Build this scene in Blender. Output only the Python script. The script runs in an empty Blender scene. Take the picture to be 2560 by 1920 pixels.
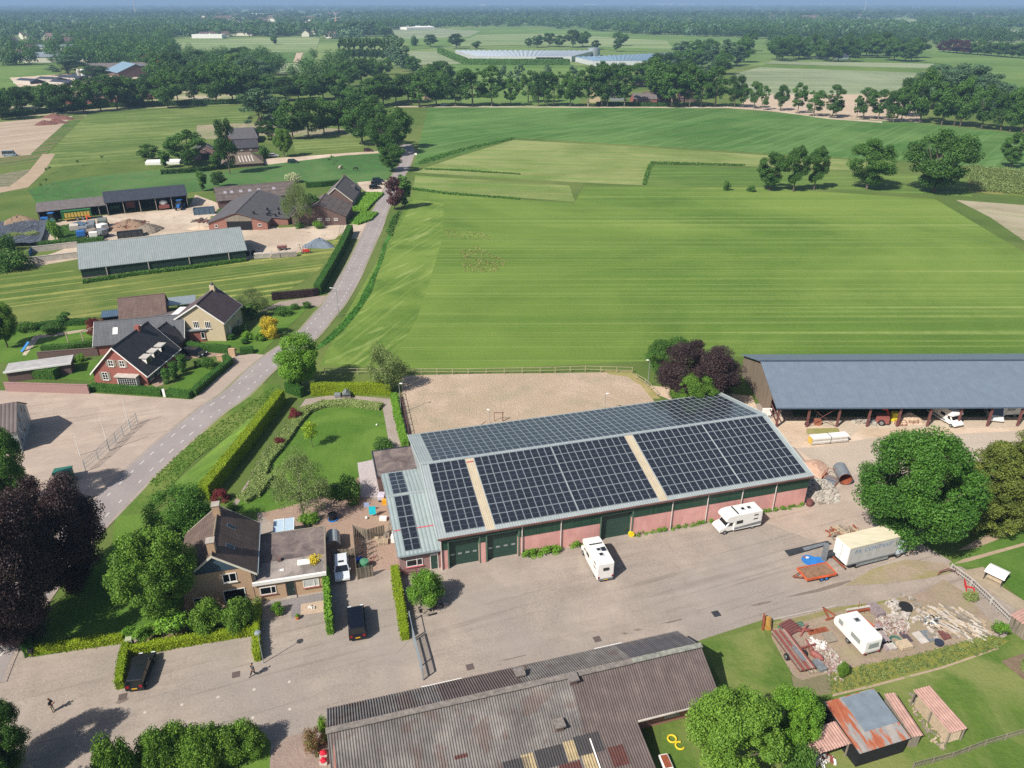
import bpy,math,random
import numpy as np
from math import sin,cos,pi,radians,sqrt,atan2
from mathutils import Vector,Matrix
SC=bpy.context.scene
COL=SC.collection
random.seed(7)
CAM_H,FPX,PITCH=62.0,1880.0,radians(26.9)
cam=bpy.data.objects.new('camera',bpy.data.cameras.new('camera'))
COL.objects.link(cam)
cam.location=(0,0,CAM_H)
cam.rotation_euler=(pi/2-PITCH,0,0)
cam.data.sensor_width=36.0
cam.data.lens=36.0*FPX/2560.0
cam.data.clip_start=0.5
cam.data.clip_end=80000
SC.camera=cam
SUN_AZ,SUN_EL=radians(45),radians(45)
w=bpy.data.worlds.new('World');SC.world=w;w.use_nodes=True
nt=w.node_tree
sky=nt.nodes.new('ShaderNodeTexSky');sky.sky_type='NISHITA';sky.sun_disc=False
sky.sun_elevation=SUN_EL
sky.sun_rotation=radians(225)
sky.air_density=1.0;sky.dust_density=1.6;sky.ozone_density=1.3
bg=nt.nodes['Background'];bg.inputs[1].default_value=0.08
nt.links.new(sky.outputs[0],bg.inputs[0])
sl=bpy.data.lights.new('sun','SUN');sl.energy=5.0;sl.angle=radians(0.55);sl.color=(1.0,0.94,0.86)
so=bpy.data.objects.new('sun',sl);COL.objects.link(so)
sd=Vector((cos(SUN_AZ)*cos(SUN_EL),sin(SUN_AZ)*cos(SUN_EL),-sin(SUN_EL)))
so.rotation_euler=sd.to_track_quat('-Z','Y').to_euler()
SC.view_settings.view_transform='Standard'
SC.view_settings.look='None'
SC.view_settings.exposure=0.45
SC.view_settings.gamma=1.0
SC.render.engine='CYCLES'
SC.cycles.max_bounces=6
SC.cycles.diffuse_bounces=2
SC.cycles.glossy_bounces=2
SC.cycles.transmission_bounces=3
SC.cycles.transparent_max_bounces=6
SC.cycles.volume_bounces=0
SC.cycles.use_denoising=False
CP,SP=cos(PITCH),sin(PITCH)
def G(px,py,z=0.0):
 u=(px-1280)/FPX;v=(py-960)/FPX
 t=(CAM_H-z)/(SP+v*CP)
 return Vector((u*t,(CP-v*SP)*t,z))
def crop(x0,y0,k):
 return lambda x,y,z=0.0:G(x0+k*x,y0+k*y,z)
F_=crop(0,0,1.15732);A_=crop(0,0,.3888);B_=crop(850,0,.3888);C_=crop(1700,0,.3888)
D_=crop(0,420,.32543);E_=crop(600,420,.32543);H_=crop(0,940,.32543);I_=crop(0,1400,.31646)
J_=crop(650,900,.32543);K_=crop(650,1400,.31646);L_=crop(1300,860,.32543);N_=crop(1860,860,.32543)
O_=crop(1300,1400,.31646);Q_=crop(1860,1400,.31646);S_=crop(450,1200,.22904);T_=crop(1750,1260,.25322)
U_=crop(1850,1500,.22604);V_=crop(0,80,.14467);W_=crop(0,500,.14467);X_=crop(860,1180,.18083)
Y_=crop(1080,1180,.18083);Z_=crop(1700,960,.18083);AA=crop(480,430,.22604);BB=crop(200,680,.19892)
CC=crop(1980,960,.26221);DD=crop(2040,1300,.23508);EE=crop(840,1380,.16878)
def lin(c):
 if isinstance(c,str):
  c=[int(c[i:i+2],16)/255 for i in(0,2,4)]
  c=[x/12.92 if x<=.04045 else((x+.055)/1.055)**2.4 for x in c]
 return(c[0],c[1],c[2],1)
class NT:
 def __init__(s,name):
  s.m=bpy.data.materials.new(name);s.m.use_nodes=True
  s.t=s.m.node_tree;s.b=s.t.nodes['Principled BSDF'];s.tc=None
 def n(s,typ,**k):
  x=s.t.nodes.new('ShaderNode'+typ)
  for a,v in k.items():setattr(x,a,v)
  return x
 def put(s,sock,v):
  if isinstance(v,bpy.types.NodeSocket):s.t.links.new(v,sock)
  elif v is not None:sock.default_value=v
 def co(s,rot=0,scale=(1,1,1),typ='Object'):
  if s.tc is None:s.tc=s.n('TexCoord')
  mp=s.n('Mapping');s.put(mp.inputs[0],s.tc.outputs[typ])
  mp.inputs[2].default_value=(0,0,rot);mp.inputs[3].default_value=scale
  if rot:
   mp.inputs[3].default_value=(1,1,1)
   m2=s.n('Mapping');s.put(m2.inputs[0],mp.outputs[0]);m2.inputs[3].default_value=scale
   return m2.outputs[0]
  return mp.outputs[0]
 def noise(s,co,sc,det=3,rough=.6,dist=0):
  x=s.n('TexNoise');s.put(x.inputs['Vector'],co);x.inputs['Scale'].default_value=sc
  x.inputs['Detail'].default_value=det;x.inputs['Roughness'].default_value=rough;x.inputs['Distortion'].default_value=dist
  return x.outputs[0]
 def ramp(s,f,stops):
  x=s.n('ValToRGB');s.put(x.inputs[0],f);e=x.color_ramp.elements
  while len(e)<len(stops):e.new(.5)
  for el,(p,c)in zip(e,stops):
   el.position=p;el.color=lin(c)if not isinstance(c,(int,float))else(c,c,c,1)
  return x.outputs[0]
 def mix(s,f,a,b,mode='MIX'):
  x=s.n('Mix',data_type='RGBA',blend_type=mode)
  s.put(x.inputs[0],f)
  s.put(x.inputs[6],a if isinstance(a,bpy.types.NodeSocket)else lin(a))
  s.put(x.inputs[7],b if isinstance(b,bpy.types.NodeSocket)else lin(b))
  return x.outputs[2]
 def math(s,op,a,b=None):
  x=s.n('Math',operation=op);s.put(x.inputs[0],a)
  if b is not None:s.put(x.inputs[1],b)
  return x.outputs[0]
 def bump(s,h,dist=.05,st=1.0):
  x=s.n('Bump');x.inputs['Strength'].default_value=st;x.inputs['Distance'].default_value=dist
  s.put(x.inputs['Height'],h);s.put(s.b.inputs['Normal'],x.outputs[0])
 def fin(s,col,rough=.8,metal=0,spec=.3):
  s.put(s.b.inputs['Base Color'],col if isinstance(col,bpy.types.NodeSocket)else lin(col))
  s.put(s.b.inputs['Roughness'],rough);s.b.inputs['Metallic'].default_value=metal
  s.b.inputs['Specular IOR Level'].default_value=spec
  return s.m
def mplain(name,c,rough=.5,metal=0,var=.18,sc=2.0,spec=.4,bump=0):
 t=NT(name);c=lin(c)
 d=tuple(x*(1-var)for x in c[:3]);u=tuple(min(1,x*(1+var*.6))for x in c[:3])
 f=t.noise(t.co(),sc,5,.65)
 m=t.ramp(f,[(.3,d),(.7,u)])
 if bump:t.bump(f,bump)
 return t.fin(m,rough,metal,spec)
def mground(name,c1,c2,c3=None,fine=1.6,mid=.12,big=.02,stripe=None,bump=.05,rough=.95,spots=None):
 t=NT(name);co=t.co()
 a=t.noise(co,fine,6,.75)
 b=t.noise(co,mid,4,.6)
 f=t.math('ADD',t.math('MULTIPLY',a,.55),t.math('MULTIPLY',b,.45))
 col=t.ramp(f,[(.36,c1),(.62,c2)])
 if c3:
  g=t.noise(co,big,5,.62,.6)
  col=t.mix(t.ramp(g,[(.44,0.0),(.62,1.0)]),col,c3)
 if stripe:
  for st in(stripe if isinstance(stripe,list)else[stripe]):
   ang,ac,al,sc,lo,hi=st[:6]
   v=t.noise(t.co(-ang,(al,ac,1)),1.0,3,.5)
   m=t.ramp(v,[(lo,0.0),(hi,1.0)])
   m=t.math('MULTIPLY',m,t.ramp(t.noise(co,.35,4,.7),[(.25,.35),(.65,1.0)]))
   if len(st)>6:m=t.math('MULTIPLY',m,st[6])
   col=t.mix(m,col,sc)
 if spots:
  sc_,c,lo,hi=spots
  v=t.noise(co,sc_,3,.8)
  col=t.mix(t.ramp(v,[(lo,0.0),(hi,1.0)]),col,c)
 if bump:t.bump(a,bump*3,.8)
 return t.fin(col,rough,0,.15)
def mleaf(name,c1,c2,tr=.25):
 t=NT(name)
 at=t.n('Attribute',attribute_name='v')
 oi=t.n('ObjectInfo')
 f=t.math('ADD',t.math('MULTIPLY',at.outputs['Fac'],.8),t.math('MULTIPLY',oi.outputs['Random'],.25))
 col=t.ramp(f,[(.05,c1),(.95,c2)])
 t.fin(col,.55,0,.25)
 tl=t.n('BsdfTranslucent');t.put(tl.inputs[0],col)
 mx=t.n('MixShader');mx.inputs[0].default_value=tr
 t.t.links.new(t.b.outputs[0],mx.inputs[1]);t.t.links.new(tl.outputs[0],mx.inputs[2])
 t.t.links.new(mx.outputs[0],t.t.nodes['Material Output'].inputs[0])
 return t.m
def mbrick(name,c1,c2,mortar,bw=.22,bh=.07,rough=.9,rot=None):
 t=NT(name);tc=t.n('TexCoord');sx=t.n('SeparateXYZ');t.put(sx.inputs[0],tc.outputs['Object'])
 cx=t.n('CombineXYZ');t.put(cx.inputs[0],t.math('ADD',sx.outputs[0],sx.outputs[1]));t.put(cx.inputs[1],sx.outputs[2])
 br=t.n('TexBrick');t.put(br.inputs['Vector'],cx.outputs[0])
 br.inputs['Color1'].default_value=lin(c1);br.inputs['Color2'].default_value=lin(c2);br.inputs['Mortar'].default_value=lin(mortar)
 br.inputs['Scale'].default_value=1;br.inputs['Mortar Size'].default_value=.008;br.inputs['Brick Width'].default_value=bw;br.inputs['Row Height'].default_value=bh
 nz=t.noise(tc.outputs['Object'],1.2,5,.7)
 col=t.mix(t.ramp(nz,[(.3,.0),(.75,.5)]),br.outputs[0],c2)
 t.bump(nz,.02)
 return t.fin(col,rough,0,.2)
def mroof(name,c1,c2,c3,along=None,rows=None,rough=.85,bd=.03,stain=.35,spec=.25):
 t=NT(name);tc=t.n('TexCoord');o=tc.outputs['Object']
 sx=t.n('SeparateXYZ');t.put(sx.inputs[0],o)
 a=t.noise(o,.7,5,.7);b=t.noise(t.co(0,(3.0,.18,.18)),1,4,.6);c=t.noise(o,9,3,.7)
 f=t.math('ADD',t.math('MULTIPLY',a,.5),t.math('ADD',t.math('MULTIPLY',b,.3),t.math('MULTIPLY',c,.2)))
 col=t.ramp(f,[(.34,c1),(.52,c2),(.68,c3)])
 h=None
 if along:
  h=t.math('ABSOLUTE',t.math('SUBTRACT',t.math('FRACT',t.math('DIVIDE',sx.outputs[0],along)),.5))
  col=t.mix(t.math('MULTIPLY',t.ramp(h,[(.05,1.0),(.25,0.0)]),stain),col,tuple(v*.45 for v in lin(c1)[:3]))
 if rows:
  r=t.math('FRACT',t.math('DIVIDE',sx.outputs[2],rows))
  col=t.mix(t.math('MULTIPLY',t.ramp(r,[(.0,1.0),(.22,0.0)]),.55),col,tuple(v*.4 for v in lin(c1)[:3]))
  h=t.math('ADD',h,t.math('MULTIPLY',r,.4))if h is not None else r
 if h is not None:t.bump(h,bd)
 return t.fin(col,rough,0,spec)
MAT={}
def deform_none():pass
class MB:
 def __init__(s):s.v=[];s.f=[];s.m=[];s.cur=0
 def mat(s,i):s.cur=i;return s
 def face(s,pts,flip=False):
  i=len(s.v);s.v+=[tuple(p)for p in pts]
  ids=list(range(i,i+len(pts)))
  s.f.append(ids[::-1]if flip else ids);s.m.append(s.cur);return s
 def add(s,vs,fs):
  i=len(s.v);s.v+=[tuple(p)for p in vs]
  for f in fs:s.f.append([a+i for a in f]);s.m.append(s.cur)
  return s
 def box(s,x0,x1,y0,y1,z0,z1):
  vs=[(x,y,z)for z in(z0,z1)for x,y in((x0,y0),(x1,y0),(x1,y1),(x0,y1))]
  return s.add(vs,[(3,2,1,0),(4,5,6,7),(0,1,5,4),(1,2,6,5),(2,3,7,6),(3,0,4,7)])
 def bar(s,a,b,w,h=None):
  a=Vector(a);b=Vector(b);h=h or w;d=(b-a).normalized()
  up=Vector((0,0,1))if abs(d.z)<.95 else Vector((1,0,0))
  r=d.cross(up).normalized()*w/2;u=r.cross(d).normalized()*h/2
  vs=[p+q for p in(a,b)for q in(-r-u,r-u,r+u,-r+u)]
  return s.add(vs,[(3,2,1,0),(4,5,6,7),(0,1,5,4),(1,2,6,5),(2,3,7,6),(3,0,4,7)])
 def tube(s,pts,r,n=8,cap=True):
  pts=[Vector(p)for p in pts];rs=r if isinstance(r,(list,tuple))else[r]*len(pts)
  base=len(s.v);ref=None
  for i,p in enumerate(pts):
   d=(pts[min(i+1,len(pts)-1)]-pts[max(i-1,0)]).normalized()
   up=Vector((0,0,1))if abs(d.z)<.9 else Vector((1,0,0))
   a=d.cross(up).normalized();b=a.cross(d).normalized()
   for k in range(n):
    t=2*pi*k/n;s.v.append(tuple(p+(a*cos(t)+b*sin(t))*rs[i]))
  for i in range(len(pts)-1):
   for k in range(n):
    q=base+i*n
    s.f.append([q+k,q+(k+1)%n,q+n+(k+1)%n,q+n+k]);s.m.append(s.cur)
  if cap:
   s.f.append([base+k for k in range(n)][::-1]);s.m.append(s.cur)
   s.f.append([base+(len(pts)-1)*n+k for k in range(n)]);s.m.append(s.cur)
  return s
 def prism(s,poly,h0,h1,axis='z'):
  n=len(poly)
  P={'z':lambda a,b,h:(a,b,h),'y':lambda a,b,h:(a,h,b),'x':lambda a,b,h:(h,a,b)}[axis]
  vs=[P(a,b,h0)for a,b in poly]+[P(a,b,h1)for a,b in poly]
  fs=[tuple(range(n))[::-1],tuple(range(n,2*n))]+[(i,(i+1)%n,n+(i+1)%n,n+i)for i in range(n)]
  return s.add(vs,fs)
 def ball(s,c,r,nu=10,nv=7,jit=0,rnd=random):
  r=r if isinstance(r,(tuple,list))else(r,r,r)
  base=len(s.v)
  for j in range(nv+1):
   th=pi*j/nv
   for i in range(nu):
    ph=2*pi*i/nu;k=1+jit*(rnd.random()-.5)
    s.v.append((c[0]+r[0]*k*sin(th)*cos(ph),c[1]+r[1]*k*sin(th)*sin(ph),c[2]+r[2]*k*cos(th)))
  for j in range(nv):
   for i in range(nu):
    a=base+j*nu+i;b=base+j*nu+(i+1)%nu
    s.f.append([a,a+nu,b+nu,b]);s.m.append(s.cur)
  return s
 def mesh(s,name,mats,smooth=False):
  me=bpy.data.meshes.new(name);me.from_pydata(s.v,[],s.f)
  for m in(mats if isinstance(mats,(list,tuple))else[mats]):me.materials.append(m)
  me.polygons.foreach_set('material_index',s.m)
  if smooth:me.polygons.foreach_set('use_smooth',[True]*len(me.polygons))
  me.update();return me
 def build(s,name,mats,parent=None,smooth=False,fix=True,bevel=0,**tags):
  me=s.mesh(name,mats,smooth)
  if fix and len(s.f)<6000:
   import bmesh
   bm=bmesh.new();bm.from_mesh(me);bmesh.ops.recalc_face_normals(bm,faces=bm.faces);bm.to_mesh(me);bm.free()
  o=bpy.data.objects.new(name,me);COL.objects.link(o)
  if parent is not None:o.parent=parent
  if bevel:
   b=o.modifiers.new('bevel','BEVEL');b.width=bevel;b.segments=2;b.limit_method='ANGLE'
  return tag(o,**tags)
def tag(o,label=None,cat=None,group=None,kind=None):
 if label:o['label']=label
 if cat:o['category']=cat
 if group:o['group']=group
 if kind:o['kind']=kind
 return o
def thing(name,label,cat,loc=(0,0,0),rot=0,group=None):
 o=bpy.data.objects.new(name,None);COL.objects.link(o);o.empty_display_size=.3
 o.location=loc;o.rotation_euler=(0,0,rot)
 if abs(o.location.z)<.001:o.location.z=gz(loc[0],loc[1])
 return tag(o,label,cat,group)
KIDS={}
def copy_tree(o,parent=None,loc=None,rot=None,label=None,group=None,scale=None):
 c=o.copy();COL.objects.link(c)
 if parent is not None:c.parent=parent
 if loc is not None:c.location=loc
 if rot is not None:c.rotation_euler=(0,0,rot)
 if scale is not None:c.scale=scale if isinstance(scale,(tuple,list))else(scale,)*3
 if label:c['label']=label
 if group:c['group']=group
 for ch in list(o.children):
  copy_tree(ch,c)
 return c
ORD=['first','second','third','fourth','fifth','sixth','seventh','eighth','ninth','tenth','eleventh','twelfth','thirteenth','fourteenth','fifteenth','sixteenth','seventeenth','eighteenth','nineteenth','twentieth']
def ordw(i):
 if i<20:return ORD[i]
 t=['twenty','thirty','forty','fifty','sixty','seventy','eighty','ninety'][(i+1)//10-2]
 return t+'-'+ORD[(i+1)%10-1]if(i+1)%10 else{'twenty':'twentieth','thirty':'thirtieth','forty':'fortieth','fifty':'fiftieth','sixty':'sixtieth','seventy':'seventieth','eighty':'eightieth','ninety':'ninetieth'}[t]
LAYER=[0];SHEETS=[]
def inside(pl,x,y):
 c=False;j=len(pl)-1
 for i in range(len(pl)):
  if(pl[i][1]>y)!=(pl[j][1]>y)and x<(pl[j][0]-pl[i][0])*(y-pl[i][1])/(pl[j][1]-pl[i][1])+pl[i][0]:c=not c
  j=i
 return c
def gz(x,y):return max([.004*l for l,b,q in SHEETS if b[0]<x<b[1]and b[2]<y<b[3]and inside(q,x,y)],default=0)
def sheet(name,pts,m,z=None,sub=None):
 bb=(min(p[0]for p in pts),max(p[0]for p in pts),min(p[1]for p in pts),max(p[1]for p in pts))
 if z is None:
  lv=1+max([l for l,b,q in SHEETS if b[0]<bb[1]and bb[0]<b[1]and b[2]<bb[3]and bb[2]<b[3]],default=0);z=.004*lv
  SHEETS.append((lv,bb,[(p[0],p[1])for p in pts]));LAYER[0]=lv
 from mathutils.geometry import tessellate_polygon
 pts=[Vector((p[0],p[1],z))for p in pts]
 tris=tessellate_polygon([pts])
 mb=MB();mb.v=[tuple(p)for p in pts]
 for a,b,c in tris:
  n=(pts[b]-pts[a]).cross(pts[c]-pts[a]).z
  mb.f.append([a,b,c]if n>0 else[a,c,b]);mb.m.append(0)
 return mb.build(name,m,fix=False,kind='structure')
def P(cr,*xy):return[cr(x,y)for x,y in xy]
def smooth_line(pts,n=6):
 pts=[Vector(p)for p in pts];out=[]
 for i in range(len(pts)-1):
  p0=pts[max(i-1,0)];p1=pts[i];p2=pts[i+1];p3=pts[min(i+2,len(pts)-1)]
  for k in range(n):
   t=k/n
   out.append(.5*((2*p1)+(p2-p0)*t+(2*p0-5*p1+4*p2-p3)*t*t+(3*p1-p0-3*p2+p3)*t**3))
 out.append(pts[-1]);return out
def offset(line,d):
 out=[]
 for i,p in enumerate(line):
  t=line[min(i+1,len(line)-1)]-line[max(i-1,0)];t.z=0;t.normalize()
  out.append(p+Vector((-t.y,t.x,0))*d)
 return out
def strip(line,a,b):return offset(line,a)+offset(line,b)[::-1]
def chk(name):pass
# ================================================================ THE SETTING: ground, fields, roads
g_far=mground('far_ground','46602c','5f7838','7d8c55',fine=.02,mid=.004,big=.0016,bump=0)
g_base=mground('meadow_base','475a28','576a30','66723b',fine=1.2,mid=.1,big=.015)
B0=-0.3
sheet('ground',[(-45000,-60),(45000,-60),(45000,62000),(-45000,62000)],g_far,z=-.35)
sheet('meadow',[(-700,-40),(900,-40),(1500,900),(-1200,900)],g_base,z=0)
g_big=mground('mown_green','4b6426','5e7830','6c8139',fine=1.4,mid=.05,big=.012,stripe=[(0.004,1.1,.006,'7c8c48',.53,.63,.6),(0.004,.42,.003,'8b9858',.6,.66,.55),(0.008,.16,.004,'3c5c22',.50,.66,.3)])
sheet('mown_field',P(F_,(690,790),(735,700),(835,530),(880,440),(895,412),(1240,440),(1262,402),(1640,405),(2020,430),(2212,545),(2500,680),(2700,800),(1600,770),(1000,800)),g_big)
g_edge=mground('headland','4b6426','5e7830','6c8139',fine=1.3,mid=.2,big=.05,stripe=[(radians(72),.9,.03,'84924f',.54,.66,.6),(radians(60),.4,.06,'8f9c5c',.58,.66,.6)])
sheet('field_headland',P(F_,(700,785),(742,705),(840,535),(893,430),(960,440),(955,520),(930,600),(900,690),(840,790)),g_edge)
g_hay=mground('hay_field','5e7036','738048','838b56',fine=.9,mid=.08,big=.02,stripe=[(radians(-6),.6,.015,'8f9158',.52,.64,.7),(radians(-6),.25,.006,'557c2a',.5,.62,.6)])
sheet('hay_field',P(F_,(890,372),(1000,335),(1110,302),(1350,316),(1700,338),(1930,350),(1945,372),(1700,362),(1412,352),(1388,400),(1230,393)),g_hay)
sheet('hay_strip',P(F_,(897,379),(1230,401),(1242,436),(893,410)),g_hay)
g_bright=mground('young_grass','48632a','586f31','64763a',fine=.9,mid=.08,big=.02,stripe=(0.02,.5,.01,'7d9a45',.53,.66,.6))
sheet('inner_field',P(F_,(1408,356),(1700,366),(1945,376),(2090,385),(2100,425),(1640,402),(1392,402)),g_bright)
g_dark=mground('tall_grass','405e2a','4f6e34','5c783e',fine=.8,mid=.06,big=.015,stripe=[(radians(52),.35,.006,'64824a',.5,.62,.7),(radians(30),.12,.004,'2c5f1c',.5,.6,.5)])
sheet('tall_grass_field',P(F_,(893,362),(925,230),(1250,228),(1560,235),(1950,262),(2212,290),(2700,330),(2700,400),(2212,372),(2090,358),(1945,348),(1700,334),(1350,312),(1110,298),(1000,331)),g_dark)
g_maize=mground('maize_soil','4f6328','6c7a3a','8a8450',fine=1.5,mid=.2,big=.03)
sheet('maize_field',P(F_,(2085,360),(2212,368),(2700,395),(2700,500),(2212,425),(2095,415)),g_maize)
g_plow=mground('bare_soil','827a62','9a917a','a69c86',fine=1.2,mid=.15,big=.03,stripe=(radians(-30),.8,.02,'7d8a58',.5,.65,.7))
sheet('bare_plot',P(F_,(2065,432),(2212,443),(2700,480),(2700,740),(2212,520),(2140,470)),g_plow)
g_sandf=mground('sandy_field','a08f7c','b8a592','ad9a80',fine=.5,mid=.05,big=.01,stripe=(0.0,.4,.01,'c4b29e',.5,.65,.5))
sheet('sandy_field',P(C_,(380,690),(420,640),(600,606),(1150,606),(1480,620),(1560,790),(1200,770),(900,755)),g_sandf)
g_pale=mground('pale_crop','6b7858','7a8564','878f70',fine=.3,mid=.04,big=.008,stripe=(0.0,.08,.002,'99a07c',.5,.62,.7))
sheet('pale_crop_field',P(C_,(330,480),(520,430),(1530,465),(1500,500),(1400,580),(1150,608),(600,606),(420,640)),g_pale)
sheet('green_strip',P(C_,(540,412),(1600,440),(1530,468),(520,432)),g_bright)
sheet('pale_strip',P(C_,(590,392),(1640,410),(1590,440),(545,410)),g_pale)
g_far2=mground('pasture_far','50682f','5e7839','697d43',fine=.2,mid=.03,big=.006,stripe=(0.0,.05,.002,'6d9448',.5,.64,.6))
sheet('far_pasture_east',P(C_,(1510,390),(1650,320),(2000,350),(2400,400),(2500,700),(2000,590),(1900,440)),g_far2)
sheet('poplar_pasture',P(B_,(710,412),(1480,418),(1620,440),(1500,570),(1560,670),(600,670),(520,640),(600,470)),g_far2)
sheet('middle_pasture',P(B_,(450,320),(700,300),(900,240),(1300,260),(1800,330),(2150,335),(2700,330),(2750,250),(2000,225),(1200,170),(600,185),(400,230)),g_far2)
g_mid3=mground('meadow_far','64784a','728455','7f8b60',fine=.1,mid=.02,big=.004,stripe=(0.0,.03,.001,'9aa570',.5,.62,.8))
sheet('middle_meadow',P(B_,(880,225),(1300,215),(2100,262),(2150,320),(1700,300),(1100,290),(700,300)),g_mid3)
sheet('crop_plot_west',P(B_,(450,332),(640,332),(800,410),(520,418),(430,380)),g_pale)
sheet('orchard_field',P(A_,(1100,330),(1130,275),(1600,245),(2060,240),(2030,330),(1700,335)),g_mid3)
g_plotg=mground('plot_green','45642c','587338',fine=.2,mid=.03)
sheet('crop_plot_dark',P(A_,(1350,370),(1640,335),(1900,338),(1885,402),(1650,405)),g_plotg)
sheet('crop_plot_pale',P(A_,(1740,408),(2020,402),(2050,440),(1900,470),(1780,475)),g_pale)
sheet('crop_plot_small',P(A_,(1960,340),(2030,335),(2010,402),(1950,402)),g_plotg)
sheet('soil_strip',P(A_,(1905,342),(1950,338),(1925,400),(1885,398)),g_sandf)
sheet('left_pasture',P(A_,(-200,440),(370,415),(380,500),(560,545),(200,560),(-200,600)),g_far2)
for i,q in enumerate([P(C_,(940,125),(1530,120),(1560,165),(1200,160)),P(C_,(1450,175),(1900,178),(2400,205),(2400,270),(1900,222),(1550,195)),P(C_,(460,300),(640,285),(670,300),(600,345),(460,345)),P(A_,(-300,150),(60,135),(40,150),(-300,170)),P(B_,(250,195),(620,180),(900,200),(830,235),(450,250),(300,235)),P(A_,(1180,78),(1330,76),(1340,90),(1180,92)),P(C_,(1700,125),(1900,130),(1880,140),(1680,135)),P(A_,(1500,85),(1700,84),(1700,92),(1500,92))]):
 sheet('distant_field',q,[g_mid3,g_pale,g_far2][i%3])
g_yard=mground('yard_sand','a5937f','b9a894','c4b4a0',fine=1.5,mid=.2,big=.06,spots=(.5,'958672',.58,.7))
sheet('village_ground',P(A_,(-200,640),(350,590),(900,560),(1500,590),(1560,670),(1100,690),(550,725),(0,760),(-300,780)),mground('garden_ground','5c7038','8a8a62','a39a80',fine=.5,mid=.06,big=.03))
sheet('silage_yard',P(A_,(60,500),(560,465),(720,490),(1020,470),(1020,510),(600,560),(120,560)),g_yard)
g_left=mground('left_meadow','495e2a','596c33','697640',fine=1.0,mid=.08,big=.02,stripe=[(radians(22),.5,.01,'8b985a',.5,.64,.7),(radians(20),.2,.02,'94a060',.6,.66,.5)])
sheet('left_meadow',P(A_,(550,745),(1100,700),(1585,680),(1615,785),(1260,800),(1250,885),(900,1030),(600,1050),(330,1075),(250,1060),(300,1000)),g_left)
g_brown=mground('brown_plot','90806d','a89684','9d8c78',fine=.8,mid=.1,big=.03,stripe=(radians(50),.5,.01,'b9aa98',.5,.65,.8))
sheet('brown_plot',P(A_,(-300,800),(0,785),(280,760),(560,738),(200,995),(0,1015),(-300,1040)),g_brown)
g_rows=mground('row_crop','3a5824','506c2f',fine=1.5,mid=.2,stripe=(radians(58),.5,.002,'7c6a50',.5,.56,.9))
sheet('crop_rows',P(A_,(470,745),(550,742),(300,985),(195,992)),g_rows)
sheet('crop_bed',P(A_,(-300,1015),(0,1018),(275,992),(255,1035),(0,1075),(-300,1090)),g_rows)
sheet('crop_bed_small',P(A_,(-300,1130),(0,1120),(210,1085),(100,1190),(0,1210),(-300,1220)),mground('plants','4e5a38','8a806c',fine=1.5,mid=.3))
g_past=mground('dark_pasture','38572b','476636','556f3e',fine=.8,mid=.06,big=.02,spots=(.25,'3d6f2e',.55,.62))
sheet('dark_pasture',P(F_,(110,395),(190,382),(360,365),(480,372),(700,335),(815,325),(868,320),(862,355),(830,395),(760,395),(640,395),(480,408),(200,440),(80,440),(60,410)),g_past)
g_track=mground('dirt_track','97846e','a8957f',fine=1.5,mid=.2,spots=(.6,'7d8455',.6,.7))
sheet('dirt_track',P(A_,(275,990),(355,990),(280,1110),(180,1205),(0,1240),(-300,1260),(-300,1215),(60,1200),(180,1110)),g_track)
sheet('veg_plot',P(A_,(1265,805),(1620,790),(1800,800),(2210,830),(2290,870),(1870,880),(1650,870),(1450,895),(1260,892)),mground('vegetable_soil','837a62','978c74','6f7c50',fine=1,mid=.15,stripe=(radians(90),.3,.02,'6c7a4c',.5,.6,.6)))
sheet('farm_lane',P(A_,(1640,1055),(1700,1020),(1880,1010),(2212,985),(2440,970),(2440,985),(2212,1000),(1920,1035),(1700,1062)),g_yard)
sheet('meadow_strip',P(A_,(1880,905),(2212,890),(2450,900),(2500,930),(2212,960),(1900,975)),g_left)  # strip in the same grass colours as the left meadow
g_conc=mground('farm_concrete','9f8f7c','b3a391','bdae9b',fine=1.8,mid=.25,big=.06,spots=(.4,'8c7d6a',.58,.7))
sheet('farmyard',P(D_,(0,440),(300,430),(830,360),(1450,305),(1500,205),(1650,260),(1900,400),(2150,460),(2500,440),(2860,420),(2940,480),(2800,545),(2600,545),(2450,560),(2330,640),(2080,700),(1900,700),(1860,560),(1000,640),(600,700),(200,770),(160,740),(560,600),(0,600)),g_conc)
sheet('car_forecourt',P(E_,(900,110),(1000,100),(1160,95),(1085,190),(990,190),(930,160)),g_conc)
sheet('dry_meadow',P(D_,(-200,830),(200,770),(600,790),(1300,720),(1900,700),(2330,660),(2450,600),(2560,560),(2620,500),(2660,520),(2440,800),(2150,980),(1880,1000),(1300,1050),(700,1160),(300,1200),(-200,1250)),mground('striped_meadow','485e27','586b30','6b743c',fine=1.1,mid=.1,big=.03,stripe=[(radians(24),.55,.01,'9a9a55',.53,.62,.8),(radians(24),.3,.02,'a39a5e',.6,.7,.7)]))
g_lawn=mground('lawn','426020','527229','5d7830',fine=2.2,mid=.3,big=.08)
sheet('garden_lawn_west',P(D_,(-100,1230),(700,1150),(760,1200),(740,1400),(600,1440),(180,1500),(0,1500)),g_lawn)
sheet('garden_path_west',P(D_,(260,1290),(700,1235),(700,1250),(300,1310),(200,1440),(170,1440)),g_conc)
sheet('garden_lawn_red_house',P(D_,(440,1500),(760,1470),(740,1600),(690,1640),(470,1620)),g_lawn)
sheet('front_lawn_red_house',P(BB,(1050,1460),(1200,1400),(1450,1200),(1730,1190),(1850,1230),(1430,1490)),g_lawn)
g_ter=mground('brick_terrace','8c7568','a08a7a','988270',fine=2.5,mid=.4,big=.1)
sheet('terrace_red_house',P(BB,(900,640),(1300,560),(1400,700),(1250,860),(1900,1040),(2300,1050),(2280,1180),(1830,1180),(1700,1060),(1300,1100),(1040,1420),(960,1450),(880,1400),(1050,1000)),g_ter)
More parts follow.
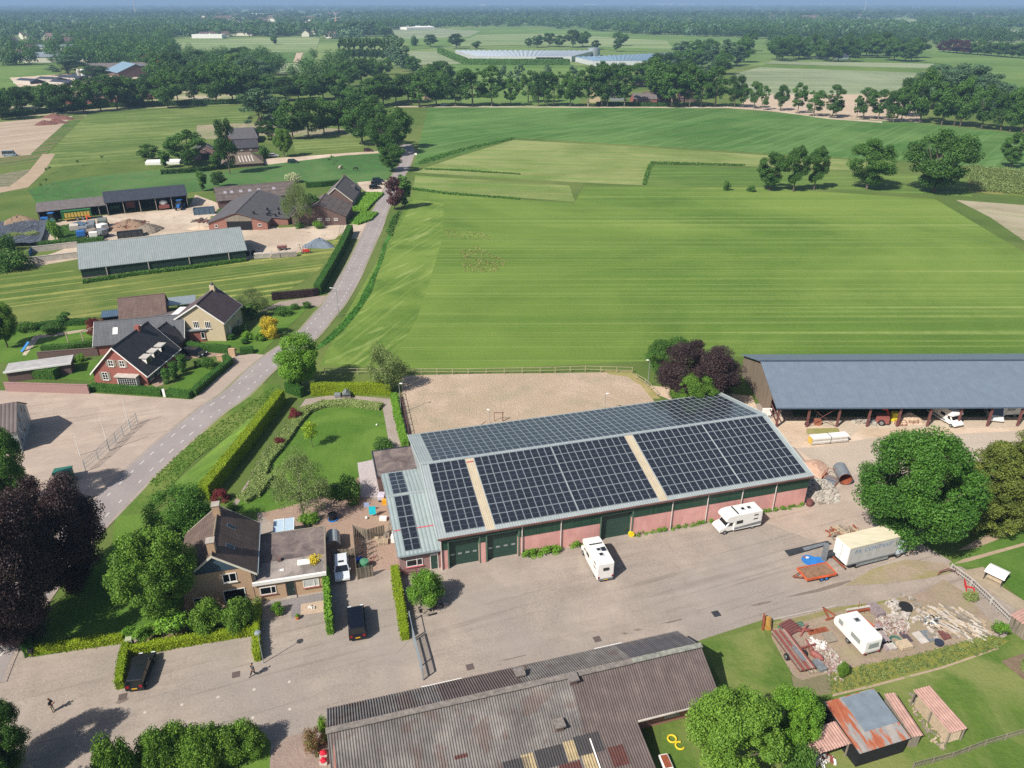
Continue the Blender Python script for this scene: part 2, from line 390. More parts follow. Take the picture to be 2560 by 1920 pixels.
sheet('front_lawn_cream_house',P(BB,(1500,890),(1830,850),(1990,800),(2220,680),(2700,360),(2900,420),(2500,800),(2250,1050),(2200,980),(1700,900)),g_lawn)
sheet('driveway_cream_house',P(E_,(120,1120),(300,1030),(560,990),(710,975),(640,1075),(560,1060),(300,1060)),mground('drive_paving','85796f','998c81',fine=2,mid=.3))
g_pave=NT('yard_paving')
def pave_mat(name,c1,c2,c3,c4,block=.2,ang=.26):
 t=NT(name);co=t.co()
 fine=t.noise(co,3.0,6,.8);mid=t.noise(co,.22,5,.65,.8);big=t.noise(co,.05,4,.55,.5)
 st=t.noise(t.co(-ang,(.05,.6,1)),1,4,.6)
 f=t.math('ADD',t.math('MULTIPLY',fine,.35),t.math('ADD',t.math('MULTIPLY',mid,.4),t.math('MULTIPLY',st,.25)))
 col=t.ramp(f,[(.36,c1),(.5,c2),(.64,c3)])
 col=t.mix(t.ramp(big,[(.46,0.0),(.6,.7)]),col,c4)
 tr=t.noise(t.co(-ang-.1,(.035,1.6,1)),1,3,.55,.4);col=t.mix(t.math('MULTIPLY',t.ramp(tr,[(.56,0.0),(.66,.5)]),t.ramp(t.noise(co,.06,3),[(.4,0.0),(.6,1.0)])),col,tuple(v*.72 for v in lin(c1)[:3]))
 vo=t.n('TexVoronoi',feature='DISTANCE_TO_EDGE');t.put(vo.inputs['Vector'],t.co(-ang,(1,1,1)));vo.inputs['Scale'].default_value=3.6
 e=t.ramp(vo.outputs['Distance'],[(.02,.32),(.12,0.0)])
 e2=t.math('MULTIPLY',e,t.ramp(t.noise(co,.12,4,.6),[(.42,0.0),(.56,1.0)]))
 col=t.mix(e2,col,tuple(v*.62 for v in lin(c1)[:3]))
 dk=t.ramp(t.noise(co,.55,5,.75),[(.63,0.0),(.74,.5)])
 col=t.mix(dk,col,tuple(v*.6 for v in lin(c1)[:3]))
 sp=t.ramp(t.noise(co,7,2,.5),[(.68,0.0),(.74,.6)])
 col=t.mix(sp,col,tuple(min(1,v*1.35)for v in lin(c3)[:3]))
 t.bump(fine,.04,.7)
 return t.fin(col,.92,0,.2)
PAVE=pave_mat('paving_blocks','83796f','978b80','a79b8e','8d857d')
PAVE_L=pave_mat('paving_light','95867a','a59587','b5a595','9d8f84')
g_sandy=mground('sandy_yard','ab977f','bfa992','c9b5a0',fine=1.6,mid=.15,big=.05,spots=(.35,'a08e7c',.56,.7))
sheet('yard',P(F_,(-300,1420),(0,1392),(60,1392),(560,1255),(555,1100),(700,1000),(880,955),(1700,865),(1760,1000),(1860,1100),(2060,1215),(2212,1300),(2160,1400),(1660,1335),(1520,1380),(1420,1420),(1300,1900),(-300,1900)),PAVE)
sheet('sand_yard',P(N_,(-900,300),(60,400),(150,600),(240,560),(2400,560),(2400,700),(1700,820),(1000,900),(850,1330),(720,1100),(520,960),(400,800)),g_sandy)
sheet('concrete_lane',P(N_,(400,800),(560,790),(1000,720),(1400,700),(2300,660),(2300,900),(1100,1000),(900,960),(850,1340),(700,1080),(600,960),(480,860)),mground('lane_concrete','a39687','b3a697','aa9c8c',fine=2,mid=.2,big=.06))
sheet('yard_east',P(N_,(120,1180),(480,1160),(700,1130),(860,1000),(1300,950),(1450,1300),(1350,1600),(900,1700),(500,1500),(100,1350)),PAVE_L)
sheet('barn_apron',P(N_,(480,580),(2400,575),(2400,640),(900,650),(820,710),(700,640),(500,620)),mground('apron_slabs','aa9b88','bcae9b',fine=2,mid=.3))
sheet('weedy_patch',P(N_,(480,650),(720,645),(745,690),(480,690)),mground('weeds','6b7638','8c8a50','a3946c',fine=2,mid=.8))
sheet('left_yard',P(H_,(-300,110),(0,112),(700,132),(1480,182),(1700,60),(1850,-60),(1900,-150),(2010,-150),(2080,-120),(1920,5),(1350,420),(1000,720),(760,900),(400,1200),(-300,1200)),PAVE_L)
sheet('red_house_driveway',P(BB,(1430,1590),(1900,1160),(2010,1180),(1890,1060),(2000,1020),(2300,1040),(2330,1080),(2212,1180),(1650,1609)),PAVE_L)
g_arena=mground('arena_sand','a8947f','bda894','a8977f',fine=2.6,mid=.3,big=.06,bump=.12,spots=(.09,'9c917a',.5,.68))
sheet('riding_arena',smooth_line(P(F_,(866,812),(1000,808),(1200,806),(1330,806),(1385,826),(1412,866),(1400,892),(1350,905),(1150,930),(890,965),(872,890),(866,812)),3),g_arena)
sheet('arena_bank',P(L_,(600,200),(850,205),(900,245),(1000,320),(1080,420),(1010,420),(930,320),(820,250),(700,235)),mground('dry_bank','8c8050','a3926a','6d7c3c',fine=1.5,mid=.4))
sheet('scrap_ground',P(Q_,(210,500),(700,380),(1220,300),(1420,250),(1580,150),(1720,240),(1950,480),(2040,560),(1900,610),(1400,740),(720,900),(440,960),(380,900),(220,620)),mground('scrap_gravel','857466','9d8b7b','8f846a',fine=2.5,mid=.4,big=.15,spots=(1.2,'7a7c4c',.6,.7)))
g_lawn2=mground('rough_lawn','496226','5b7230','757c46',fine=2.0,mid=.3,big=.1)
g_stain=mground('damp_stain','6f655c','7d7268',fine=2.5,mid=.6)
for q in(P(O_,(800,578),(830,572),(860,578),(830,590)),P(O_,(895,555),(930,542),(970,548),(930,560)),P(O_,(1115,500),(1180,484),(1280,462),(1275,474),(1180,500)),P(O_,(1800,365),(1900,335),(1990,322),(1975,338),(1880,362)),P(Q_,(320,298),(430,265),(560,235),(700,190),(830,160),(850,168),(760,205),(600,250),(440,280)),P(I_,(905,1130),(960,1100),(1020,1085),(1015,1105),(940,1138)),P(K_,(1870,795),(1960,780),(2110,745),(2100,755),(1950,792))):
 sheet('stain',q,g_stain)
sheet('weedy_edge',P(Q_,(215,505),(520,430),(745,370),(980,345),(1230,300),(1235,312),(990,362),(760,400),(540,470),(240,540)),mground('edge_weeds','6c7438','86804f','8b7c66',fine=2.2,mid=.8))
sheet('lawn_east',P(O_,(1440,640),(1860,550),(1920,530),(1940,640),(2130,860),(2150,1000),(2270,1030),(2380,960),(2700,900),(3600,700),(4600,300),(4600,2200),(1100,2200),(1120,1300),(1500,1200),(1640,1110)),g_lawn2)
sheet('weed_bed',P(Q_,(640,900),(760,870),(1400,740),(1950,590),(2100,640),(1960,720),(1500,850),(1000,990),(680,1060),(600,1000)),mground('weed_bed_soil','66702c','858243','948a5a',fine=2,mid=.6))
sheet('trodden_line',P(Q_,(700,1060),(1000,990),(1560,845),(1950,710),(2010,690),(2010,705),(1560,862),(1000,1010),(700,1080)),g_track)
sheet('bonfire_patch',P(Q_,(370,910),(460,950),(690,890),(690,1060),(500,1080),(400,1030)),mground('ash','6c6150','7f7362','6f7348',fine=2,mid=.6))
g_grassE=mground('paddock','426223','52702c','607838',fine=1.4,mid=.15,big=.04)
sheet('paddock_east',P(DD,(1400,480),(1560,350),(2212,110),(2900,-150),(3200,1500),(2300,1000),(2212,860),(1960,640),(1700,510)),g_grassE)
sheet('bare_strip',P(DD,(1500,330),(1760,180),(2212,60),(2212,100),(1700,300)),g_track)
sheet('wheel_track',P(DD,(1460,470),(1560,420),(2300,220),(2300,250),(1600,450)),g_track)
sheet('paddock_slabs',P(DD,(1560,540),(1780,500),(1990,720),(2212,860),(2212,1000),(1900,800),(1650,620)),mground('broken_slabs','8f826f','a3957f','84804f',fine=1.5,mid=.5))
sheet('gravel_apron',P(DD,(950,420),(1420,470),(1450,560),(1180,620),(700,680),(300,700),(600,520)),mground('gravel','8c7d6d','a08f7d','868052',fine=2.5,mid=.4,big=.12))
sheet('soil_bed_far_right',P(Q_,(2030,800),(2200,740),(2500,800),(2500,1000),(2300,1020)),mground('bed_soil','6a5a4a','7d6c5a',fine=2,mid=.5))
sheet('back_lawn',smooth_line(P(F_,(640,905),(670,880),(760,872),(822,880),(838,955),(820,985),(775,1005),(778,1050),(700,1068),(640,1095),(535,1108),(515,1085),(570,1000),(640,905)),3),g_lawn)
sheet('garden_terrace',P(J_,(0,1180),(200,1130),(600,1010),(760,900),(790,1060),(1000,1100),(1080,1500),(1080,1600),(500,1660),(480,1300),(100,1260)),g_ter)
sheet('garden_path',P(J_,(350,300),(600,265),(900,290),(1015,300),(1090,690),(1000,690),(940,350),(900,330),(620,310),(440,330),(260,480),(-30,900),(-200,1150),(-230,1130)),mground('grey_path','8b7f76','a0938a',fine=2.5,mid=.4))
sheet('patio',P(J_,(748,790),(875,768),(915,935),(950,940),(980,1050),(775,1058),(765,920)),mground('patio_slabs','a59c98','b5acab',fine=2.5,mid=.4))
sheet('dead_leaf_bed',P(I_,(1100,620),(1300,430),(1340,420),(2020,360),(2040,520),(1300,660)),mground('bark_bed','6a5848','86705c','58602c',fine=2.2,mid=.6))
sheet('front_garden_lawn',P(H_,(890,1080),(1160,1060),(1500,1000),(1480,1500),(1400,1800),(1300,1880),(1000,2010),(620,2100),(260,2160),(230,2000),(500,1700),(860,1300)),g_lawn)
sheet('driveway_near_house',P(EE,(-250,400),(300,380),(820,290),(830,250),(920,250),(1100,1300),(900,1500),(0,1620),(-50,1400),(-120,600)),PAVE)
sheet('grey_walk',P(S_,(930,1350),(1560,1230),(1575,1310),(1310,1350),(1310,1500),(1215,1510),(1215,1370),(940,1400)),mground('grey_brick','777170','898382',fine=3,mid=.5))
sheet('pale_forecourt',P(S_,(1320,1360),(1580,1315),(1590,1440),(1320,1480)),mground('cream_brick','a8937f','b5a18d',fine=3,mid=.5))
sheet('planting_strip',P(I_,(850,1643),(870,1600),(1150,1500),(1600,1420),(2080,1370),(2140,1440),(2130,1643),(2100,1800),(700,1800)),g_lawn)
sheet('brick_lane_south',P(K_,(80,1643),(100,1500),(215,1395),(400,1355),(530,1340),(540,1800),(60,1800)),mground('brick_lane','84736a','978579','8a7a70',fine=2.5,mid=.4,big=.2,spots=(4,'b5a290',.62,.7)))
g_verge=mground('verge_grass','446024','58702e','6c783c',fine=1.6,mid=.4,big=.12)
g_strip=mground('mown_strip','446422','55762b','67803a',fine=1.6,mid=.2,big=.06,stripe=(radians(62),.8,.05,'7fa03a',.5,.65,.7))
sheet('roadside_verge',P(H_,(2150,70),(2020,60),(1500,460),(1200,740),(900,1080),(1160,1060),(1300,860),(1500,640),(2151,180)),g_verge)
sheet('mown_strip',P(H_,(2151,180),(1900,340),(1330,830),(1300,880),(1330,960),(1560,950),(2151,290),(2200,100)),g_strip)
RL=P(E_,(1245,10),(1215,60),(1190,110),(1140,200),(1078,330),(1030,450),(990,540),(920,690),(835,855),(735,1025),(640,1140),(500,1300),(300,1440),(150,1560))
RL=P(B_,(425,930),(440,975),(425,1030),(395,1090))[0:3]+RL+P(H_,(1815,135),(1645,250),(1480,385),(1330,510),(1240,590),(1090,730),(980,840),(870,950),(740,1080),(500,1330),(200,1720),(-60,2100),(-200,2400))
ROAD=smooth_line(RL,5)
sheet('road_edging',strip(ROAD,-2.95,2.95),mground('road_edge','8d8178','a0948a','7c7d5c',fine=2.5,mid=.5))
asph=NT('asphalt');co=asph.co();f1=asph.noise(co,4,5,.8);f2=asph.noise(co,.15,4,.6)
asph.bump(f1,.02,.5)
asph.fin(asph.mix(asph.ramp(f2,[(.4,0.0),(.65,.6)]),asph.ramp(f1,[(.3,'817977'),(.7,'918986')]),'99918d'),.9,0,.2)
sheet('road',strip(ROAD,-2.45,2.45),asph.m)
white=mplain('road_paint','c9c6c0',.7,var=.15,sc=3)
def dashes(line,d,on,off,w,z):
 mb=MB();acc=0;state=True;cur=[line[0]];L=offset(line,d)
 seg=[];pos=0;out=[]
 pts=[L[0]];step=.5
 for a,b in zip(L,L[1:]):
  n=max(1,int((b-a).length/step));pts+=[a.lerp(b,(k+1)/n)for k in range(n)]
 s=0;segs=[];c=[]
 for a,b in zip(pts,pts[1:]):
  if(s%(on+off))<on:c.append(a)
  elif c:segs.append(c);c=[]
  s+=(b-a).length
 for c in segs:
  if len(c)<2:continue
  l=offset(c,w/2);r=offset(c,-w/2)
  for i in range(len(c)-1):
   mb.face([(r[i].x,r[i].y,z),(r[i+1].x,r[i+1].y,z),(l[i+1].x,l[i+1].y,z),(l[i].x,l[i].y,z)])
 return mb
LAYER[0]+=1
for d in(-1.28,1.28):
 dashes(ROAD,d,1.35,1.35,.13,.004*LAYER[0]).build('lane_marking',white,fix=True,kind='structure')
g_ditch=mground('ditch_grass','2f6320','417a2c','558638',fine=2,mid=.4,big=.1)
sheet('ditch',P(E_,(1230,330),(1200,400),(1160,530),(1130,570),(1100,700),(1040,850),(1010,960),(900,1120),(800,1240),(700,1330),(590,1400),(600,1370),(700,1270),(780,1190),(900,1050),(960,930),(1050,760),(1100,590),(1150,500),(1170,400)),g_ditch)
sheet('far_road',P(B_,(350,690),(500,690),(900,690),(1500,692),(2212,694),(2212,688),(1500,686),(900,684),(500,682),(350,682)),g_conc)
sheet('far_road_east',P(C_,(0,695),(310,695),(640,720),(950,765),(1300,790),(1300,780),(950,756),(640,712),(310,683),(0,685)),g_conc)
# ================================================================ TREES
LF={'oak':mleaf('leaf_oak','304e1f','5a8234'),'deep':mleaf('leaf_deep','28421c','47692b'),'lime':mleaf('leaf_lime','3c6120','7ca03a'),'fresh':mleaf('leaf_fresh','2f561c','5f8c34'),'olive':mleaf('leaf_olive','4d6030','8b9c5c'),'purple':mleaf('leaf_purple','241a1b','52403f',.15),'copper':mleaf('leaf_copper','28171a','6a4444',.15),'blue':mleaf('leaf_bluegreen','3c5a3c','6b8a62'),'gold':mleaf('leaf_gold','9a8a1c','e0c83c',.2),'conifer':mleaf('leaf_conifer','34481c','7c8638',.15),'hedge':mleaf('leaf_hedge','4c6d12','9dac22',.2),'hedge_dark':mleaf('leaf_hedge_dark','26491a','4e7a2c',.15),'privet':mleaf('leaf_privet','3e6a1c','82ad38',.2),'shrub':mleaf('leaf_shrub','2f561f','64893a'),'blossom':mleaf('leaf_blossom','5c7a3a','d8d8b0',.2),'yellowgreen':mleaf('leaf_yellowgreen','6a9020','b8cc3a',.3),'flower':mleaf('leaf_flowerbed','566f2e','a6b070',.2),'red':mleaf('leaf_red','4d1a20','8f3a3c',.2),}
_lc=mleaf
BARK=mplain('bark','5d5348',.95,var=.35,sc=3,bump=.03)
BARK_L=mplain('bark_light','7c7364',.95,var=.35,sc=3)
PROF={'tall':lambda u:max(0,1-abs(2*u-.95)**2.6/1.3)**.5*(.94+.06*sin(9*u)),'round':lambda u:max(0,1-abs(2*u-1)**2.2)**.5,'oak':lambda u:(max(0,1-abs(2*u-.85)**2.3/1.5))**.5*min(1,.45+u*1.4),'cone':lambda u:(1-u)**.75*min(1,.5+u*6),'column':lambda u:max(0,1-abs(2*u-1)**4)**.5*(.75+.25*sin(u*3)),'dome':lambda u:max(0,1-u**2.4)**.5,'vase':lambda u:max(0,1-abs(2*u-1.25)**2.5/1.7)**.5*(.35+.65*min(1,u*1.6)),}
def leaves(me_name,cen,rad,n,leaf,seed,mat,flat=.8,out=.6,core=None):
 rg=np.random.default_rng(seed)
 cen=np.asarray(cen,float);rad=np.asarray(rad,float)
 pr=rad**2/np.sum(rad**2);k=rg.choice(len(cen),n,p=pr)
 d=rg.normal(size=(n,3));d/=np.linalg.norm(d,axis=1)[:,None]
 rr=rad[k]*(.35+.85*rg.random(n)**.7)
 p=cen[k]+d*rr[:,None]*np.array([1,1,flat])
 p[:,2]=np.maximum(p[:,2],leaf*.3)
 nrm=d*out+rg.normal(size=(n,3))*.55+np.array([0,0,.25]);nrm/=np.linalg.norm(nrm,axis=1)[:,None]
 t=np.cross(nrm,rg.normal(size=(n,3)));t/=np.linalg.norm(t,axis=1)[:,None];b=np.cross(nrm,t)
 s=leaf*(.65+.7*rg.random(n))[:,None]
 v=np.empty((n,4,3));v[:,0]=p-t*s*.6;v[:,1]=p-b*s*.42+t*s*.1;v[:,2]=p+t*s*.6+nrm*s*.1;v[:,3]=p+b*s*.42
 me=bpy.data.meshes.new(me_name);me.vertices.add(n*4);me.vertices.foreach_set('co',v.reshape(-1))
 me.loops.add(n*4);me.loops.foreach_set('vertex_index',np.arange(n*4,dtype=np.int32))
 me.polygons.add(n);me.polygons.foreach_set('loop_start',np.arange(0,n*4,4,dtype=np.int32))
 me.update(calc_edges=True)
 cl=rg.random(len(cen))
 a=me.attributes.new('v','FLOAT','FACE');a.data.foreach_set('value',np.clip(rg.random(n)*.6+cl[k]*.4,0,1).astype(np.float32))
 me.materials.append(mat);return me
def clumps(R,z0,H,prof,nc,cr,seed,edge=.85,fill=.25):
 rg=random.Random(seed);cs=[];rs=[]
 f=PROF[prof]
 while len(cs)<nc:
  u=rg.random();w_=f(u)
  if rg.random()>.25+.75*w_:continue
  r=R*w_*(edge if rg.random()>fill else rg.random()*edge);a=rg.random()*2*pi
  r=max(0,r-R*cr*.6*rg.random())
  cs.append((r*cos(a),r*sin(a),z0+(H-z0)*u*.93+(H-z0)*.03));rs.append(R*cr*(.5+1.1*rg.random()**1.6))
 return cs,rs
PROTO={}
def proto(key,H,R,z0,prof,nc,cr,n,leaf,mat,seed=1,trunk=.3,bark=None,limbs=6,flat=.8):
 cs,rs=clumps(R,z0,H,prof,nc,cr,seed)
 crown=leaves('crown',cs,rs,n,leaf,seed,mat,flat)
 mb=MB();rg=random.Random(seed)
 top=z0+(H-z0)*.6
 mb.tube([(0,0,-.1),(0,0,.3),(rg.uniform(-.1,.1),rg.uniform(-.1,.1),z0),(rg.uniform(-.3,.3),rg.uniform(-.3,.3),(z0+top)/2),(0,0,top)],[trunk*1.35,trunk,trunk*.8,trunk*.5,trunk*.15],8)
 for i in range(limbs):
  c=cs[rg.randrange(len(cs))];zz=z0+(top-z0)*rg.random()*.6
  mid=(c[0]*.45,c[1]*.45,zz+(c[2]-zz)*.35)
  mb.tube([(0,0,zz),mid,c],[trunk*.42,trunk*.28,trunk*.08],5)
 tr=mb.mesh('trunk',bark or BARK,True)
 PROTO[key]=(H,R,tr,crown);return key
def hpx(p,ysrc):
 V=(ysrc-960)/FPX
 return CAM_H+p.y*(V*CP+SP)/(V*SP-CP)
def put_tree(name,label,cat,key,p,h,r,group=None,rot=None,zs=None):
 H,R,tr,cr=PROTO[key]
 t=thing(name,label,cat,(p[0],p[1],0),random.random()*6.28 if rot is None else rot,group)
 t.scale=(r/R,r/R,h/H)
 for nm,me in(('trunk',tr),('crown',cr)):
  o=bpy.data.objects.new(nm,me);COL.objects.link(o);o.parent=t
 return t
def tpx(cr,k,y0,bx,by,ty,wpx,name,label,key,cat='tree',group=None,hk=1.0):
 p=cr(bx,by);h=max(1.2,hpx(p,y0+k*ty))*hk
 dep=p.y*CP+(CAM_H-h*.55)*SP
 if k>.38 and key[:3]in('mid','tal','gre')and not(cr is C_ and 690<by<800 and bx<1400):wpx*=1.3 if p.y<700 else 1.2;h*=1.05
 return put_tree(name,label,cat,key,p,h,max(.6,wpx*k*dep/FPX/2),group)
for i in range(3):
 proto('mid%d'%i,18,7,3.4,'oak',52,.22,9500,.5,LF['oak' if i!=1 else 'deep'],40+i,.35)
 proto('tall%d'%i,20,5.2,4.5,'tall',44,.24,7000,.48,LF['oak'],50+i,.33,BARK_L)
 proto('grey%d'%i,22,6,3,'tall',50,.22,7500,.5,LF['blue'],60+i,.35)
proto('poplar',24,3.4,3,'column',24,.5,2600,.8,LF['blue'],70,.3,BARK_L,3)
proto('poplardark',24,3.6,3,'column',24,.5,2600,.8,LF['deep'],71,.3,BARK_L,3)
proto('slim',11,1.9,1,'column',22,.5,3000,.45,LF['shrub'],72,.15,limbs=3)
proto('bushfar',4,3.2,.1,'dome',14,.42,1300,.5,LF['shrub'],73,.15,limbs=2)
proto('copperfar',12,3.4,1.5,'round',24,.36,5200,.42,LF['copper'],74,.2)
proto('big0',19,9,2.6,'oak',150,.17,95000,.26,LF['fresh'],80,.45,limbs=12)
proto('field0',20,8.5,3,'oak',90,.19,30000,.38,LF['oak'],81,.45,limbs=10)
proto('field1',16,5.5,3,'oak',60,.23,17000,.34,LF['oak'],82,.35,limbs=10)
proto('bigdeep',19,9,2,'oak',130,.18,80000,.27,LF['oak'],83,.45,limbs=12)
proto('purple0',18,8.5,1.2,'oak',150,.17,90000,.24,LF['purple'],84,.45,limbs=10)
proto('lime0',9,4.2,1.2,'oak',90,.2,34000,.18,LF['privet'],85,.22,limbs=10)
proto('sparse',8,4.4,2.0,'dome',60,.22,15000,.13,LF['olive'],86,.18,BARK_L,18)
proto('maple',11,5,2.0,'oak',120,.18,60000,.17,LF['lime'],87,.25,limbs=10)
proto('airy',8,5,1.0,'dome',80,.19,24000,.16,LF['fresh'],88,.18,limbs=12)
proto('globe',3.6,2.3,.9,'dome',60,.22,15000,.13,LF['privet'],89,.14,limbs=6)
proto('conif',14,5.6,.3,'cone',130,.17,60000,.18,LF['conifer'],90,.3,limbs=6,flat=.6)
proto('yew',3.6,.62,.05,'column',26,.6,3600,.13,LF['hedge_dark'],91,.08,limbs=0,flat=1)
proto('ballshrub',1.5,.85,.05,'round',40,.3,4200,.1,LF['privet'],92,.05,limbs=0)
proto('goldshrub',3.6,2,.05,'dome',30,.32,6500,.16,LF['gold'],93,.08,limbs=2)
proto('shrub0',2,1.5,.05,'dome',22,.36,3200,.15,LF['shrub'],94,.05,limbs=3)
proto('shrub1',2,1.5,.05,'dome',22,.36,3200,.14,LF['privet'],95,.05,limbs=3)
proto('rose',.7,.45,.02,'dome',10,.45,500,.1,LF['privet'],96,.02,limbs=0)
proto('redshrub',2,1.4,.05,'dome',22,.36,3000,.13,LF['red'],97,.05,limbs=3)
proto('young',4.5,1.7,1.4,'vase',20,.34,1600,.2,LF['yellowgreen'],98,.06,limbs=9)
proto('bedplant',1.2,1.1,.02,'dome',18,.4,2400,.12,LF['flower'],99,.03,limbs=0)
proto('ball2',2.6,2.0,.3,'round',46,.26,11000,.13,LF['lime'],100,.1,limbs=4)
proto('slender',2.8,.8,1.0,'round',12,.45,1500,.13,LF['privet'],101,.05,limbs=3)
proto('sapling',3,.8,1,'vase',8,.4,260,.22,LF['shrub'],102,.04,limbs=4)
kA,kC,kD=.3888,.3888,.32543
AVW=[(15,770,540,150),(145,735,565,130),(255,708,600,105),(345,733,540,120),(432,735,545,125),(540,724,530,125),(650,715,530,125),(755,702,495,125),(830,694,505,110),(905,690,530,100),(985,672,500,120),(1082,696,470,140),(1145,650,440,120),(1255,665,455,130),(1395,668,430,160),(1500,660,425,150),(1590,655,470,120)]
for i,q in enumerate(AVW):
 tpx(A_,kA,0,*q,'roadside_tree',ordw(i)+' tree from the left in the dark roadside row behind the light green meadow','mid%d'%(i%3),group='trees of the western roadside row')
BK=[(30,720,590),(110,700,600),(200,660,560),(300,640,540),(610,620,500),(700,600,490),(880,590,500),(960,580,480),(1050,560,380),(1130,540,340),(1010,520,350),(1200,530,400),(1270,560,400),(1320,600,430),(1280,440,325),(1340,560,410),(1440,560,400),(1420,470,380),(1560,600,440),(1620,640,470),(1700,640,500),(1760,600,480),(1840,650,500),(1920,640,500),(2000,650,480),(2080,640,480),(2160,640,470)]
for i,(x,y,t)in enumerate(sorted(BK)):
 tpx(A_,kA,0,x,y,t,130,'tree',ordw(i)+' tree from the left behind the western roadside row','mid%d'%(i%3),group='trees behind the western roadside row')
tpx(A_,kA,0,1510,470,345,130,'tree','bright yellow-green round tree rising behind the western roadside row','maple')
tpx(A_,kA,0,1555,420,308,180,'tree','dark flat-topped tree behind the bright yellow-green one','mid1')
tpx(A_,kA,0,1605,530,360,130,'tree','tall greyish tree right of the bright yellow-green one','grey0')
tpx(A_,kA,0,1690,530,395,130,'tree','wide greyish tree beside the crop plots behind the roadside row','grey1')
tpx(A_,kA,0,440,480,355,210,'tree','broad grey-green willow beside the silage clamps','grey2')
tpx(A_,kA,0,630,515,425,140,'tree','dark round tree in front of the blue-roofed barn','mid1')
tpx(A_,kA,0,975,390,305,110,'tree','dark round tree behind the blue-roofed barn','mid1')
tpx(A_,kA,0,1770,285,225,45,'tree','single slim tree in the pale field before the village','slim')
tpx(A_,kA,0,1680,850,575,190,'poplar_tree','tall loose grey-green poplar at the end of the row beside the old farmhouse','grey0')
tpx(A_,kA,0,1785,815,640,150,'poplar_tree','second loose grey-green poplar just right of the tallest one by the old farmhouse','grey1')
for i,q in enumerate([(1885,895,660,150),(1985,890,640,150),(2085,865,650,140),(2180,855,640,140),(2290,855,650,150),(2395,850,640,150)]):
 tpx(A_,kA,0,*q,'row_tree',ordw(i)+' tree from the left in the short row beside the old farm plot','mid%d'%(i%3),group='short row by the old farmhouse')
for i,q in enumerate([(2330,930,680,200),(2420,940,700,160),(2470,1000,730,230),(2560,960,700,150)]):
 tpx(A_,kA,0,*q,'tree',['wide','tall','large dark','rounded'][i]+' tree in the clump where the road bends out of sight','field0' if i==2 else 'mid%d'%(i%3),group='clump at the bend of the road')
tpx(B_,kA,0,335,1105,925,180,'tree','wide-crowned tree on the left verge just before the road bends','field1')
for q,l,k_ in[((1480,1120,780,110),'rounded dark green tree below the tall poplars at the old farmhouse','mid1'),((1830,1010,830,130),'light green tree at the right end of the old farmhouse','maple'),((1210,1060,850,200),'wide tree left of the brick barn of the old farmhouse','mid0'),((960,1030,935,110),'leftmost low tree by the old farmhouse garden','mid2'),((1060,1080,960,70),'slim dark tree by the white tunnel of the old farmhouse','slim'),((1400,1090,970,60),'slim conifer before the thatched roof','slim'),((1215,1080,960,60),'small tree in front of the little brick barn','mid0'),((1305,1230,1090,60),'tall slim dark tree behind the machinery shed','slim'),((1410,1205,1110,80),'rounded dark tree behind the machinery shed','mid1'),((1700,1020,950,80),'low bushy tree by the lane of the old farmhouse','bushfar'),((1730,900,780,100),'dark tree between the slate roofed barn and the poplars','mid1')]:
 tpx(A_,kA,0,*q,'tree',l,k_)
for i,(x,y)in enumerate([(325,1110),(300,1190),(275,1220),(500,1070),(665,1040),(310,1120),(2140,1040),(2120,1060)]):
 tpx(A_,kA,0,x,y,y-45,22,'sapling',ordw(i)+' thin young tree planted along the pasture edges','sapling',group='saplings along the pasture')
AVN=[(620,683,480,150),(510,688,500,120),(742,683,500,100),(853,683,445,150),(975,683,440,120),(1098,680,500,95),(1210,660,470,90),(1277,683,470,100),(1375,683,465,120),(1310,660,480,90),(1481,686,470,100),(1595,686,450,130),(1683,686,455,110),(1718,686,420,120),(1828,684,440,120),(2050,660,380,170),(2130,690,440,160),(2210,680,420,150)]
for i,q in enumerate(AVN):
 tpx(B_,kA,0,*q,'roadside_tree',ordw(i)+' tree along the road behind the tall grass field',['mid0','tall0','mid1','tall1','tall2'][i%5],group='trees of the northern roadside row')
for i,(x,y,t,w_)in enumerate(sorted([(60,560,400,110),(20,640,560,130),(110,700,560,150),(200,690,520,150),(280,680,480,150),(360,660,490,130),(440,660,480,140),(230,520,375,110),(470,470,370,100),(560,600,420,140),(650,560,400,150),(140,540,380,120),(310,480,380,60),(30,480,390,110),(660,640,470,110),(2070,480,345,170),(2160,470,340,160),(2000,560,380,150),(1900,560,420,110),(1780,560,410,110),(1660,560,400,120)])):
 tpx(B_,kA,0,x,y,t,w_,'tree',ordw(i)+' tree from the left around the northern road and glasshouses','mid%d'%(i%3),group='trees around the northern road')
for i,q in enumerate([(1040,560,425,60),(1150,540,420,60),(1335,520,418,60),(1500,520,425,60),(1095,540,460,40)]):
 tpx(B_,kA,0,*q,'birch_tree',ordw(i)+' pale slender tree behind the roadside row before the glasshouses','grey%d'%(i%3),group='pale trees before the glasshouses')
for i in range(17):
 x=10+i*19
 tpx(B_,kA,0,x,400-(i%2)*12,240+(i%3)*4,34,'poplar_tree',ordw(i)+' dark narrow poplar from the left in the plantation','poplardark',group='poplar plantation')
for i,(x,y,t)in enumerate([(330,420,220),(365,440,225),(400,460,240),(430,460,290),(385,430,260),(350,400,215)]):
 tpx(B_,kA,0,x,y,t,60,'poplar_tree',['left','middle','largest','lowest','rear middle','rear left'][i]+' pale grey-green poplar at the right end of the plantation','poplar',group='pale poplars')
for i in range(7):
 tpx(B_,kA,0,60+i*26,235,130+(i%2)*6,36,'poplar_tree',ordw(i)+' grey poplar from the left in the far row','poplar',group='far grey poplars')
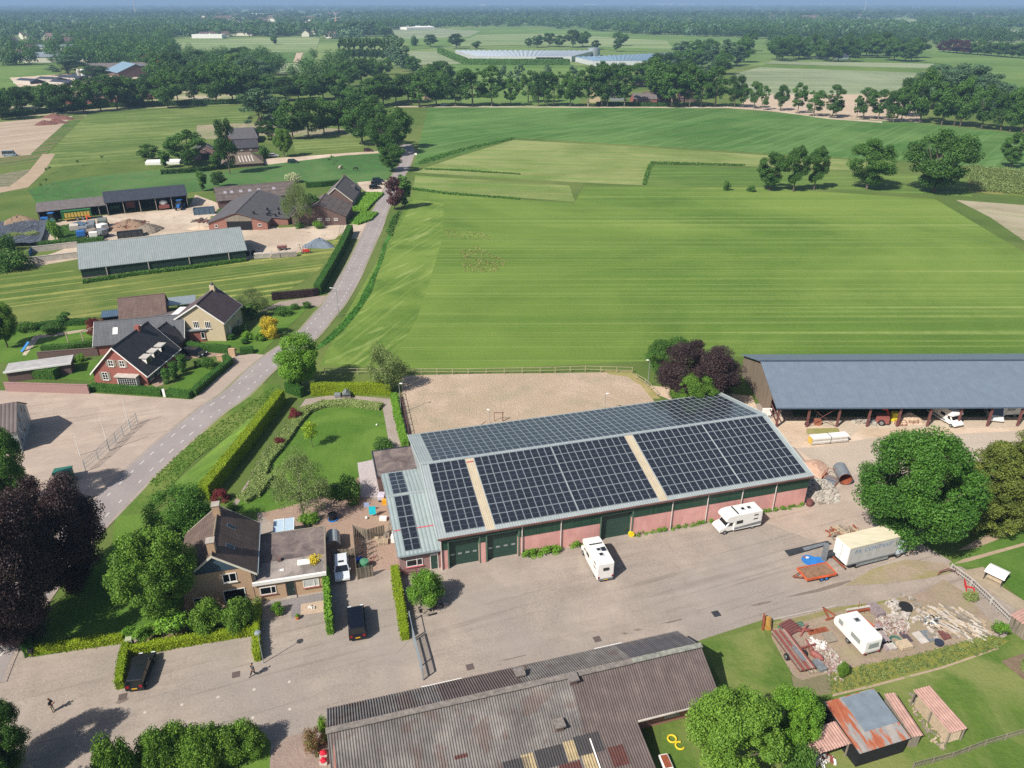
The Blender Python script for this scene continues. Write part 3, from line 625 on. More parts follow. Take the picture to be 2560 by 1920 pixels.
for q,l,k_ in[((748,310,220,92),'single round tree left of the glasshouse roofs','mid1'),((583,302,225,80),'round tree in the pasture left of the single one','mid1'),((1213,302,248,45),'smallest of the two trees standing just behind the big glasshouse','mid2'),((1268,305,228,75),'larger tree of the pair behind the big glasshouse','mid0'),((1345,298,215,70),'left tree of the three-tree clump behind the glasshouse','mid1'),((1410,300,232,75),'right tree of the three-tree clump behind the glasshouse','mid2'),((1497,305,195,85),'tall dark tree in the middle pasture','mid1'),((1560,300,205,95),'broad tree right of the tall dark one in the middle pasture','mid0'),((1645,318,260,52),'small round tree beside the silo tank','mid1'),((1780,330,262,50),'small front tree of the pair right of the silo tank','mid1'),((1800,295,208,95),'large tree of the pair right of the silo tank','mid0'),((300,245,185,80),'dark round tree between the plantation and the white glasshouse','mid1'),((478,295,238,60),'bushy tree at the left of the middle pasture','bushfar'),((880,312,262,55),'pointed conifer behind the big glasshouse','slim')]:
 tpx(B_,kA,0,*q,'tree',l,k_)
AVE=[(60,690,440,110),(135,690,460,110),(225,688,445,120),(350,690,490,100),(405,692,540,75),(473,698,520,90),(537,708,555,62),(645,712,545,95),(755,730,540,105),(857,748,577,120),(978,758,552,125),(1000,748,640,80),(1135,758,620,60),(1175,768,560,120),(1273,768,580,110),(1340,785,585,100),(1370,788,680,60)]
for i,q in enumerate(AVE):
 tpx(C_,kC,0,*q,'roadside_tree',ordw(i)+' tree in the open roadside row before the sandy field',['tall0','tall1','tall2','mid1'][i%4],group='trees of the eastern roadside row')
rg=random.Random(5)
for i,(x,y,t,w_)in enumerate([(1420,785,560,120),(1450,750,510,120),(1540,790,470,150),(1680,805,540,150),(1760,810,560,110),(1800,815,520,130),(1935,830,560,140),(2060,840,600,130),(2120,848,590,120),(2200,850,600,140),(2290,860,610,140),(1620,700,430,170),(1730,690,420,170),(1840,700,430,170),(1950,720,480,160),(2060,740,550,150),(2160,760,570,150),(1560,640,470,130),(1660,620,425,140),(1780,620,425,140),(1890,640,435,140),(2000,680,510,130),(2250,780,580,150),(1500,620,500,100)]):
 tpx(C_,kC,0,x,y,t,w_,'tree',ordw(i)+' front tree from the left in the dense grove at the right edge' if i<11 else ordw(i-11)+' grey-green tree at the back of the dense right grove',('mid%d' if i<11 else 'grey%d')%(i%3),group='eastern grove')
for i,(x,y,t,w_)in enumerate([(30,640,400,150),(110,620,430,120),(200,600,440,110),(280,480,330,120),(360,420,300,120),(410,400,250,110),(440,330,200,90),(200,450,320,130),(120,440,320,130),(40,440,330,130),(290,430,260,110),(180,380,260,120),(90,380,260,120),(10,380,270,120)]):
 tpx(C_,kC,0,x,y,t,w_,'tree',ordw(i)+' tree counted back through the wood east of the glasshouses',['mid0','grey1','mid2'][i%3],group='wood east of the glasshouses')
for i in range(26):
 x=620+i*36;y=388+rg.uniform(-30,8)-(8 if i>12 else 0)*0
 tpx(C_,kC,0,x,y,y-rg.uniform(100,150),rg.uniform(85,120),'tree',ordw(i)+' tree from the left in the farmstead wood behind the pale crop','mid%d'%(i%3),group='farmstead wood')
for i in range(14):
 x=1690+i*44;y=335+i*3.6
 tpx(C_,kC,0,x,y,y-rg.uniform(70,95),80,'tree',ordw(i)+' dark purplish tree from the left in the far belt' if i<5 else ordw(i-5)+' green tree right of the purple ones in the far belt','copperfar' if i<5 else 'mid%d'%(i%3),group='purple trees of the far belt' if i<5 else 'green trees of the far belt')
for q,l,k_,r_ in[((575,1225,985,200),'leftmost, smallest lone tree in the green field','field1',1),((728,1232,940,150),'second lone field tree from the left with a slim trunk','field1',1),((860,1220,945,150),'third lone field tree, half merged with its left neighbour','field1',1),((1200,1215,895,310),'wide dense lone tree in the middle of the field tree line','field0',1),((1630,1235,840,430),'largest lone tree standing beside the maize','field0',1),((2125,1080,855,170),'loose-crowned tree at the right edge above the maize','field1',1)]:
 tpx(C_,kC,0,*q,'field_tree',l,k_)
for q,l in[((297,1225,1170,62),'small round bush alone in the field'),((462,1232,1198,62),'low bush at the foot of the leftmost field tree')]:
 tpx(C_,kC,0,*q,'bush',l,'bushfar','bush')
for args in[(E_,kD,420,1190,320,60,130,'copper_tree','loose copper-leaved tree on the right verge by the road','copperfar'),(E_,kD,420,1265,310,40,100,'tree','green shrubby tree right behind the copper one','slim'),(E_,kD,420,460,460,120,240,'willow_tree','grey-green willow between the cowshed and the farmhouse','sparse'),(E_,kD,420,560,400,190,160,'tree','smaller green tree right of the willow','mid0'),(E_,kD,420,410,110,40,110,'elder_bush','cream-flowering elder behind the long barn','elder'),(E_,kD,420,470,1690,1300,360,'lime_tree','bright green tree at the garden corner beside the road','lime0'),(E_,kD,420,1140,1700,1380,310,'tree','sparse pale green tree in front of the riding arena fence','airyp'),(E_,kD,420,240,1290,1140,160,'golden_conifer','golden yellow conifer on the lawn','goldshrub'),(E_,kD,420,100,1130,930,260,'tree','thin bronze-green tree beside the cream house','sparse'),(D_,kD,420,60,1380,1040,240,'tree','pale yellow-green tree at the left edge of the garden','maple'),(D_,kD,420,740,1270,1160,150,'maple_shrub','dark red maple shrub beside the red-tiled garage','redshrub'),(J_,kD,900,335,1215,740,460,'tree','sparse grey-green tree on the edge of the terrace','sparse'),(J_,kD,900,405,670,490,115,'young_tree','young yellow-green tree in the middle of the back lawn','young'),(L_,kD,860,1150,290,-45,400,'tree','dark green tree behind the purple beech','bigdeep'),(L_,kD,860,1340,430,15,640,'purple_beech','dark purple beech between the arena and the blue-roofed shed','purple0'),(L_,kD,860,1330,560,255,380,'tree','bright green bushy tree at the foot of the purple beech','maple'),(N_,kD,860,1225,1545,745,890,'chestnut_tree','huge dense green tree right of the paved yard','big0'),(N_,kD,860,1780,1400,740,700,'conifer','yellowish conifer behind the huge green tree','conif'),(N_,kD,860,2060,1330,620,700,'conifer','darker conifer at the right frame edge','conif'),(H_,kD,940,110,1060,390,420,'tree','dark green tree at the left edge beside the graffiti shed','bigdeep'),(H_,kD,940,150,2060,1010,900,'purple_tree','large purple-leaved tree at the bottom left front garden','purple0'),(H_,kD,940,530,1640,815,720,'purple_tree','purple-leaved tree beside the road, behind the larger one','purple0'),(H_,kD,940,1420,1290,860,560,'tree','airy light green tree behind the near house','airy'),(H_,kD,940,1270,1880,1250,640,'maple_tree','large light green maple in front of the near house','maple'),(K_,.31646,1400,1315,345,105,285,'globe_tree','round clipped tree beside the picnic table','globe'),(O_,.31646,1400,1650,1650,1130,760,'maple_tree','large yellow-green tree at the bottom edge beside the corrugated barn','maple'),(O_,.31646,1400,2110,1480,1060,420,'tree','darker green tree behind the yellow-green one at the rusty shed','lime0'),(O_,.31646,1400,2190,1720,1480,220,'tree','small green tree by the lean-to at the bottom edge','shrub0'),(I_,.31646,1400,60,1720,1160,520,'tree','dark green tree cut off by the bottom left corner','bigdeep'),(I_,.31646,1400,960,1780,1440,290,'tree','low bronze-tinged tree at the left end of the planting strip','ball2'),]:
 if args[-1]=='elder':PROTO.setdefault('elder',(PROTO['bushfar'][0],PROTO['bushfar'][1],PROTO['bushfar'][2],leaves('crown',*clumps(3.2,.1,4,'dome',14,.42,5),1800,.45,9,LF['blossom'])))
 if args[-1]=='airyp':PROTO.setdefault('airyp',(PROTO['airy'][0],PROTO['airy'][1],PROTO['airy'][2],leaves('crown',*clumps(5,1.0,8,'oak',44,.25,12),13000,.2,19,LF['olive'])))
 tpx(*args)
put_tree('tree','dark green tree left of the paved entrance, seen by its shadow','tree','big0',(-42.5,32),12.5,8)
for i,(x,y,t,w_)in enumerate([(1230,1720,1400,200),(1330,1730,1350,210),(1430,1700,1340,210),(1560,1690,1370,210),(1690,1650,1320,180),(1620,1760,1440,200),(1800,1640,1350,200),(1930,1600,1320,210),(2020,1600,1370,150)]):
 tpx(I_,.31646,1400,x,y-70,t+15,w_*1.35,'pollard_tree',ordw(i)+' small bushy tree from the left in the planting strip at the bottom','ball2',group='small trees of the bottom planting strip')
for i,q in enumerate([(1125,670,540,100),(1035,640,530,90),(1180,620,520,110),(1395,630,430,230),(1430,600,430,110),(1300,600,460,120)]):
 tpx(I_,.31646,1400,*q,'standard_tree',ordw(i)+' small round-headed tree from the left behind the front hedge','slender',group='small round-headed trees behind the front hedge')
for i,q in enumerate([(1660,570,365,250),(1900,540,340,250)]):
 tpx(I_,.31646,1400,*q,'bushy_tree',['bushy tree under the large window, left one','bushy tree under the large window, right one'][i],'ball2')
for cr,k,y0,x,y,t,w_,nm,lb,ky in[(BB,.19892,680,1090,1400,1215,90,'clipped_column','front clipped evergreen column of the three beside the red house','yew'),(BB,.19892,680,1200,1330,1130,100,'clipped_column','middle clipped evergreen column of the three','yew'),(BB,.19892,680,1300,1250,1040,100,'clipped_column','back clipped evergreen column of the three','yew'),(BB,.19892,680,2112,850,755,130,'clipped_ball','left clipped ball shrub beside the golden conifer','ballshrub'),(D_,kD,420,1995,1325,1270,85,'clipped_ball','right clipped ball shrub beside the golden conifer','ballshrub'),(BB,.19892,680,2010,760,680,180,'shrub','dark shrub against the side of the cream house','shrub0'),(BB,.19892,680,1905,850,790,50,'shrub','tiny cone shrub at the corner of the cream house','yew'),(BB,.19892,680,1610,1195,1080,170,'shrub','rounded shrub behind the red house front lawn','shrub0'),(BB,.19892,680,1490,1190,1110,110,'shrub','second rounded shrub behind the red house front lawn','shrub0'),(D_,kD,420,1880,1350,1310,30,'shrub','small upright shrub by the driveway wall','yew'),(D_,kD,420,465,1505,1450,90,'shrub','dark shrub at the end of the pool house','shrub0'),(D_,kD,420,555,1495,1460,60,'shrub','small shrub on the lawn edge of the red house','shrub0'),(D_,kD,420,635,1480,1430,80,'shrub','light shrub beside the brick garden wall','shrub1'),(E_,kD,420,590,465,410,90,'shrub','clipped round shrub in front of the old brick farmhouse','shrub1'),(AA,.22604,430,1190,620,560,100,'shrub','hedge-like shrub at the foot of the willow','shrub0'),(E_,kD,420,420,1085,1045,70,'shrub','clipped shrub left of two by the cream house drive','shrub0'),(E_,kD,420,515,1075,1030,65,'shrub','clipped shrub right of two by the cream house drive','shrub0'),(E_,kD,420,330,1130,1070,120,'shrub','dark low shrub in the shade by the cream house drive','shrub0'),(E_,kD,420,90,1160,1030,120,'conifer','dark conifer beside the cream house','slim'),(J_,kD,900,270,450,375,90,'shrub','dull red shrub in the flower border','redshrub'),(J_,kD,900,150,650,600,90,'shrub','deep red shrub lower in the flower border','redshrub'),(J_,kD,900,950,690,610,150,'shrub','grey-green shrub at the corner of the flat dark roof','shrub0'),(J_,kD,900,690,1070,910,190,'shrub','dark shrub between lawn and patio','shrub0'),(J_,kD,900,590,1050,960,170,'shrub','dark shrub beside the terrace edge of the lawn','shrub0'),(J_,kD,900,350,1250,1190,170,'shrub','low shrub around the foot of the terrace tree','shrub1'),(J_,kD,900,435,1230,1180,50,'shrub','small green shrub right of the terrace tree','shrub1'),(Q_,.31646,1400,765,920,820,90,'shrub','yellow-green conifer bush at the corner of the scrap plot','ball2'),(Q_,.31646,1400,2010,610,500,110,'shrub','thin young tree at the fence end of the scrap plot','sapling2'),(DD,.23508,1300,1650,850,780,140,'shrub','bright green weed clump by the white fence','bedplant'),(H_,kD,940,1700,960,880,130,'shrub','bronze shrub behind the chimney of the near house','redshrub'),(S_,.22904,1200,570,330,250,110,'shrub','green shrub beside the near house gable','shrub0'),(S_,.22904,1200,850,1370,1310,60,'shrub','yellow-tinged shrub by the downpipe of the near house','bedplant'),(D_,kD,420,60,640,520,130,'shrub','green bush beside the black tarpaulins','shrub0'),(D_,kD,420,430,560,410,110,'shrub','tall mixed shrub between the tarpaulins and the scrap lorries','shrub1'),(D_,kD,420,110,780,640,240,'shrub','dense bramble thicket left of the concrete clamp','shrub0'),(D_,kD,420,20,760,660,140,'shrub','dense green thicket at the left edge','shrub0'),(D_,kD,420,1700,350,310,60,'shrub','dark shrub beside the cowshed corner','shrub0'),(D_,kD,420,1660,400,370,110,'shrub','yellowish shrub left of the cowshed','bedplant'),(Q_,.31646,1400,2215,860,780,80,'shrub','yellow-green shrub in the far right bed','bedplant'),(K_,.31646,1400,440,1500,1330,170,'shrub','pink-flowered shrub against the corrugated barn gable','pinkshrub'),(K_,.31646,1400,515,1400,1250,50,'climber','green climber on the gable end of the corrugated barn','shrub1'),(D_,kD,420,510,1200,1110,90,'shrub','dark upright shrub at the meadow edge of the garden','slim'),(D_,kD,420,200,1250,1190,150,'shrub','dark low shrub along the garden edge','shrub0'),(D_,kD,420,400,1255,1200,150,'shrub','second dark shrub along the garden edge','shrub0'),(L_,kD,860,1180,430,340,90,'shrub','pale green shrub at the corner of the arena','shrub1')]:
 if ky=='sapling2':ky='slender'
 if ky=='pinkshrub' and ky not in PROTO:PROTO[ky]=(2,1.5,PROTO['shrub0'][2],leaves('crown',*clumps(1.5,.05,2,'dome',22,.36,5),3200,.13,9,mleaf('leaf_pink','4d7a2c','b06a6a')))
 tpx(cr,k,y0,x,y,t,w_,nm,lb,ky,'shrub')
FS=[(Y_,(1333,1160)),(Y_,(1425,1140)),(Y_,(1530,1110)),(Y_,(1635,1100)),(Y_,(1735,1080)),(Y_,(1920,1030)),(L_,(450,1550)),(L_,(900,1465)),(L_,(950,1455)),(L_,(1003,1440)),(L_,(1060,1438)),(L_,(1107,1428)),(L_,(1160,1418)),(L_,(1215,1408)),(L_,(1262,1398)),(L_,(1313,1390)),(L_,(1363,1382)),(L_,(1412,1372)),(L_,(1465,1362)),(L_,(1865,1290)),(L_,(1915,1285)),(L_,(1958,1275)),(L_,(2008,1267)),(L_,(2057,1258)),(L_,(2103,1250)),(L_,(2150,1240))]
for i,(cr,q)in enumerate(FS):
 big=i in(0,1,2,3,4,6)
 r=.75 if big else.42
 put_tree('small_shrub',ordw(i)+' small shrub from the left at the foot of the pink barn wall','shrub','rose',cr(*q),.95 if big else.6,r,'small shrubs along the barn wall')
def hedge(name,label,pts,width,h,mat,leaf=.12,dens=80,group=None,core=True):
 pts=[Vector((p[0],p[1],0))for p in pts]
 rg=np.random.default_rng(len(label));quads=[]
 L=offset(pts,width/2);R=offset(pts,-width/2);mb=MB()
 for i in range(len(pts)-1):
  a,b,c,d=L[i],L[i+1],R[i+1],R[i];up=Vector((0,0,h))
  quads+=[(a+up,b+up,c+up,d+up),(a,b,b+up,a+up),(c,d,d+up,c+up)]
 quads+=[(L[0],R[0],R[0]+Vector((0,0,h)),L[0]+Vector((0,0,h))),(L[-1],R[-1],R[-1]+Vector((0,0,h)),L[-1]+Vector((0,0,h)))]
 V=[];N=[]
 for q in quads:
  q=[np.array(p)for p in q];e1=q[1]-q[0];e2=q[3]-q[0];ar=np.linalg.norm(np.cross(e1,e2));n=int(ar*dens)+4
  u=rg.random((n,1));v=rg.random((n,1))
  p=(q[0]*(1-u)+q[1]*u)*(1-v)+(q[3]*(1-u)+q[2]*u)*v
  nn=np.cross(e1,e2);nn=nn/(np.linalg.norm(nn)+1e-9)
  V.append(p+rg.normal(size=(n,3))*.06);N.append(np.tile(nn,(n,1)))
 V=np.vstack(V);N=np.vstack(N);n=len(V)
 wv=np.sin(V[:,0]*1.9+V[:,1]*1.3)*.5+np.sin(V[:,0]*.7-V[:,1]*1.1+1)*.5;V=V+N*(wv*.07)[:,None]*min(1,width)
 nrm=N*.8+rg.normal(size=(n,3))*.5;nrm/=np.linalg.norm(nrm,axis=1)[:,None]
 t=np.cross(nrm,rg.normal(size=(n,3)));t/=np.linalg.norm(t,axis=1)[:,None];b=np.cross(nrm,t)
 s=leaf*(.6+.8*rg.random(n))[:,None]
 vv=np.empty((n,4,3));vv[:,0]=V-t*s*.6;vv[:,1]=V-b*s*.45;vv[:,2]=V+t*s*.6+nrm*s*.2;vv[:,3]=V+b*s*.45
 verts=vv.reshape(-1,3).tolist();faces=np.arange(n*4).reshape(-1,4).tolist();mvals=np.clip(rg.random(n),0,1).tolist()
 base=len(verts);ins=.06
 L2=offset(pts,width/2-ins);R2=offset(pts,-width/2+ins)
 for p in zip(L2,R2):
  for q in p:verts+=[(q.x,q.y,0),(q.x,q.y,h-ins)]
 for i in range(len(pts)-1):
  a=base+i*4;c=a+4
  faces+=[[a+1,c+1,c+3,a+3],[a,c,c+1,a+1],[a+2,a+3,c+3,c+2]];mvals+=[.3]*3
 e=base+(len(pts)-1)*4
 faces+=[[base,base+1,base+3,base+2],[e,e+2,e+3,e+1]];mvals+=[.3]*2
 me=bpy.data.meshes.new(name);me.from_pydata(verts,[],faces)
 at=me.attributes.new('v','FLOAT','FACE');at.data.foreach_set('value',np.array(mvals,dtype=np.float32));me.materials.append(mat)
 o=bpy.data.objects.new(name,me);COL.objects.link(o)
 return tag(o,label,'hedge',group)
HG=LF['hedge'];HD=LF['hedge_dark']
hedge('hedge','long yellow-green hedge between the roadside strip and the back garden',P(H_,(2165,200),(1860,600),(1580,950)),1.5,2.4,HG)
hedge('hedge','dark corner hedge above the back garden under the bright tree',P(J_,(210,240),(330,285)),1.0,1.9,HD)
hedge('hedge','sunlit hedge between the back garden and the arena fence',P(J_,(400,265),(520,262),(660,262),(850,258),(1010,262)),1.3,2.1,HG)
hedge('hedge','narrow hedge beside the garden path along the arena',P(J_,(1030,300),(1060,460),(1090,580),(1120,680)),1.1,1.3,LF['privet'])
hedge('hedge','low front hedge along the entrance of the near house',P(I_,(240,745),(420,720),(700,680),(985,640)),.8,1.0,HG)
hedge('hedge','rounded dark hedge end beside the left entrance',P(I_,(255,610),(225,680),(240,760)),1.0,1.3,HD)
hedge('hedge','hedge separating the two front parking bays',P(I_,(1010,700),(975,860),(955,1020)),.85,1.2,HG)
hedge('hedge','long front hedge along the parking bay',P(I_,(1030,745),(1500,660),(2010,580)),.85,1.1,HG)
hedge('hedge','short hedge at the right side of the parking bay',P(I_,(2040,400),(2030,600),(2040,800)),.75,1.2,HG)
hedge('hedge','tall narrow hedge between two driveways by the annex',P(EE,(875,310),(950,800),(1030,1310)),.95,1.3,HG)
hedge('pleached_hedge','climbing green screen on wires left of the parked black van',P(K_,(530,170),(545,400),(560,590)),.6,2.2,LF['privet'],leaf=.2)
hedge('hedge','dark beech hedge along the meadow driveway',P(E_,(250,1015),(560,985),(600,975)),.9,1.8,LF['purple'])
hedge('hedge','tall dark hedge running beside the road up to the farm gate',P(E_,(600,975),(700,800),(780,650),(850,500)),1.6,2.6,HD)
hedge('hedge','clipped hedge along the road side of the red house lawn',P(BB,(1430,1560),(1640,1370),(1890,1160),(1830,1110)),1.2,1.3,HD)
hedge('hedge','ivy hedge under the bay window of the red house',P(BB,(150,1480),(560,1510),(1040,1545)),1.3,1.2,HD)
hedge('hedge','ivy hedge right of the garden gate of the red house',P(BB,(1110,1550),(1400,1580)),1.3,1.2,HD)
hedge('hedge','hedge between the cream house garden and the red house drive',P(BB,(1250,930),(1500,985),(1880,1010)),1.6,1.3,HD)
hedge('hedge','hedge end right of the brick gate pier',P(BB,(2020,1030),(2180,1010)),1.5,1.2,HD)
hedge('hedge','big clipped block hedge beside the pool house',P(D_,(190,1600),(450,1610)),2.2,1.9,LF['shrub'])
hedge('hedge','leafy hedge between lawn and brick garden wall',P(D_,(330,1415),(560,1400),(750,1370)),1.3,1.4,LF['shrub'])
hedge('hedge','dark hedge along the meadow side of the gardens',P(D_,(160,1250),(420,1215),(700,1195)),1.6,1.2,HD)
hedge('hedge','straight hedge behind the farmhouse by the pasture',P(E_,(510,150),(620,145),(800,125)),1.6,1.9,HD)
hedge('hedge','leafy garden strip between farmhouse and road',P(E_,(890,330),(960,260),(1030,200)),7.5,.8,LF['privet'],leaf=.3,dens=14)
hedge('hedge','leafy garden strip in front of the old barn by the road',P(E_,(860,430),(950,400),(1000,350)),5.5,.7,LF['privet'],leaf=.3,dens=14)
hedge('hedge','long dark hedge along the road before the village',P(A_,(0,760),(330,725),(700,690),(1100,680),(1600,665)),3,3.0,LF['deep'],leaf=.9,dens=3)
hedge('hedge','hedge around the big glasshouse',P(B_,(640,340),(810,415),(1100,418),(1475,418)),6,6,LF['shrub'],leaf=1.3,dens=1.2)
hedge('hedge','hedge behind the striped meadow by the old farmhouse',P(A_,(1040,1120),(1280,1105),(1420,1085),(1700,1060)),2.2,1.6,LF['deep'],leaf=.5,dens=6)
hedge('hedge','small hedge square beside the slate roofed barn',P(A_,(1390,940),(1450,940)),4,3,HD,leaf=.4,dens=10)
hedge('hedge','hedge along the northern road before the farmhouses',P(B_,(1650,678),(1900,680),(2180,686)),2,2.2,LF['deep'],leaf=.8,dens=4)
hedge('flower_border','pale flowering border along the left of the back lawn',P(J_,(-60,1060),(30,800),(180,620),(260,500),(360,390)),2.1,.6,LF['flower'],leaf=.16,dens=60)
hedge('flower_border','pale flowering border at the top of the back lawn',P(J_,(340,400),(500,345),(700,340),(930,370)),2.0,.6,LF['flower'],leaf=.16,dens=60)
hedge('flower_border','yellow-green border below the long hedge by the house',P(H_,(1860,960),(1960,900),(2050,780)),2.2,.7,LF['flower'],leaf=.16,dens=60)
hedge('border_planting','dark leafy planting under the small trees behind the front hedge',P(I_,(1480,600),(1750,560),(2000,520)),1.3,.5,HD,leaf=.14,dens=50)
hedge('nettle_strip','nettles along the foot of the green shed',P(D_,(640,885),(1000,830),(1500,770),(1890,715)),1.4,.9,LF['shrub'],leaf=.25,dens=20)
hedge('rank_growth','shrubby growth along the clamp wall behind the scrap lorries',P(D_,(300,600),(560,580),(800,560)),2.0,1.2,LF['shrub'],leaf=.3,dens=16)
hedge('rank_growth','green growth between tarpaulins and lorries',P(D_,(500,460),(530,560)),5,.9,LF['shrub'],leaf=.3,dens=16)
def tufts(name,poly,n,leaf,hgt,mat,seed,lift=.0,label=None):
 rg=np.random.default_rng(seed)
 xs=[p[0]for p in poly];ys=[p[1]for p in poly];out=[]
 from mathutils.geometry import intersect_point_tri_2d
 def inside(x,y):
  c=False;j=len(poly)-1
  for i in range(len(poly)):
   if(ys[i]>y)!=(ys[j]>y)and x<(xs[j]-xs[i])*(y-ys[i])/(ys[j]-ys[i])+xs[i]:c=not c
   j=i
  return c
 while len(out)<n:
  x=rg.uniform(min(xs),max(xs));y=rg.uniform(min(ys),max(ys))
  if inside(x,y):out.append((x,y,hgt*(.3+.5*rg.random())))
 me=leaves(name,out,[hgt*.75]*n,n*7,leaf,seed,mat,.6,.3)
 o=bpy.data.objects.new(name,me);COL.objects.link(o);tag(o,label,'grass',kind='stuff')
tufts('long_grass',P(H_,(2100,80),(1500,480),(1200,760),(1130,840),(1300,860),(1500,640),(2100,200)),1300,.13,.18,LF['lime'],3,label='long grass in the roadside ditch below the mown strip')
tufts('long_grass',P(E_,(1130,570),(1100,700),(1040,850),(1010,960),(900,1120),(800,1240),(700,1330),(590,1400),(600,1370),(700,1270),(780,1190),(900,1050),(960,930),(1050,760),(1100,590)),1300,.14,.24,LF['fresh'],4,label='dark rank grass in the ditch right of the road')
tufts('long_grass',P(E_,(1230,330),(1200,400),(1160,530),(1130,500),(1170,390)),250,.35,.6,LF['shrub'],5,label='rank grass in the upper ditch right of the road')
tufts('weeds',P(Q_,(640,900),(760,870),(1400,740),(1950,590),(2100,640),(1960,720),(1500,850),(1000,990),(680,1060)),800,.12,.25,LF['olive'],6,label='weeds along the lower edge of the scrap plot')
tufts('reed_line',P(B_,(480,1060),(520,1030),(800,950),(1120,885),(1130,895),(820,965),(560,1050)),900,.35,.35,LF['fresh'],7,label='rough grass on the ditch between hay field and tall grass field')
tufts('reed_line',P(B_,(1945,1185),(1980,1070),(2000,1042),(2212,1048),(2600,1060),(2600,1068),(2212,1060),(2020,1056),(2000,1080),(1965,1190)),900,.4,.45,LF['shrub'],8,label='rough grass along the inner field ditch')
tufts('reed_line',P(E_,(1300,150),(1600,190),(2151,235),(2151,245),(1600,205),(1300,165)),1000,.3,.35,LF['fresh'],9,label='rough grass on the ditch above the mown field')
tufts('reed_line',P(E_,(1420,5),(1700,15),(2151,45),(2151,52),(1700,25),(1420,12)),900,.3,.3,LF['fresh'],10,label='rough grass on the ditch across the hay field')
tufts('maize',P(F_,(2088,362),(2212,370),(2500,385),(2500,460),(2212,422),(2097,412)),4200,.45,1.5,LF['olive'],11,label='young maize stand beside the largest field tree')
tufts('dry_cuttings',P(E_,(1680,640),(1830,600),(2060,720),(1980,800),(1720,800)),420,.3,.04,mleaf('leaf_straw','8f9350','b5b078'),12,label='bleached dry cuttings on the mown field')
tufts('dry_cuttings',P(E_,(1560,470),(1900,500),(1950,560),(1600,540)),120,.3,.04,bpy.data.materials['leaf_straw'],13,label='thin pale streaks of cuttings higher on the mown field')
POLYS=[]
for o in list(COL.objects):
 if o.get('kind')=='structure' and o.name.split('.')[0]not in('ground','meadow'):
  vs=[v.co for v in o.data.vertices]
  if vs and min(v.y for v in vs)>450:POLYS.append([(v.x,v.y)for v in vs])
def in_polys(x,y):
 for pl in POLYS:
  c=False;j=len(pl)-1
  for i in range(len(pl)):
   if(pl[i][1]>y)!=(pl[j][1]>y)and x<(pl[j][0]-pl[i][0])*(y-pl[i][1])/(pl[j][1]-pl[i][1])+pl[i][0]:c=not c
   j=i
  if c:return True
 return False
rg=np.random.default_rng(21)
def wood(name,label,y0,y1,n,hh,rr,mat,nf,leaf,x0=-60,x1=2620,gaps=None):
 cs=[];rs=[]
 tries=0
 while len(cs)<n*4 and tries<n*12:
  tries+=1
  px=rg.uniform(x0,x1);py=rg.uniform(y0,y1)
  if gaps and gaps(px,py):continue
  p=G(px,py)
  if in_polys(p.x,p.y):continue
  h=hh*rg.uniform(.7,1.25);r=rr*rg.uniform(.7,1.3)
  for k in range(4):
   a=rg.uniform(0,6.28)
   cs.append((p.x+cos(a)*r*.55,p.y+sin(a)*r*.55,h*(.45+.14*k)));rs.append(r*.72)
 me=leaves(name,cs,rs,len(cs)*nf,leaf,77,mat,hh/rr*.42,.8)
 o=bpy.data.objects.new(name,me);COL.objects.link(o);tag(o,label,'woodland',kind='stuff')
town=lambda x,y:(560<x<860 and 26<y<76 and random.random()<.72)or(0<x<190 and 55<y<160 and random.random()<.68)or(1700<x<2500 and 10<y<45 and random.random()<.3)
wood('distant_wood','farthest blue band of woods along the horizon',8.5,24,1500,17,60,LF['deep'],16,22)
wood('distant_wood','hazy woods in the far distance',22,50,2600,17,23,LF['deep'],20,8,gaps=town)
wood('distant_wood','wooded countryside beyond the pastures',46,92,2400,16,13,LF['oak'],44,3.4,gaps=town)
wood('distant_wood','grey-green woods mixed into the distance',30,100,700,17,11,LF['blue'],24,4,gaps=town)
wood('wood','dark woods left of the village fields',88,165,260,15,7.5,LF['oak'],90,1.6,0,440,gaps=town)
wood('wood','thick trees filling the gap behind the western roadside row',150,216,55,15,7.5,LF['oak'],240,1.0,400,860)
wood('wood','dark woods right of the middle pastures',72,112,420,16,8,LF['deep'],60,2.0,1540,2620)
# ================================================================ BUILDINGS
M_={}
def mm(k,*a,**q):
 if k not in M_:M_[k]=a[0]
 return M_[k]
glass=NT('window_glass');glass.fin('14181c',.08,0,.8);GLASS=glass.m
CURT=mplain('net_curtain','b8bab6',.6,var=.25,sc=3)
WHITE=mplain('white_paint','dedcd6',.45,var=.08,sc=1.5);CREAM=mplain('cream_paint','cfcab8',.5,var=.1)
ZINC=mplain('zinc','9aa3a6',.4,.4,.15,2);DOWN=mplain('grey_downpipe','bdb4ae',.5,var=.1)
DGREEN=NT('green_cladding');c_=DGREEN.co(0,(4,4,.15));DGREEN.fin(DGREEN.ramp(DGREEN.noise(c_,1,4,.6),[(.3,'1e3a2c'),(.7,'2a4a39')]),.5,0,.35);DGREEN=DGREEN.m
DOORG=mplain('green_door','2b463c',.45,var=.12);DKGREEN=mplain('dark_green_cladding','1c3227',.6,var=.15)
PINK=NT('pink_wall');c_=PINK.co();k_=PINK.noise(c_,.35,5,.65);k2=PINK.noise(PINK.co(0,(.6,.6,.15)),1.5,4,.7)
PINK.bump(PINK.noise(c_,9,3,.6),.01);PINK.fin(PINK.mix(PINK.ramp(k2,[(.45,0.0),(.75,.45)]),PINK.ramp(k_,[(.3,'c08c84'),(.7,'d3a29a')]),'96706a'),.9,0,.2);PINK=PINK.m
BR_PINK=mbrick('mauve_brick','8a6a68','9b7a75','8f8079');BR_RED=mbrick('red_brick','84463f','96564c','8a7268');BR_ORG=mbrick('orange_brick','8a5a50','98695c','8a7468')
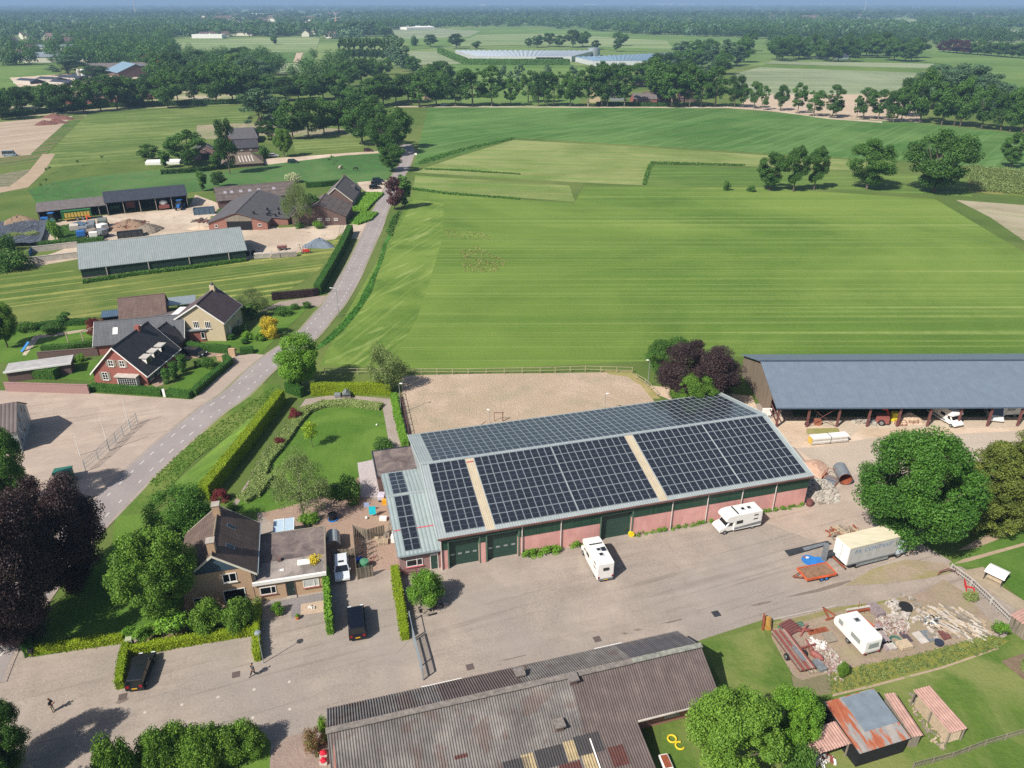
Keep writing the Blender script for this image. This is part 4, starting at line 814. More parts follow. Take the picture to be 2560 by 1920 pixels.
BR_TAN=mbrick('tan_brick','a8886c','b89a7c','a8977f');BR_CREAM=mbrick('cream_brick_wall','b0a184','bfb092','a89c84');BR_DARK=mbrick('dark_brick','5c4844','6a5450','6a5f58')
MINT=mroof('mint_sheet','8a9292','979f9e','a6adab',along=.33,rough=.42,bd=.04,stain=.3,spec=.5)
SLATEB=mroof('blue_sheet','5f6b78','67737f','707c88',along=.33,rough=.5,bd=.02,stain=.12,spec=.4)
TILE_D=mroof('dark_tiles','3c3a3e','48464a','545055',along=.3,rows=.22,rough=.6,bd=.05)
TILE_B=mroof('brown_tiles','4e4244','5c4e50','6a5a5a',along=.3,rows=.22,rough=.7,bd=.05)
TILE_BD=mroof('brown_mossy_tiles','514541','675850','7c6c60',along=.3,rows=.24,rough=.85,bd=.05)
TILE_R=mroof('old_red_tiles','5e4e4a','705d56','7f6b62',along=.24,rows=.26,rough=.8,bd=.06,stain=.6)
TILE_G=mroof('grey_tiles','55565a','626468','707074',along=.24,rows=.26,rough=.75,bd=.06,stain=.5)
FIBRE=mroof('fibre_cement','5c5654','6c6564','7c7573',along=.2,rough=.9,bd=.04,stain=.3)
FIBRE_D=mroof('dark_fibre_cement','4c4a4c','585658','666264',along=.2,rough=.85,bd=.04,stain=.25)
FIBRE_O=mroof('old_fibre_cement','4f4746','6a605c','85796f',along=.2,rows=.8,rough=.95,bd=.05,stain=.5)
GREENROOF=mroof('pale_green_sheet','7c8584','878f8e','949b99',along=.5,rough=.45,bd=.05,stain=.35,spec=.4)
BLACKS=mroof('black_sheet','33363e','3c4049','464a54',along=.4,rough=.5,bd=.03)
BITU=NT('bitumen');c_=BITU.co();BITU.bump(BITU.noise(c_,2,4,.6),.03)
BITU.fin(BITU.ramp(BITU.noise(c_,.5,5,.65,.8),[(.35,'554c4b'),(.5,'6b605d'),(.68,'84776f')]),.85,0,.25);BITU=BITU.m
BITU_D=mplain('dark_bitumen','4a4749',.8,var=.25,sc=.8)
GRAVELR=mground('roof_gravel','8c827c','a89e96','77706a',fine=5,mid=.8,big=.3)
THATCH=NT('thatch');c_=THATCH.co(0,(1,1,3));f_=THATCH.noise(c_,3,5,.7);THATCH.bump(f_,.08);THATCH.fin(THATCH.ramp(f_,[(.3,'5c5248'),(.7,'7d7265')]),.95,0,.1);THATCH=THATCH.m
WOODG=NT('weathered_boards');c_=WOODG.co(0,(6,6,.3));f_=WOODG.noise(c_,1,4,.6);WOODG.fin(WOODG.ramp(f_,[(.3,'6f675c'),(.7,'938a7c')]),.9,0,.15);WOODG=WOODG.m
WOODF=NT('fence_boards');c_=WOODF.co(0,(7,7,.4));f_=WOODF.noise(c_,1,3,.6);WOODF.fin(WOODF.ramp(f_,[(.35,'5a5348'),(.65,'8c8374')]),.9,0,.15);WOODF=WOODF.m
RUSTB=mplain('rust_brown_steel','6d4440',.75,var=.3,sc=3);SHEETB=NT('brown_gable_sheet');c_=SHEETB.co(0,(2.5,2.5,.12));f_=SHEETB.noise(c_,1,5,.65);SHEETB.fin(SHEETB.ramp(f_,[(.3,'6b5f50'),(.7,'87796a')]),.8,0,.2);SHEETB=SHEETB.m
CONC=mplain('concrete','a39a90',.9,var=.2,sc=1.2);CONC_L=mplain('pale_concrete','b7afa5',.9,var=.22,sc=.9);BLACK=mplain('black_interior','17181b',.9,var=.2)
def fr(L,W):
 return{'f':lambda u,d,z:(u,-d,z),'b':lambda u,d,z:(u,W+d,z),'l':lambda u,d,z:(-d,u,z),'r':lambda u,d,z:(L+d,u,z)}
def fbox(mb,f,u0,u1,d0,d1,z0,z1):
 a=f(u0,d0,z0);b=f(u1,d1,z1)
 return mb.box(min(a[0],b[0]),max(a[0],b[0]),min(a[1],b[1]),max(a[1],b[1]),z0,z1)
def win(E,LW,face,u,z,w,h,mull=1,bars=0,frame=None,sill=True,shut=None,pane=None,name='window',d0=0.0):
 f=fr(*LW)[face];t=.09;mb=MB();fm=frame or WHITE
 fbox(mb,f,u-w/2,u+w/2,d0-.02,d0+.06,z,z+t);fbox(mb,f,u-w/2,u+w/2,d0-.02,d0+.06,z+h-t,z+h)
 fbox(mb,f,u-w/2,u-w/2+t,d0-.02,d0+.06,z+t,z+h-t);fbox(mb,f,u+w/2-t,u+w/2,d0-.02,d0+.06,z+t,z+h-t)
 for i in range(mull):
  c=u-w/2+w*(i+1)/(mull+1);fbox(mb,f,c-t/2,c+t/2,d0-.02,d0+.055,z+t,z+h-t)
 for i in range(bars):
  c=z+h*(i+1)/(bars+1);fbox(mb,f,u-w/2+t,u+w/2-t,d0-.02,d0+.05,c-.025,c+.025)
 o=mb.build(name,fm,E)
 p=MB();fbox(p,f,u-w/2+t*.5,u+w/2-t*.5,d0-.015,d0+.02,z+t*.5,z+h-t*.5);p.build('pane',pane or GLASS,o)
 if sill:
  s=MB();fbox(s,f,u-w/2-.08,u+w/2+.08,d0-.02,d0+.16,z-.1,z-.003);s.build('sill',sill if sill is not True else CONC_L,o)
 if shut:
  for sgn in(-1,1):
   s=MB();c=u+sgn*(w/2+.26);fbox(s,f,c-.22,c+.22,d0+.003,d0+.06,z,z+h);s.build('shutter',shut,o)
 return o
def door(E,LW,face,u,w,h,m,frame=None,z=0.0,d0=0.0,lights=0):
 f=fr(*LW)[face];mb=MB();t=.08
 fbox(mb,f,u-w/2+t,u+w/2-t,d0-.02,d0+.03,z,z+h-t);o=mb.build('door',m,E)
 s=MB();fbox(s,f,u-w/2,u-w/2+t,d0-.02,d0+.07,z,z+h);fbox(s,f,u+w/2-t,u+w/2,d0-.02,d0+.07,z,z+h);fbox(s,f,u-w/2+t,u+w/2-t,d0-.02,d0+.07,z+h-t,z+h)
 s.build('frame',frame or WHITE,o)
 for i in range(lights):
  p=MB();c=u-w/2+w*(i+.6)/(lights+.2);fbox(p,f,c-.28,c+.28,d0+.032,d0+.06,z+h*.36,z+h*.36+.26);p.build('pane',ZINC,o)
 k=MB();fbox(k,f,u+w/2-.25,u+w/2-.15,d0+.03,d0+.08,z+h*.45,z+h*.45+.05);k.build('handle',ZINC,o)
 return o
def slopes(L,W,he,hr,rf=.5,oe=.35,og=.3,th=.14,x0=None,x1=None,y0=None,y1=None):
 ym=W*rf;k0=(hr-he)/ym;k1=(hr-he)/(W-ym);a=-oe if y0 is None else y0;b=W+oe if y1 is None else y1
 up=[(a,he+k0*a),(ym,hr),(b,he-k1*(b-W))]
 poly=[(y,z+.02)for y,z in up]+[(y,z+.02+th)for y,z in up[::-1]]
 return MB().prism(poly,-og if x0 is None else x0,L+og if x1 is None else x1,'x')
def gable(name,label,cat,x0,y0,ang,L,W,he,hr,wall,roof,rf=.5,oe=.35,og=.3,ridge=True,plinth=None,gut=None,barge=None,zoff=0,open_front=False,group=None):
 E=thing(name,label,cat,(x0,y0,0),radians(ang),group)
 ym=W*rf;k0=(hr-he)/ym
 if open_front:
  t=.18;mb=MB()
  pent=[(0,0),(W,0),(W,he),(ym,hr),(0,he)]
  mb.prism(pent,0,t,'x');mb.prism(pent,L-t,L,'x');mb.box(t,L-t,W-t,W,0,he)
 else:
  mb=MB();mb.prism([(0,0),(W,0),(W,he),(ym,hr),(0,he)],0,L,'x')
 mb.build('wall',wall,E)
 if plinth:
  pm,pz=plinth;p=MB();p.box(-.05,L+.05,-.05,0.0,0,pz);p.box(-.05,0.0,0.0,W,0,pz);p.box(L,L+.05,0.0,W,0,pz);p.build('plinth',pm,E)
 r=slopes(L,W,he,hr,rf,oe,og).build('roof',roof,E)
 if ridge:
  MB().tube([(-og,ym,hr+.16),(L+og,ym,hr+.16)],.11,8).build('ridge_cap',roof if ridge is True else ridge,E)
 if gut:
  g=MB();g.box(-og,L+og,-oe-.14,-oe-.003,he-k0*oe-.06,he-k0*oe+.1);g.build('gutter',gut,E)
 if barge:
  b=MB()
  for x in(-og-.06,L+og+.003):
   for ya,za,yb,zb in((-oe,he-k0*oe,ym,hr),(ym,hr,W+oe,he-(hr-he)/(W-ym)*oe)):
    b.add([(x,ya,za-.12),(x+.057,ya,za-.12),(x+.057,yb,zb-.12),(x,yb,zb-.12),(x,ya,za+.18),(x+.057,ya,za+.18),(x+.057,yb,zb+.18),(x,yb,zb+.18)],[(0,3,2,1),(4,5,6,7),(0,1,5,4),(1,2,6,5),(2,3,7,6),(3,0,4,7)])
  b.build('bargeboard',barge,E)
 return E
BX,BY,BA=-8.61,71.9,radians(15.2)
L,W,he,hr=50.73,24.42,4.96,7.63
E=thing('solar_barn','long pink-walled barn with its whole roof covered in dark solar panels','barn',(BX,BY,0),BA)
LW=(L,W)
ops=[(1.0,4.75,4.1),(5.75,9.7,4.1),(20.7,24.9,4.0)]
pink=MB();gr=MB();zc=2.95;t=.25
cur=0
for a,b,z in ops+[(L,L,0)]:
 if a>cur:pink.box(cur,a,0,t,0,zc);gr.box(cur,a,-.05,t,zc+.003,he)
 if b>a:gr.box(a,b,-.05,t,z,he)
 cur=b
pink.box(0,t,t,W,0,zc);pink.box(L-t,L,t,W,0,zc);pink.box(t,L-t,W-t,W,0,zc)
pink.build('wall',PINK,E);gr.build('cladding',DGREEN,E)
gb=MB()
for x in(-.05,L-t+.05):
 gb.prism([(0.0,zc+.003),(W,zc+.003),(W,he),(W/2,hr),(0.0,he)],x,x+t-.0,'x')
gb.box(t,L-t,W-t+.05,W+.05,zc+.003,he);gb.build('gable_cladding',MINT,E)
rf_=slopes(L,W,he,hr,.5,.35,.3,.12).build('roof',MINT,E)
MB().box(-.35,L+.35,W/2-.3,W/2+.3,hr+.12,hr+.17).build('ridge_cap',MINT,E)
g_=MB();g_.box(-.35,L+.35,-.52,-.36,he-.13,he+.03);g_.build('gutter',mplain('gutter_rust','6b4a44',.6,var=.4,sc=1),E)
v_=MB()
for x in(-.38,L+.303):
 for ya,za,yb,zb in((-.35,he-.08,W/2,hr),(W/2,hr,W+.35,he-.08)):
  v_.add([(x,ya,za-.1),(x+.077,ya,za-.1),(x+.077,yb,zb-.1),(x,yb,zb-.1),(x,ya,za+.2),(x+.077,ya,za+.2),(x+.077,yb,zb+.2),(x,yb,zb+.2)],[(0,3,2,1),(4,5,6,7),(0,1,5,4),(1,2,6,5),(2,3,7,6),(3,0,4,7)])
v_.build('verge_trim',mplain('mint_trim','b0bab8',.4,var=.06),E)
for i in range(11):
 if i in(1,4):continue
 x=min(L-.1,.05+i*5.073)
 if i==4:continue
 if i<10 and i not in(5,):MB().tube([(x,-.13,0),(x,-.13,he-.13)],.075,8).build('downpipe',DOWN,E)
pp=MB();pp.box(4.95,5.55,-.06,-.003,0,3.1);pp.build('pier',PINK,E)
for a,b,z in ops:
 d=MB();d.box(a,b,.45,.5,0,z)
 for k in range(6):d.box(a+.02,b-.02,.43,.45,z*k/6+.02,z*(k+1)/6-.02)
 d=d.build('door',DOORG,E)
 if b<15:
  for k in range(4):
   p=MB();c=a+(b-a)*(k+.5)/4;p.box(c-.25,c+.25,.4,.43,1.55,1.8);p.build('pane',ZINC,d)
 fm=MB();fm.box(a-.16,a,-.09,-.053,0,z+.14);fm.box(b,b+.16,-.09,-.053,0,z+.14);fm.box(a,b,-.09,-.053,z,z+.14);fm.box(a,a+.05,.25,.44,0,z);fm.box(b-.05,b,.25,.44,0,z);fm.build('frame',mplain('door_frame_green','56705f',.5),d)
sl_=atan2(hr-he,W/2)
CELL=NT('solar_cells');tc=CELL.n('TexCoord');sx=CELL.n('SeparateXYZ');CELL.put(sx.inputs[0],tc.outputs['Object'])
u_=CELL.math('FRACT',CELL.math('DIVIDE',sx.outputs[0],.157));ln=CELL.ramp(u_,[(.0,1.0),(.16,0.0),(.84,0.0),(1.0,1.0)])
v2=CELL.math('ABSOLUTE',CELL.math('SUBTRACT',sx.outputs[1],.845));mid=CELL.ramp(v2,[(.012,1.0),(.03,0.0)])
oi=CELL.n('ObjectInfo');base=CELL.mix(oi.outputs['Random'],'12141b','1a1d25')
CELL.fin(CELL.mix(CELL.math('MAXIMUM',CELL.math('MULTIPLY',ln,.38),CELL.math('MULTIPLY',mid,.4)),base,'7a8390'),.14,0,.5);CELL=CELL.m
PFR=mplain('panel_frame','a9b3b8',.4,.3,.08)
def panel_geo(mbf,pw,ph,T=lambda p:p,mb2=None):
 a=.03
 fs=[(0,pw,0,a),(0,pw,ph-a,ph),(0,a,a,ph-a),(pw-a,pw,a,ph-a)]
 for x0,x1,y0,y1 in fs:
  q=[(x0,y0),(x1,y0),(x1,y1),(x0,y1)]
  mbf.mat(0).face([T((x,y,.04))for x,y in q])
 for x0,y0,x1,y1 in((0,0,pw,0),(pw,0,pw,ph),(pw,ph,0,ph),(0,ph,0,0)):
  mbf.mat(0).face([T((x0,y0,0)),T((x1,y1 if x0==x1 else y0,0))if False else T((x1,y1,0)),T((x1,y1,.04)),T((x0,y0,.04))])
 mbf.mat(1).face([T((x,y,.035))for x,y in((a,a),(pw-a,a),(pw-a,ph-a),(a,ph-a))])
cosS,sinS=cos(sl_),sin(sl_);SL=(W/2)/cosS
def mk_panel(ph,pw):
 mb=MB();panel_geo(mb,pw,ph);return mb.mesh('solar_panel',[PFR,CELL])
def slope_T(x,d,side):
 if side==0:return(x,d*cosS,he+.02+.12+.05+d*sinS)
 return(x,W-d*cosS,he+.02+.12+.05+d*sinS)
near=[]
pitch=.978;rowp=1.70
xs=[];x=.75
for i in range(48):
 if i==5:x+=1.2
 if i==16 or i==38:x+=.1
 if i==27:x+=1.25
 xs.append(x);x+=pitch
for c,x in enumerate(xs):
 for r in range(7):near.append((x,.3+r*rowp,c,r))
pm_=mk_panel(1.64,.93)
cl_=Vector((0,0,CAM_H));R_=Matrix.Rotation(BA,3,'Z')
near.sort(key=lambda q:(Vector((BX,BY,0))+R_@Vector(slope_T(q[0],q[1],0))-cl_).length)
for i,(x,d,c,r)in enumerate(near[:100]):
 o=bpy.data.objects.new('solar_panel',pm_);COL.objects.link(o);o.parent=E
 o.location=slope_T(x,d,0);o.rotation_euler=(sl_,0,0)
rest=MB()
CELL2=CELL
def rot_T(x,d,side):
 b=Vector(slope_T(x,d,side))
 if side==0:return lambda p:(b.x+p[0],b.y+p[1]*cosS-p[2]*sinS,b.z+p[1]*sinS+p[2]*cosS)
 return lambda p:(b.x-p[0],b.y-p[1]*cosS+p[2]*sinS,b.z+p[1]*sinS+p[2]*cosS)
CELLM=NT('solar_cells_field');uv=CELLM.n('UVMap');sx=CELLM.n('SeparateXYZ');CELLM.put(sx.inputs[0],uv.outputs[0])
u_=CELLM.math('FRACT',CELLM.math('MULTIPLY',sx.outputs[0],6.0));ln=CELLM.ramp(u_,[(.0,1.0),(.16,0.0),(.84,0.0),(1.0,1.0)])
mid=CELLM.ramp(CELLM.math('ABSOLUTE',CELLM.math('SUBTRACT',sx.outputs[1],.5)),[(.008,1.0),(.02,0.0)])
CELLM.fin(CELLM.mix(CELLM.math('MAXIMUM',CELLM.math('MULTIPLY',ln,.38),CELLM.math('MULTIPLY',mid,.4)),'161920','7a8390'),.14,0,.5);CELLM=CELLM.m
def field(items,name,parent,ph,pw):
 mb=MB()
 for T in items:panel_geo(mb,pw,ph,T)
 me=mb.mesh(name,[PFR,CELLM]);uvl=me.uv_layers.new(name='UVMap')
 for p in me.polygons:
  if p.material_index==1:
   for k,li in enumerate(p.loop_indices):uvl.data[li].uv=((0,0),(1,0),(1,1),(0,1))[k]
 o=bpy.data.objects.new(name,me);COL.objects.link(o);o.parent=parent;return o
o=field([rot_T(x,d,0)for x,d,c,r in near[100:]],'solar_panel_field',E,1.64,.93);o['kind']='stuff'
pf=1.0;its=[]
for c in range(48):
 for r in range(8):its.append(rot_T(1.4+.975+c*1.012,.25+r*1.52,1))
o=field(its,'solar_panel_field',E,1.46,.955);o['kind']='stuff'
STRIPM=mroof('cream_strip','a89a82','b8ab92','c6baa2',along=.25,rough=.6,bd=.03,stain=.35)
for xa,xb in((xs[4]+pitch+.02,xs[5]-.08),(xs[26]+pitch+.02,xs[27]-.08)):
 mb=MB();mb.add([slope_T(xa,-.3,0),slope_T(xb,-.3,0),slope_T(xb,SL-.3,0),slope_T(xa,SL-.3,0)],[(0,1,2,3)])
 mb.v=[(a,b,c-.035)for a,b,c in mb.v];mb.build('translucent_strip',STRIPM,E)
RED=mplain('red_band','b0585c',.6,var=.15)
mb=MB();b=slope_T(xs[4]+pitch+.1,SL-1.05,0);mb.box(b[0],b[0]+.95,b[1],b[1]+.22,b[2]-.02,b[2]+.03);mb.build('red_flashing',RED,E)
def loc2(x,y):v=R_@Vector((x,y,0));return(BX+v.x,BY+v.y,0)
A2=thing('barn_annex','low mauve brick annex with pale metal roof against the solar barn','annex',loc2(-4.95,.45),BA)
aL,aW=4.9,17.2;ae,ar,aym=3.0,4.3,10.3
mb=MB();mb.prism([(0,0),(aW,0),(aW,3.3),(aym,ar),(0,ae)],0,aL,'x');mb.build('wall',BR_PINK,A2)
mb=MB();poly=[(-.35,ae-.04+.02),(aym,ar+.02),(aW+.2,3.3+.02)];mb.prism(poly+[(y,z+.12)for y,z in poly[::-1]],-.2,aL+.02,'x');mb.build('roof',mroof('mint_sheet_wide','879493','94a09f','a1acaa',along=.5,rough=.42,bd=.05,stain=.55,spec=.5),A2)
MB().box(-.22,aL,aym-.22,aym+.22,ar+.13,ar+.19).build('ridge_cap',MINT,A2)
mb=MB();mb.box(0,aL,-.1,-.003,2.45,2.94);mb.build('fascia',DGREEN,A2)
mb=MB();mb.box(-.2,aL,-.5,-.355,ae-.12,ae+.02);mb.build('gutter',ZINC,A2)
mb=MB()
for ya,za,yb,zb in((-.35,ae-.04,aym,ar),(aym,ar,aW+.2,3.3)):
 mb.add([(-.26,ya,za-.2),(-.203,ya,za-.2),(-.203,yb,zb-.2),(-.26,yb,zb-.2),(-.26,ya,za+.18),(-.203,ya,za+.18),(-.203,yb,zb+.18),(-.26,yb,zb+.18)],[(0,3,2,1),(4,5,6,7),(0,1,5,4),(1,2,6,5),(2,3,7,6),(3,0,4,7)])
mb.build('verge_trim',M_.get('x')or MINT,A2)
win(A2,(aL,aW),'f',1.75,.95,2.0,1.05,0,sill=RED)
mb=MB();mb.box(2.0,2.1,-.09,0,1.0,1.95);mb.build('mullion',WHITE,A2)
door(A2,(aL,aW),'f',4.15,1.0,2.15,DOORG);win(A2,(aL,aW),'f',4.15,2.16,.95,.26,0,sill=None)
s1=atan2(ar-ae,aym)
for r in range(5):
 for c in range(2):
  o=bpy.data.objects.new('solar_panel',pm_);COL.objects.link(o);o.parent=A2;d=.2+r*1.98
  o.location=(.75+c*.98,d*cos(s1),ae+.19+d*sin(s1));o.rotation_euler=(s1,0,0);o.scale=(1,1.17,1)
s2=atan2(ar-3.3,aW-aym)
for r in range(5):
 for c in range(2):
  o=bpy.data.objects.new('solar_panel',pm_);COL.objects.link(o);o.parent=A2;d=.35+r*1.3
  o.location=(.75+c*.98,aym+d*cos(s2),ar+.19-d*sin(s2));o.rotation_euler=(-s2,0,0);o.scale=(1,.76,1)
mb=MB()
for(a,b)in(((2.75,3.7),(4.85,3.9)),):
 k=(ar-ae)/aym;mb.add([(a[0],a[1],ae+k*a[1]+.16),(b[0],a[1],ae+k*a[1]+.16),(b[0],b[1],ae+k*b[1]+.165),(a[0],b[1],ae+k*b[1]+.165)],[(0,1,2,3)])
 mb.add([(-.1,3.8,ae+k*3.8+.16),(.7,3.8,ae+k*3.8+.16),(.7,4.0,ae+k*4+.165),(-.1,4.0,ae+k*4+.165)],[(0,1,2,3)])
mb.build('red_flashing',RED,A2)
A3=thing('flat_roofed_store','flat dark-roofed store wedged behind the barn annex','shed',loc2(-5.7,17.7),BA)
MB().box(0.1,5.6,.05,6.6,0,2.9).build('wall',BR_DARK,A3);MB().box(0,5.65,0,6.7,2.903,3.15).build('roof',BITU,A3)
mb=MB();mb.box(-.12,0-.003,-.1,6.8,2.8,3.28);mb.box(0,5.6,6.703,6.8,2.8,3.28);mb.build('roof_edge',BLACKS,A3)
E=thing('open_shed','long open-fronted shed with slate-blue sheet roof and brown posts','shed',(43.02,106.6,0),radians(.4));L,W,he,hr=62,19.66,3.87,7.23;LW=(L,W)
mb=MB();mb.prism([(3.6,0),(W,0),(W,he),(W/2,hr),(3.6,he+1.2)],0,.15,'x');mb.box(.15,L,W-.15,W,0,he);mb.build('wall',SHEETB,E)
slopes(L,W,he,hr,.5,.5,.5,.12).build('roof',SLATEB,E)
MB().box(-.5,L+.5,W/2-.25,W/2+.25,hr+.125,hr+.165).build('ridge_cap',mplain('dark_ridge','3d4956',.5),E)
MB().box(-.5,L+.5,-.56,-.503,he-.22,he+.02).build('fascia',mplain('dark_blue_fascia','4f5f70',.5),E)
for i in range(13):
 x=.1+i*4.95
 MB().box(x,x+.3,-.1,.2,0,he-.05).build('post',RUSTB,E)
 if i%2==0 or i<3:MB().box(x+.02,x+.24,9.6,9.8,0,hr-.1).build('post',RUSTB,E)
mb=MB();mb.bar((5.2,0,.2),(9.9,0,3.7),.07);mb.bar((5.2,0.08,3.7),(9.9,0.08,.2),.07);mb.build('brace',RUSTB,E)
mb=MB()
for z in(.6,1.7,2.8):mb.bar((.15,.2,z+.3),(.1,3.5,z+.8),.16,.1)
mb.build('side_rail',RUSTB,E)
CX,CY,CA=-15.01,40.62,radians(15.7);L,W,he,hr=36.33,9.12,2.6,4.99;k0=(hr-he)/(W/2)
E=thing('corrugated_barn','old long barn with dark corrugated cement roof along the bottom edge','barn',(CX,CY,0),CA)
mb=MB();mb.box(30.5-22,L-.4,.9,1.05,0,2.9);mb.prism([(.9,0),(W-.4,0),(W-.4,he),(W/2,hr-.12),(.9,he+.3)],L-.6,L-.4,'x');mb.prism([(-5,0),(W-.4,0),(W-.4,he),(W/2,hr-.12),(-5,.6)],.3,.5,'x');mb.box(.5,L-.6,W-.6,W-.4,0,he);mb.build('wall',BR_ORG,E)
CORR=NT('weathered_corrugated');tc=CORR.n('TexCoord');o_=tc.outputs['Object'];sx=CORR.n('SeparateXYZ');CORR.put(sx.inputs[0],o_)
a1=CORR.noise(o_,.35,5,.7);a2=CORR.noise(CORR.co(0,(2.5,.12,.12)),1,4,.6);a3=CORR.noise(o_,5,4,.8)
cc=CORR.ramp(CORR.math('ADD',CORR.math('MULTIPLY',a1,.6),CORR.math('ADD',CORR.math('MULTIPLY',a2,.2),CORR.math('MULTIPLY',a3,.2))),[(.34,'565250'),(.5,'6c6865'),(.66,'86817c')])
cc=CORR.mix(CORR.ramp(CORR.noise(o_,1.6,6,.8),[(.62,0.0),(.72,.5)]),cc,'a59c90');cc=CORR.mix(CORR.ramp(CORR.noise(CORR.co(0,(.5,.25,1)),1,2,.5),[(.55,0.0),(.62,.35)]),cc,'5a4038')
CORR=CORR.fin(cc,.95,0,.1)
def corrugated(name,mat,parent,x0,x1,prof,per=.25,amp=.06,n=6,thick=.03):
 nx=int((x1-x0)/per*n)+1;vs=[];fs=[];m=len(prof)
 for i in range(nx):
  x=x0+(x1-x0)*i/(nx-1);dz=amp*sin(2*pi*x/per)
  vs+=[(x,y,z+dz)for y,z in prof]
 for i in range(nx-1):
  for j in range(m-1):a=i*m+j;fs.append((a,a+m,a+m+1,a+1))
 mb=MB();mb.v=vs;mb.f=[list(f)for f in fs];mb.m=[0]*len(fs)
 return mb.build(name,mat,parent,smooth=True,fix=False)
yb=-5.6
corrugated('roof_slope',CORR,E,0,L,[(W+.0,he+.02),(W/2,hr)])
CORRB=mroof('brown_corrugated','4f4644','5f5552','716660',rough=.9)
for x0,x1,ya,z in((0,22.5,yb,0),(22.5,27.6,yb,0),(27.6,L,-.05,0)):
 corrugated('roof_slope',CORR if x0<20 else CORRB,E,x0+.01,x1,[(W/2,hr),(max(ya,-.05),he),]if ya>-1 else[(W/2,hr),(0,he),(ya,he+k0*ya*.45)])
MB().box(-.1,29,W/2-.32,W/2+.32,hr+.06,hr+.13).build('ridge_cap',mplain('mossy_ridge','7a736c',.95,var=.45,sc=2.5),E)
MB().box(29,L+.1,W/2-.3,W/2+.3,hr+.1,hr+.18).build('ridge_cap',mplain('pale_mossy_ridge','86867c',.95,var=.5,sc=2),E)
PATCH={'cream':mplain('cream_sheet','9c8c6c',.8,var=.25,sc=2),'black':mplain('blackish_sheet','3f3d3e',.9,var=.2),'rust':mplain('rusty_sheet','54342f',.9,var=.25)}
def rz(y):return hr-abs(y-W/2)*k0 if y>=0 else he+k0*y*.45
for x,y,w_,c in[(4.3,-1.6,1.6,'cream'),(10.4,.4,1.2,'rust'),(21.3,-2.6,2.5,'black'),(17.5,-2.9,2.6,'black'),(14.6,-3.2,2.4,'black'),(12,-3.6,2.2,'black'),(16.2,-3.0,1.1,'cream'),(20.2,-2.8,1.0,'cream'),(13.5,-4.6,1.1,'cream'),(17.3,-4.7,1.1,'cream'),(21.5,-4.3,1.2,'cream'),(19.2,-4.6,2.0,'rust'),(15.3,-4.9,1.8,'rust'),(11.6,-4.9,1.5,'cream'),(24,-4.2,1.5,'rust')]:
 y+=.8 if y<0 and x>5 else 0;p0,p1=y,y+(1.7 if c!='rust' or x>11 else 4.6)
 pr=[(yy,rz(yy)+.03)for yy in([p1,0,p0]if p0<0<p1 else[p1,p0])]
 corrugated('replacement_sheet',PATCH[c],E,round(x/.25)*.25,round(x/.25)*.25+w_,pr)
corrugated('dark_sheet_patch',CORRB,E,10.5,18,[(W-.05,he+.06),(W/2+.3,hr-.1)])
corrugated('dark_sheet_patch',FIBRE_D,E,29.2,L-.1,[(W-.1,he+.08),(W/2+.3,hr-.08)],amp=.03)
for x,y in((18.3,6.9),(22.7,4.1),(20.3,.9)):
 z=rz(y);mb=MB();mb.box(x-.35,x+.35,y-.35,y+.35,z-.1,z+.45);mb=mb.build('roof_vent',BR_DARK,E)
 c_=MB();c_.box(x-.5,x+.5,y-.5,y+.5,z+.453,z+.62);c_.build('vent_cap',mplain('vent_cap','7b736d',.95,var=.4,sc=4),mb)
mb=MB();mb.bar((22.75,-4.8,rz(-4.8)+.1),(22.75,-.6,rz(-.6)+.1),.12,.08);mb.build('white_trim',WHITE,E)
mb=MB();mb.box(27.7,31.5,-.2,-.06,he-.08,he+.05);mb.box(31.5,L,-.16,-.06,he-.1,he+.02);mb.build('gutter',CONC_L,E)
for x0,x1 in((9,13),(27,30)):MB().box(x0,x1,W+.02,W+.1,he-.05,he+.03).build('gutter_piece',WHITE,E)
o=win(E,(L,W),'f',31.8,.9,1.5,1.2,3,1,frame=CONC_L,d0=-.9)
mb=MB();mb.prism([(yb,0),(.9,0),(.9,he+.25),(0,he-.05),(yb,he+k0*yb*.45-.08)],27.2,27.35,'x');mb.build('side_wall',BR_DARK,E)
E=gable('house','steep tiled tan-brick house with two chimneys at lower left','house',-29.53,66.6,104.9,9.12,7.7,4.4,7.45,BR_TAN,TILE_BD,oe=.5,og=.25,ridge=mplain('mossy_ridge_tiles','8a7c68',.95,var=.4,sc=3),gut=ZINC,barge=CREAM)
L,W,he,hr=9.12,7.7,4.4,7.45;LW=(L,W)
mb=MB();mb.prism([(1.3,he+.75),(W-1.3,he+.75),(W/2,hr-.25)],-.07,-.012,'x');mb.build('gable_boards',mplain('blue_gable_boards','3c4f5c',.6,var=.2),E)
win(E,LW,'l',2.5,3.35,1.5,1.25,1,sill=CONC_L);win(E,LW,'l',2.35,.55,2.4,1.7,0,sill=CONC_L);win(E,LW,'l',6.3,.9,.95,1.0,0,sill=None)
for x in(7.9,.9):
 mb=MB();mb.box(x-.45,x+.45,W/2-.4,W/2+.4,hr-.5,hr+1.35);c=mb.build('chimney',BR_TAN,E)
 mb=MB();mb.box(x-.52,x+.52,W/2-.47,W/2+.47,hr+1.353,hr+1.45);mb.build('chimney_cap',CONC,c)
kk=(hr-he)/(W/2)
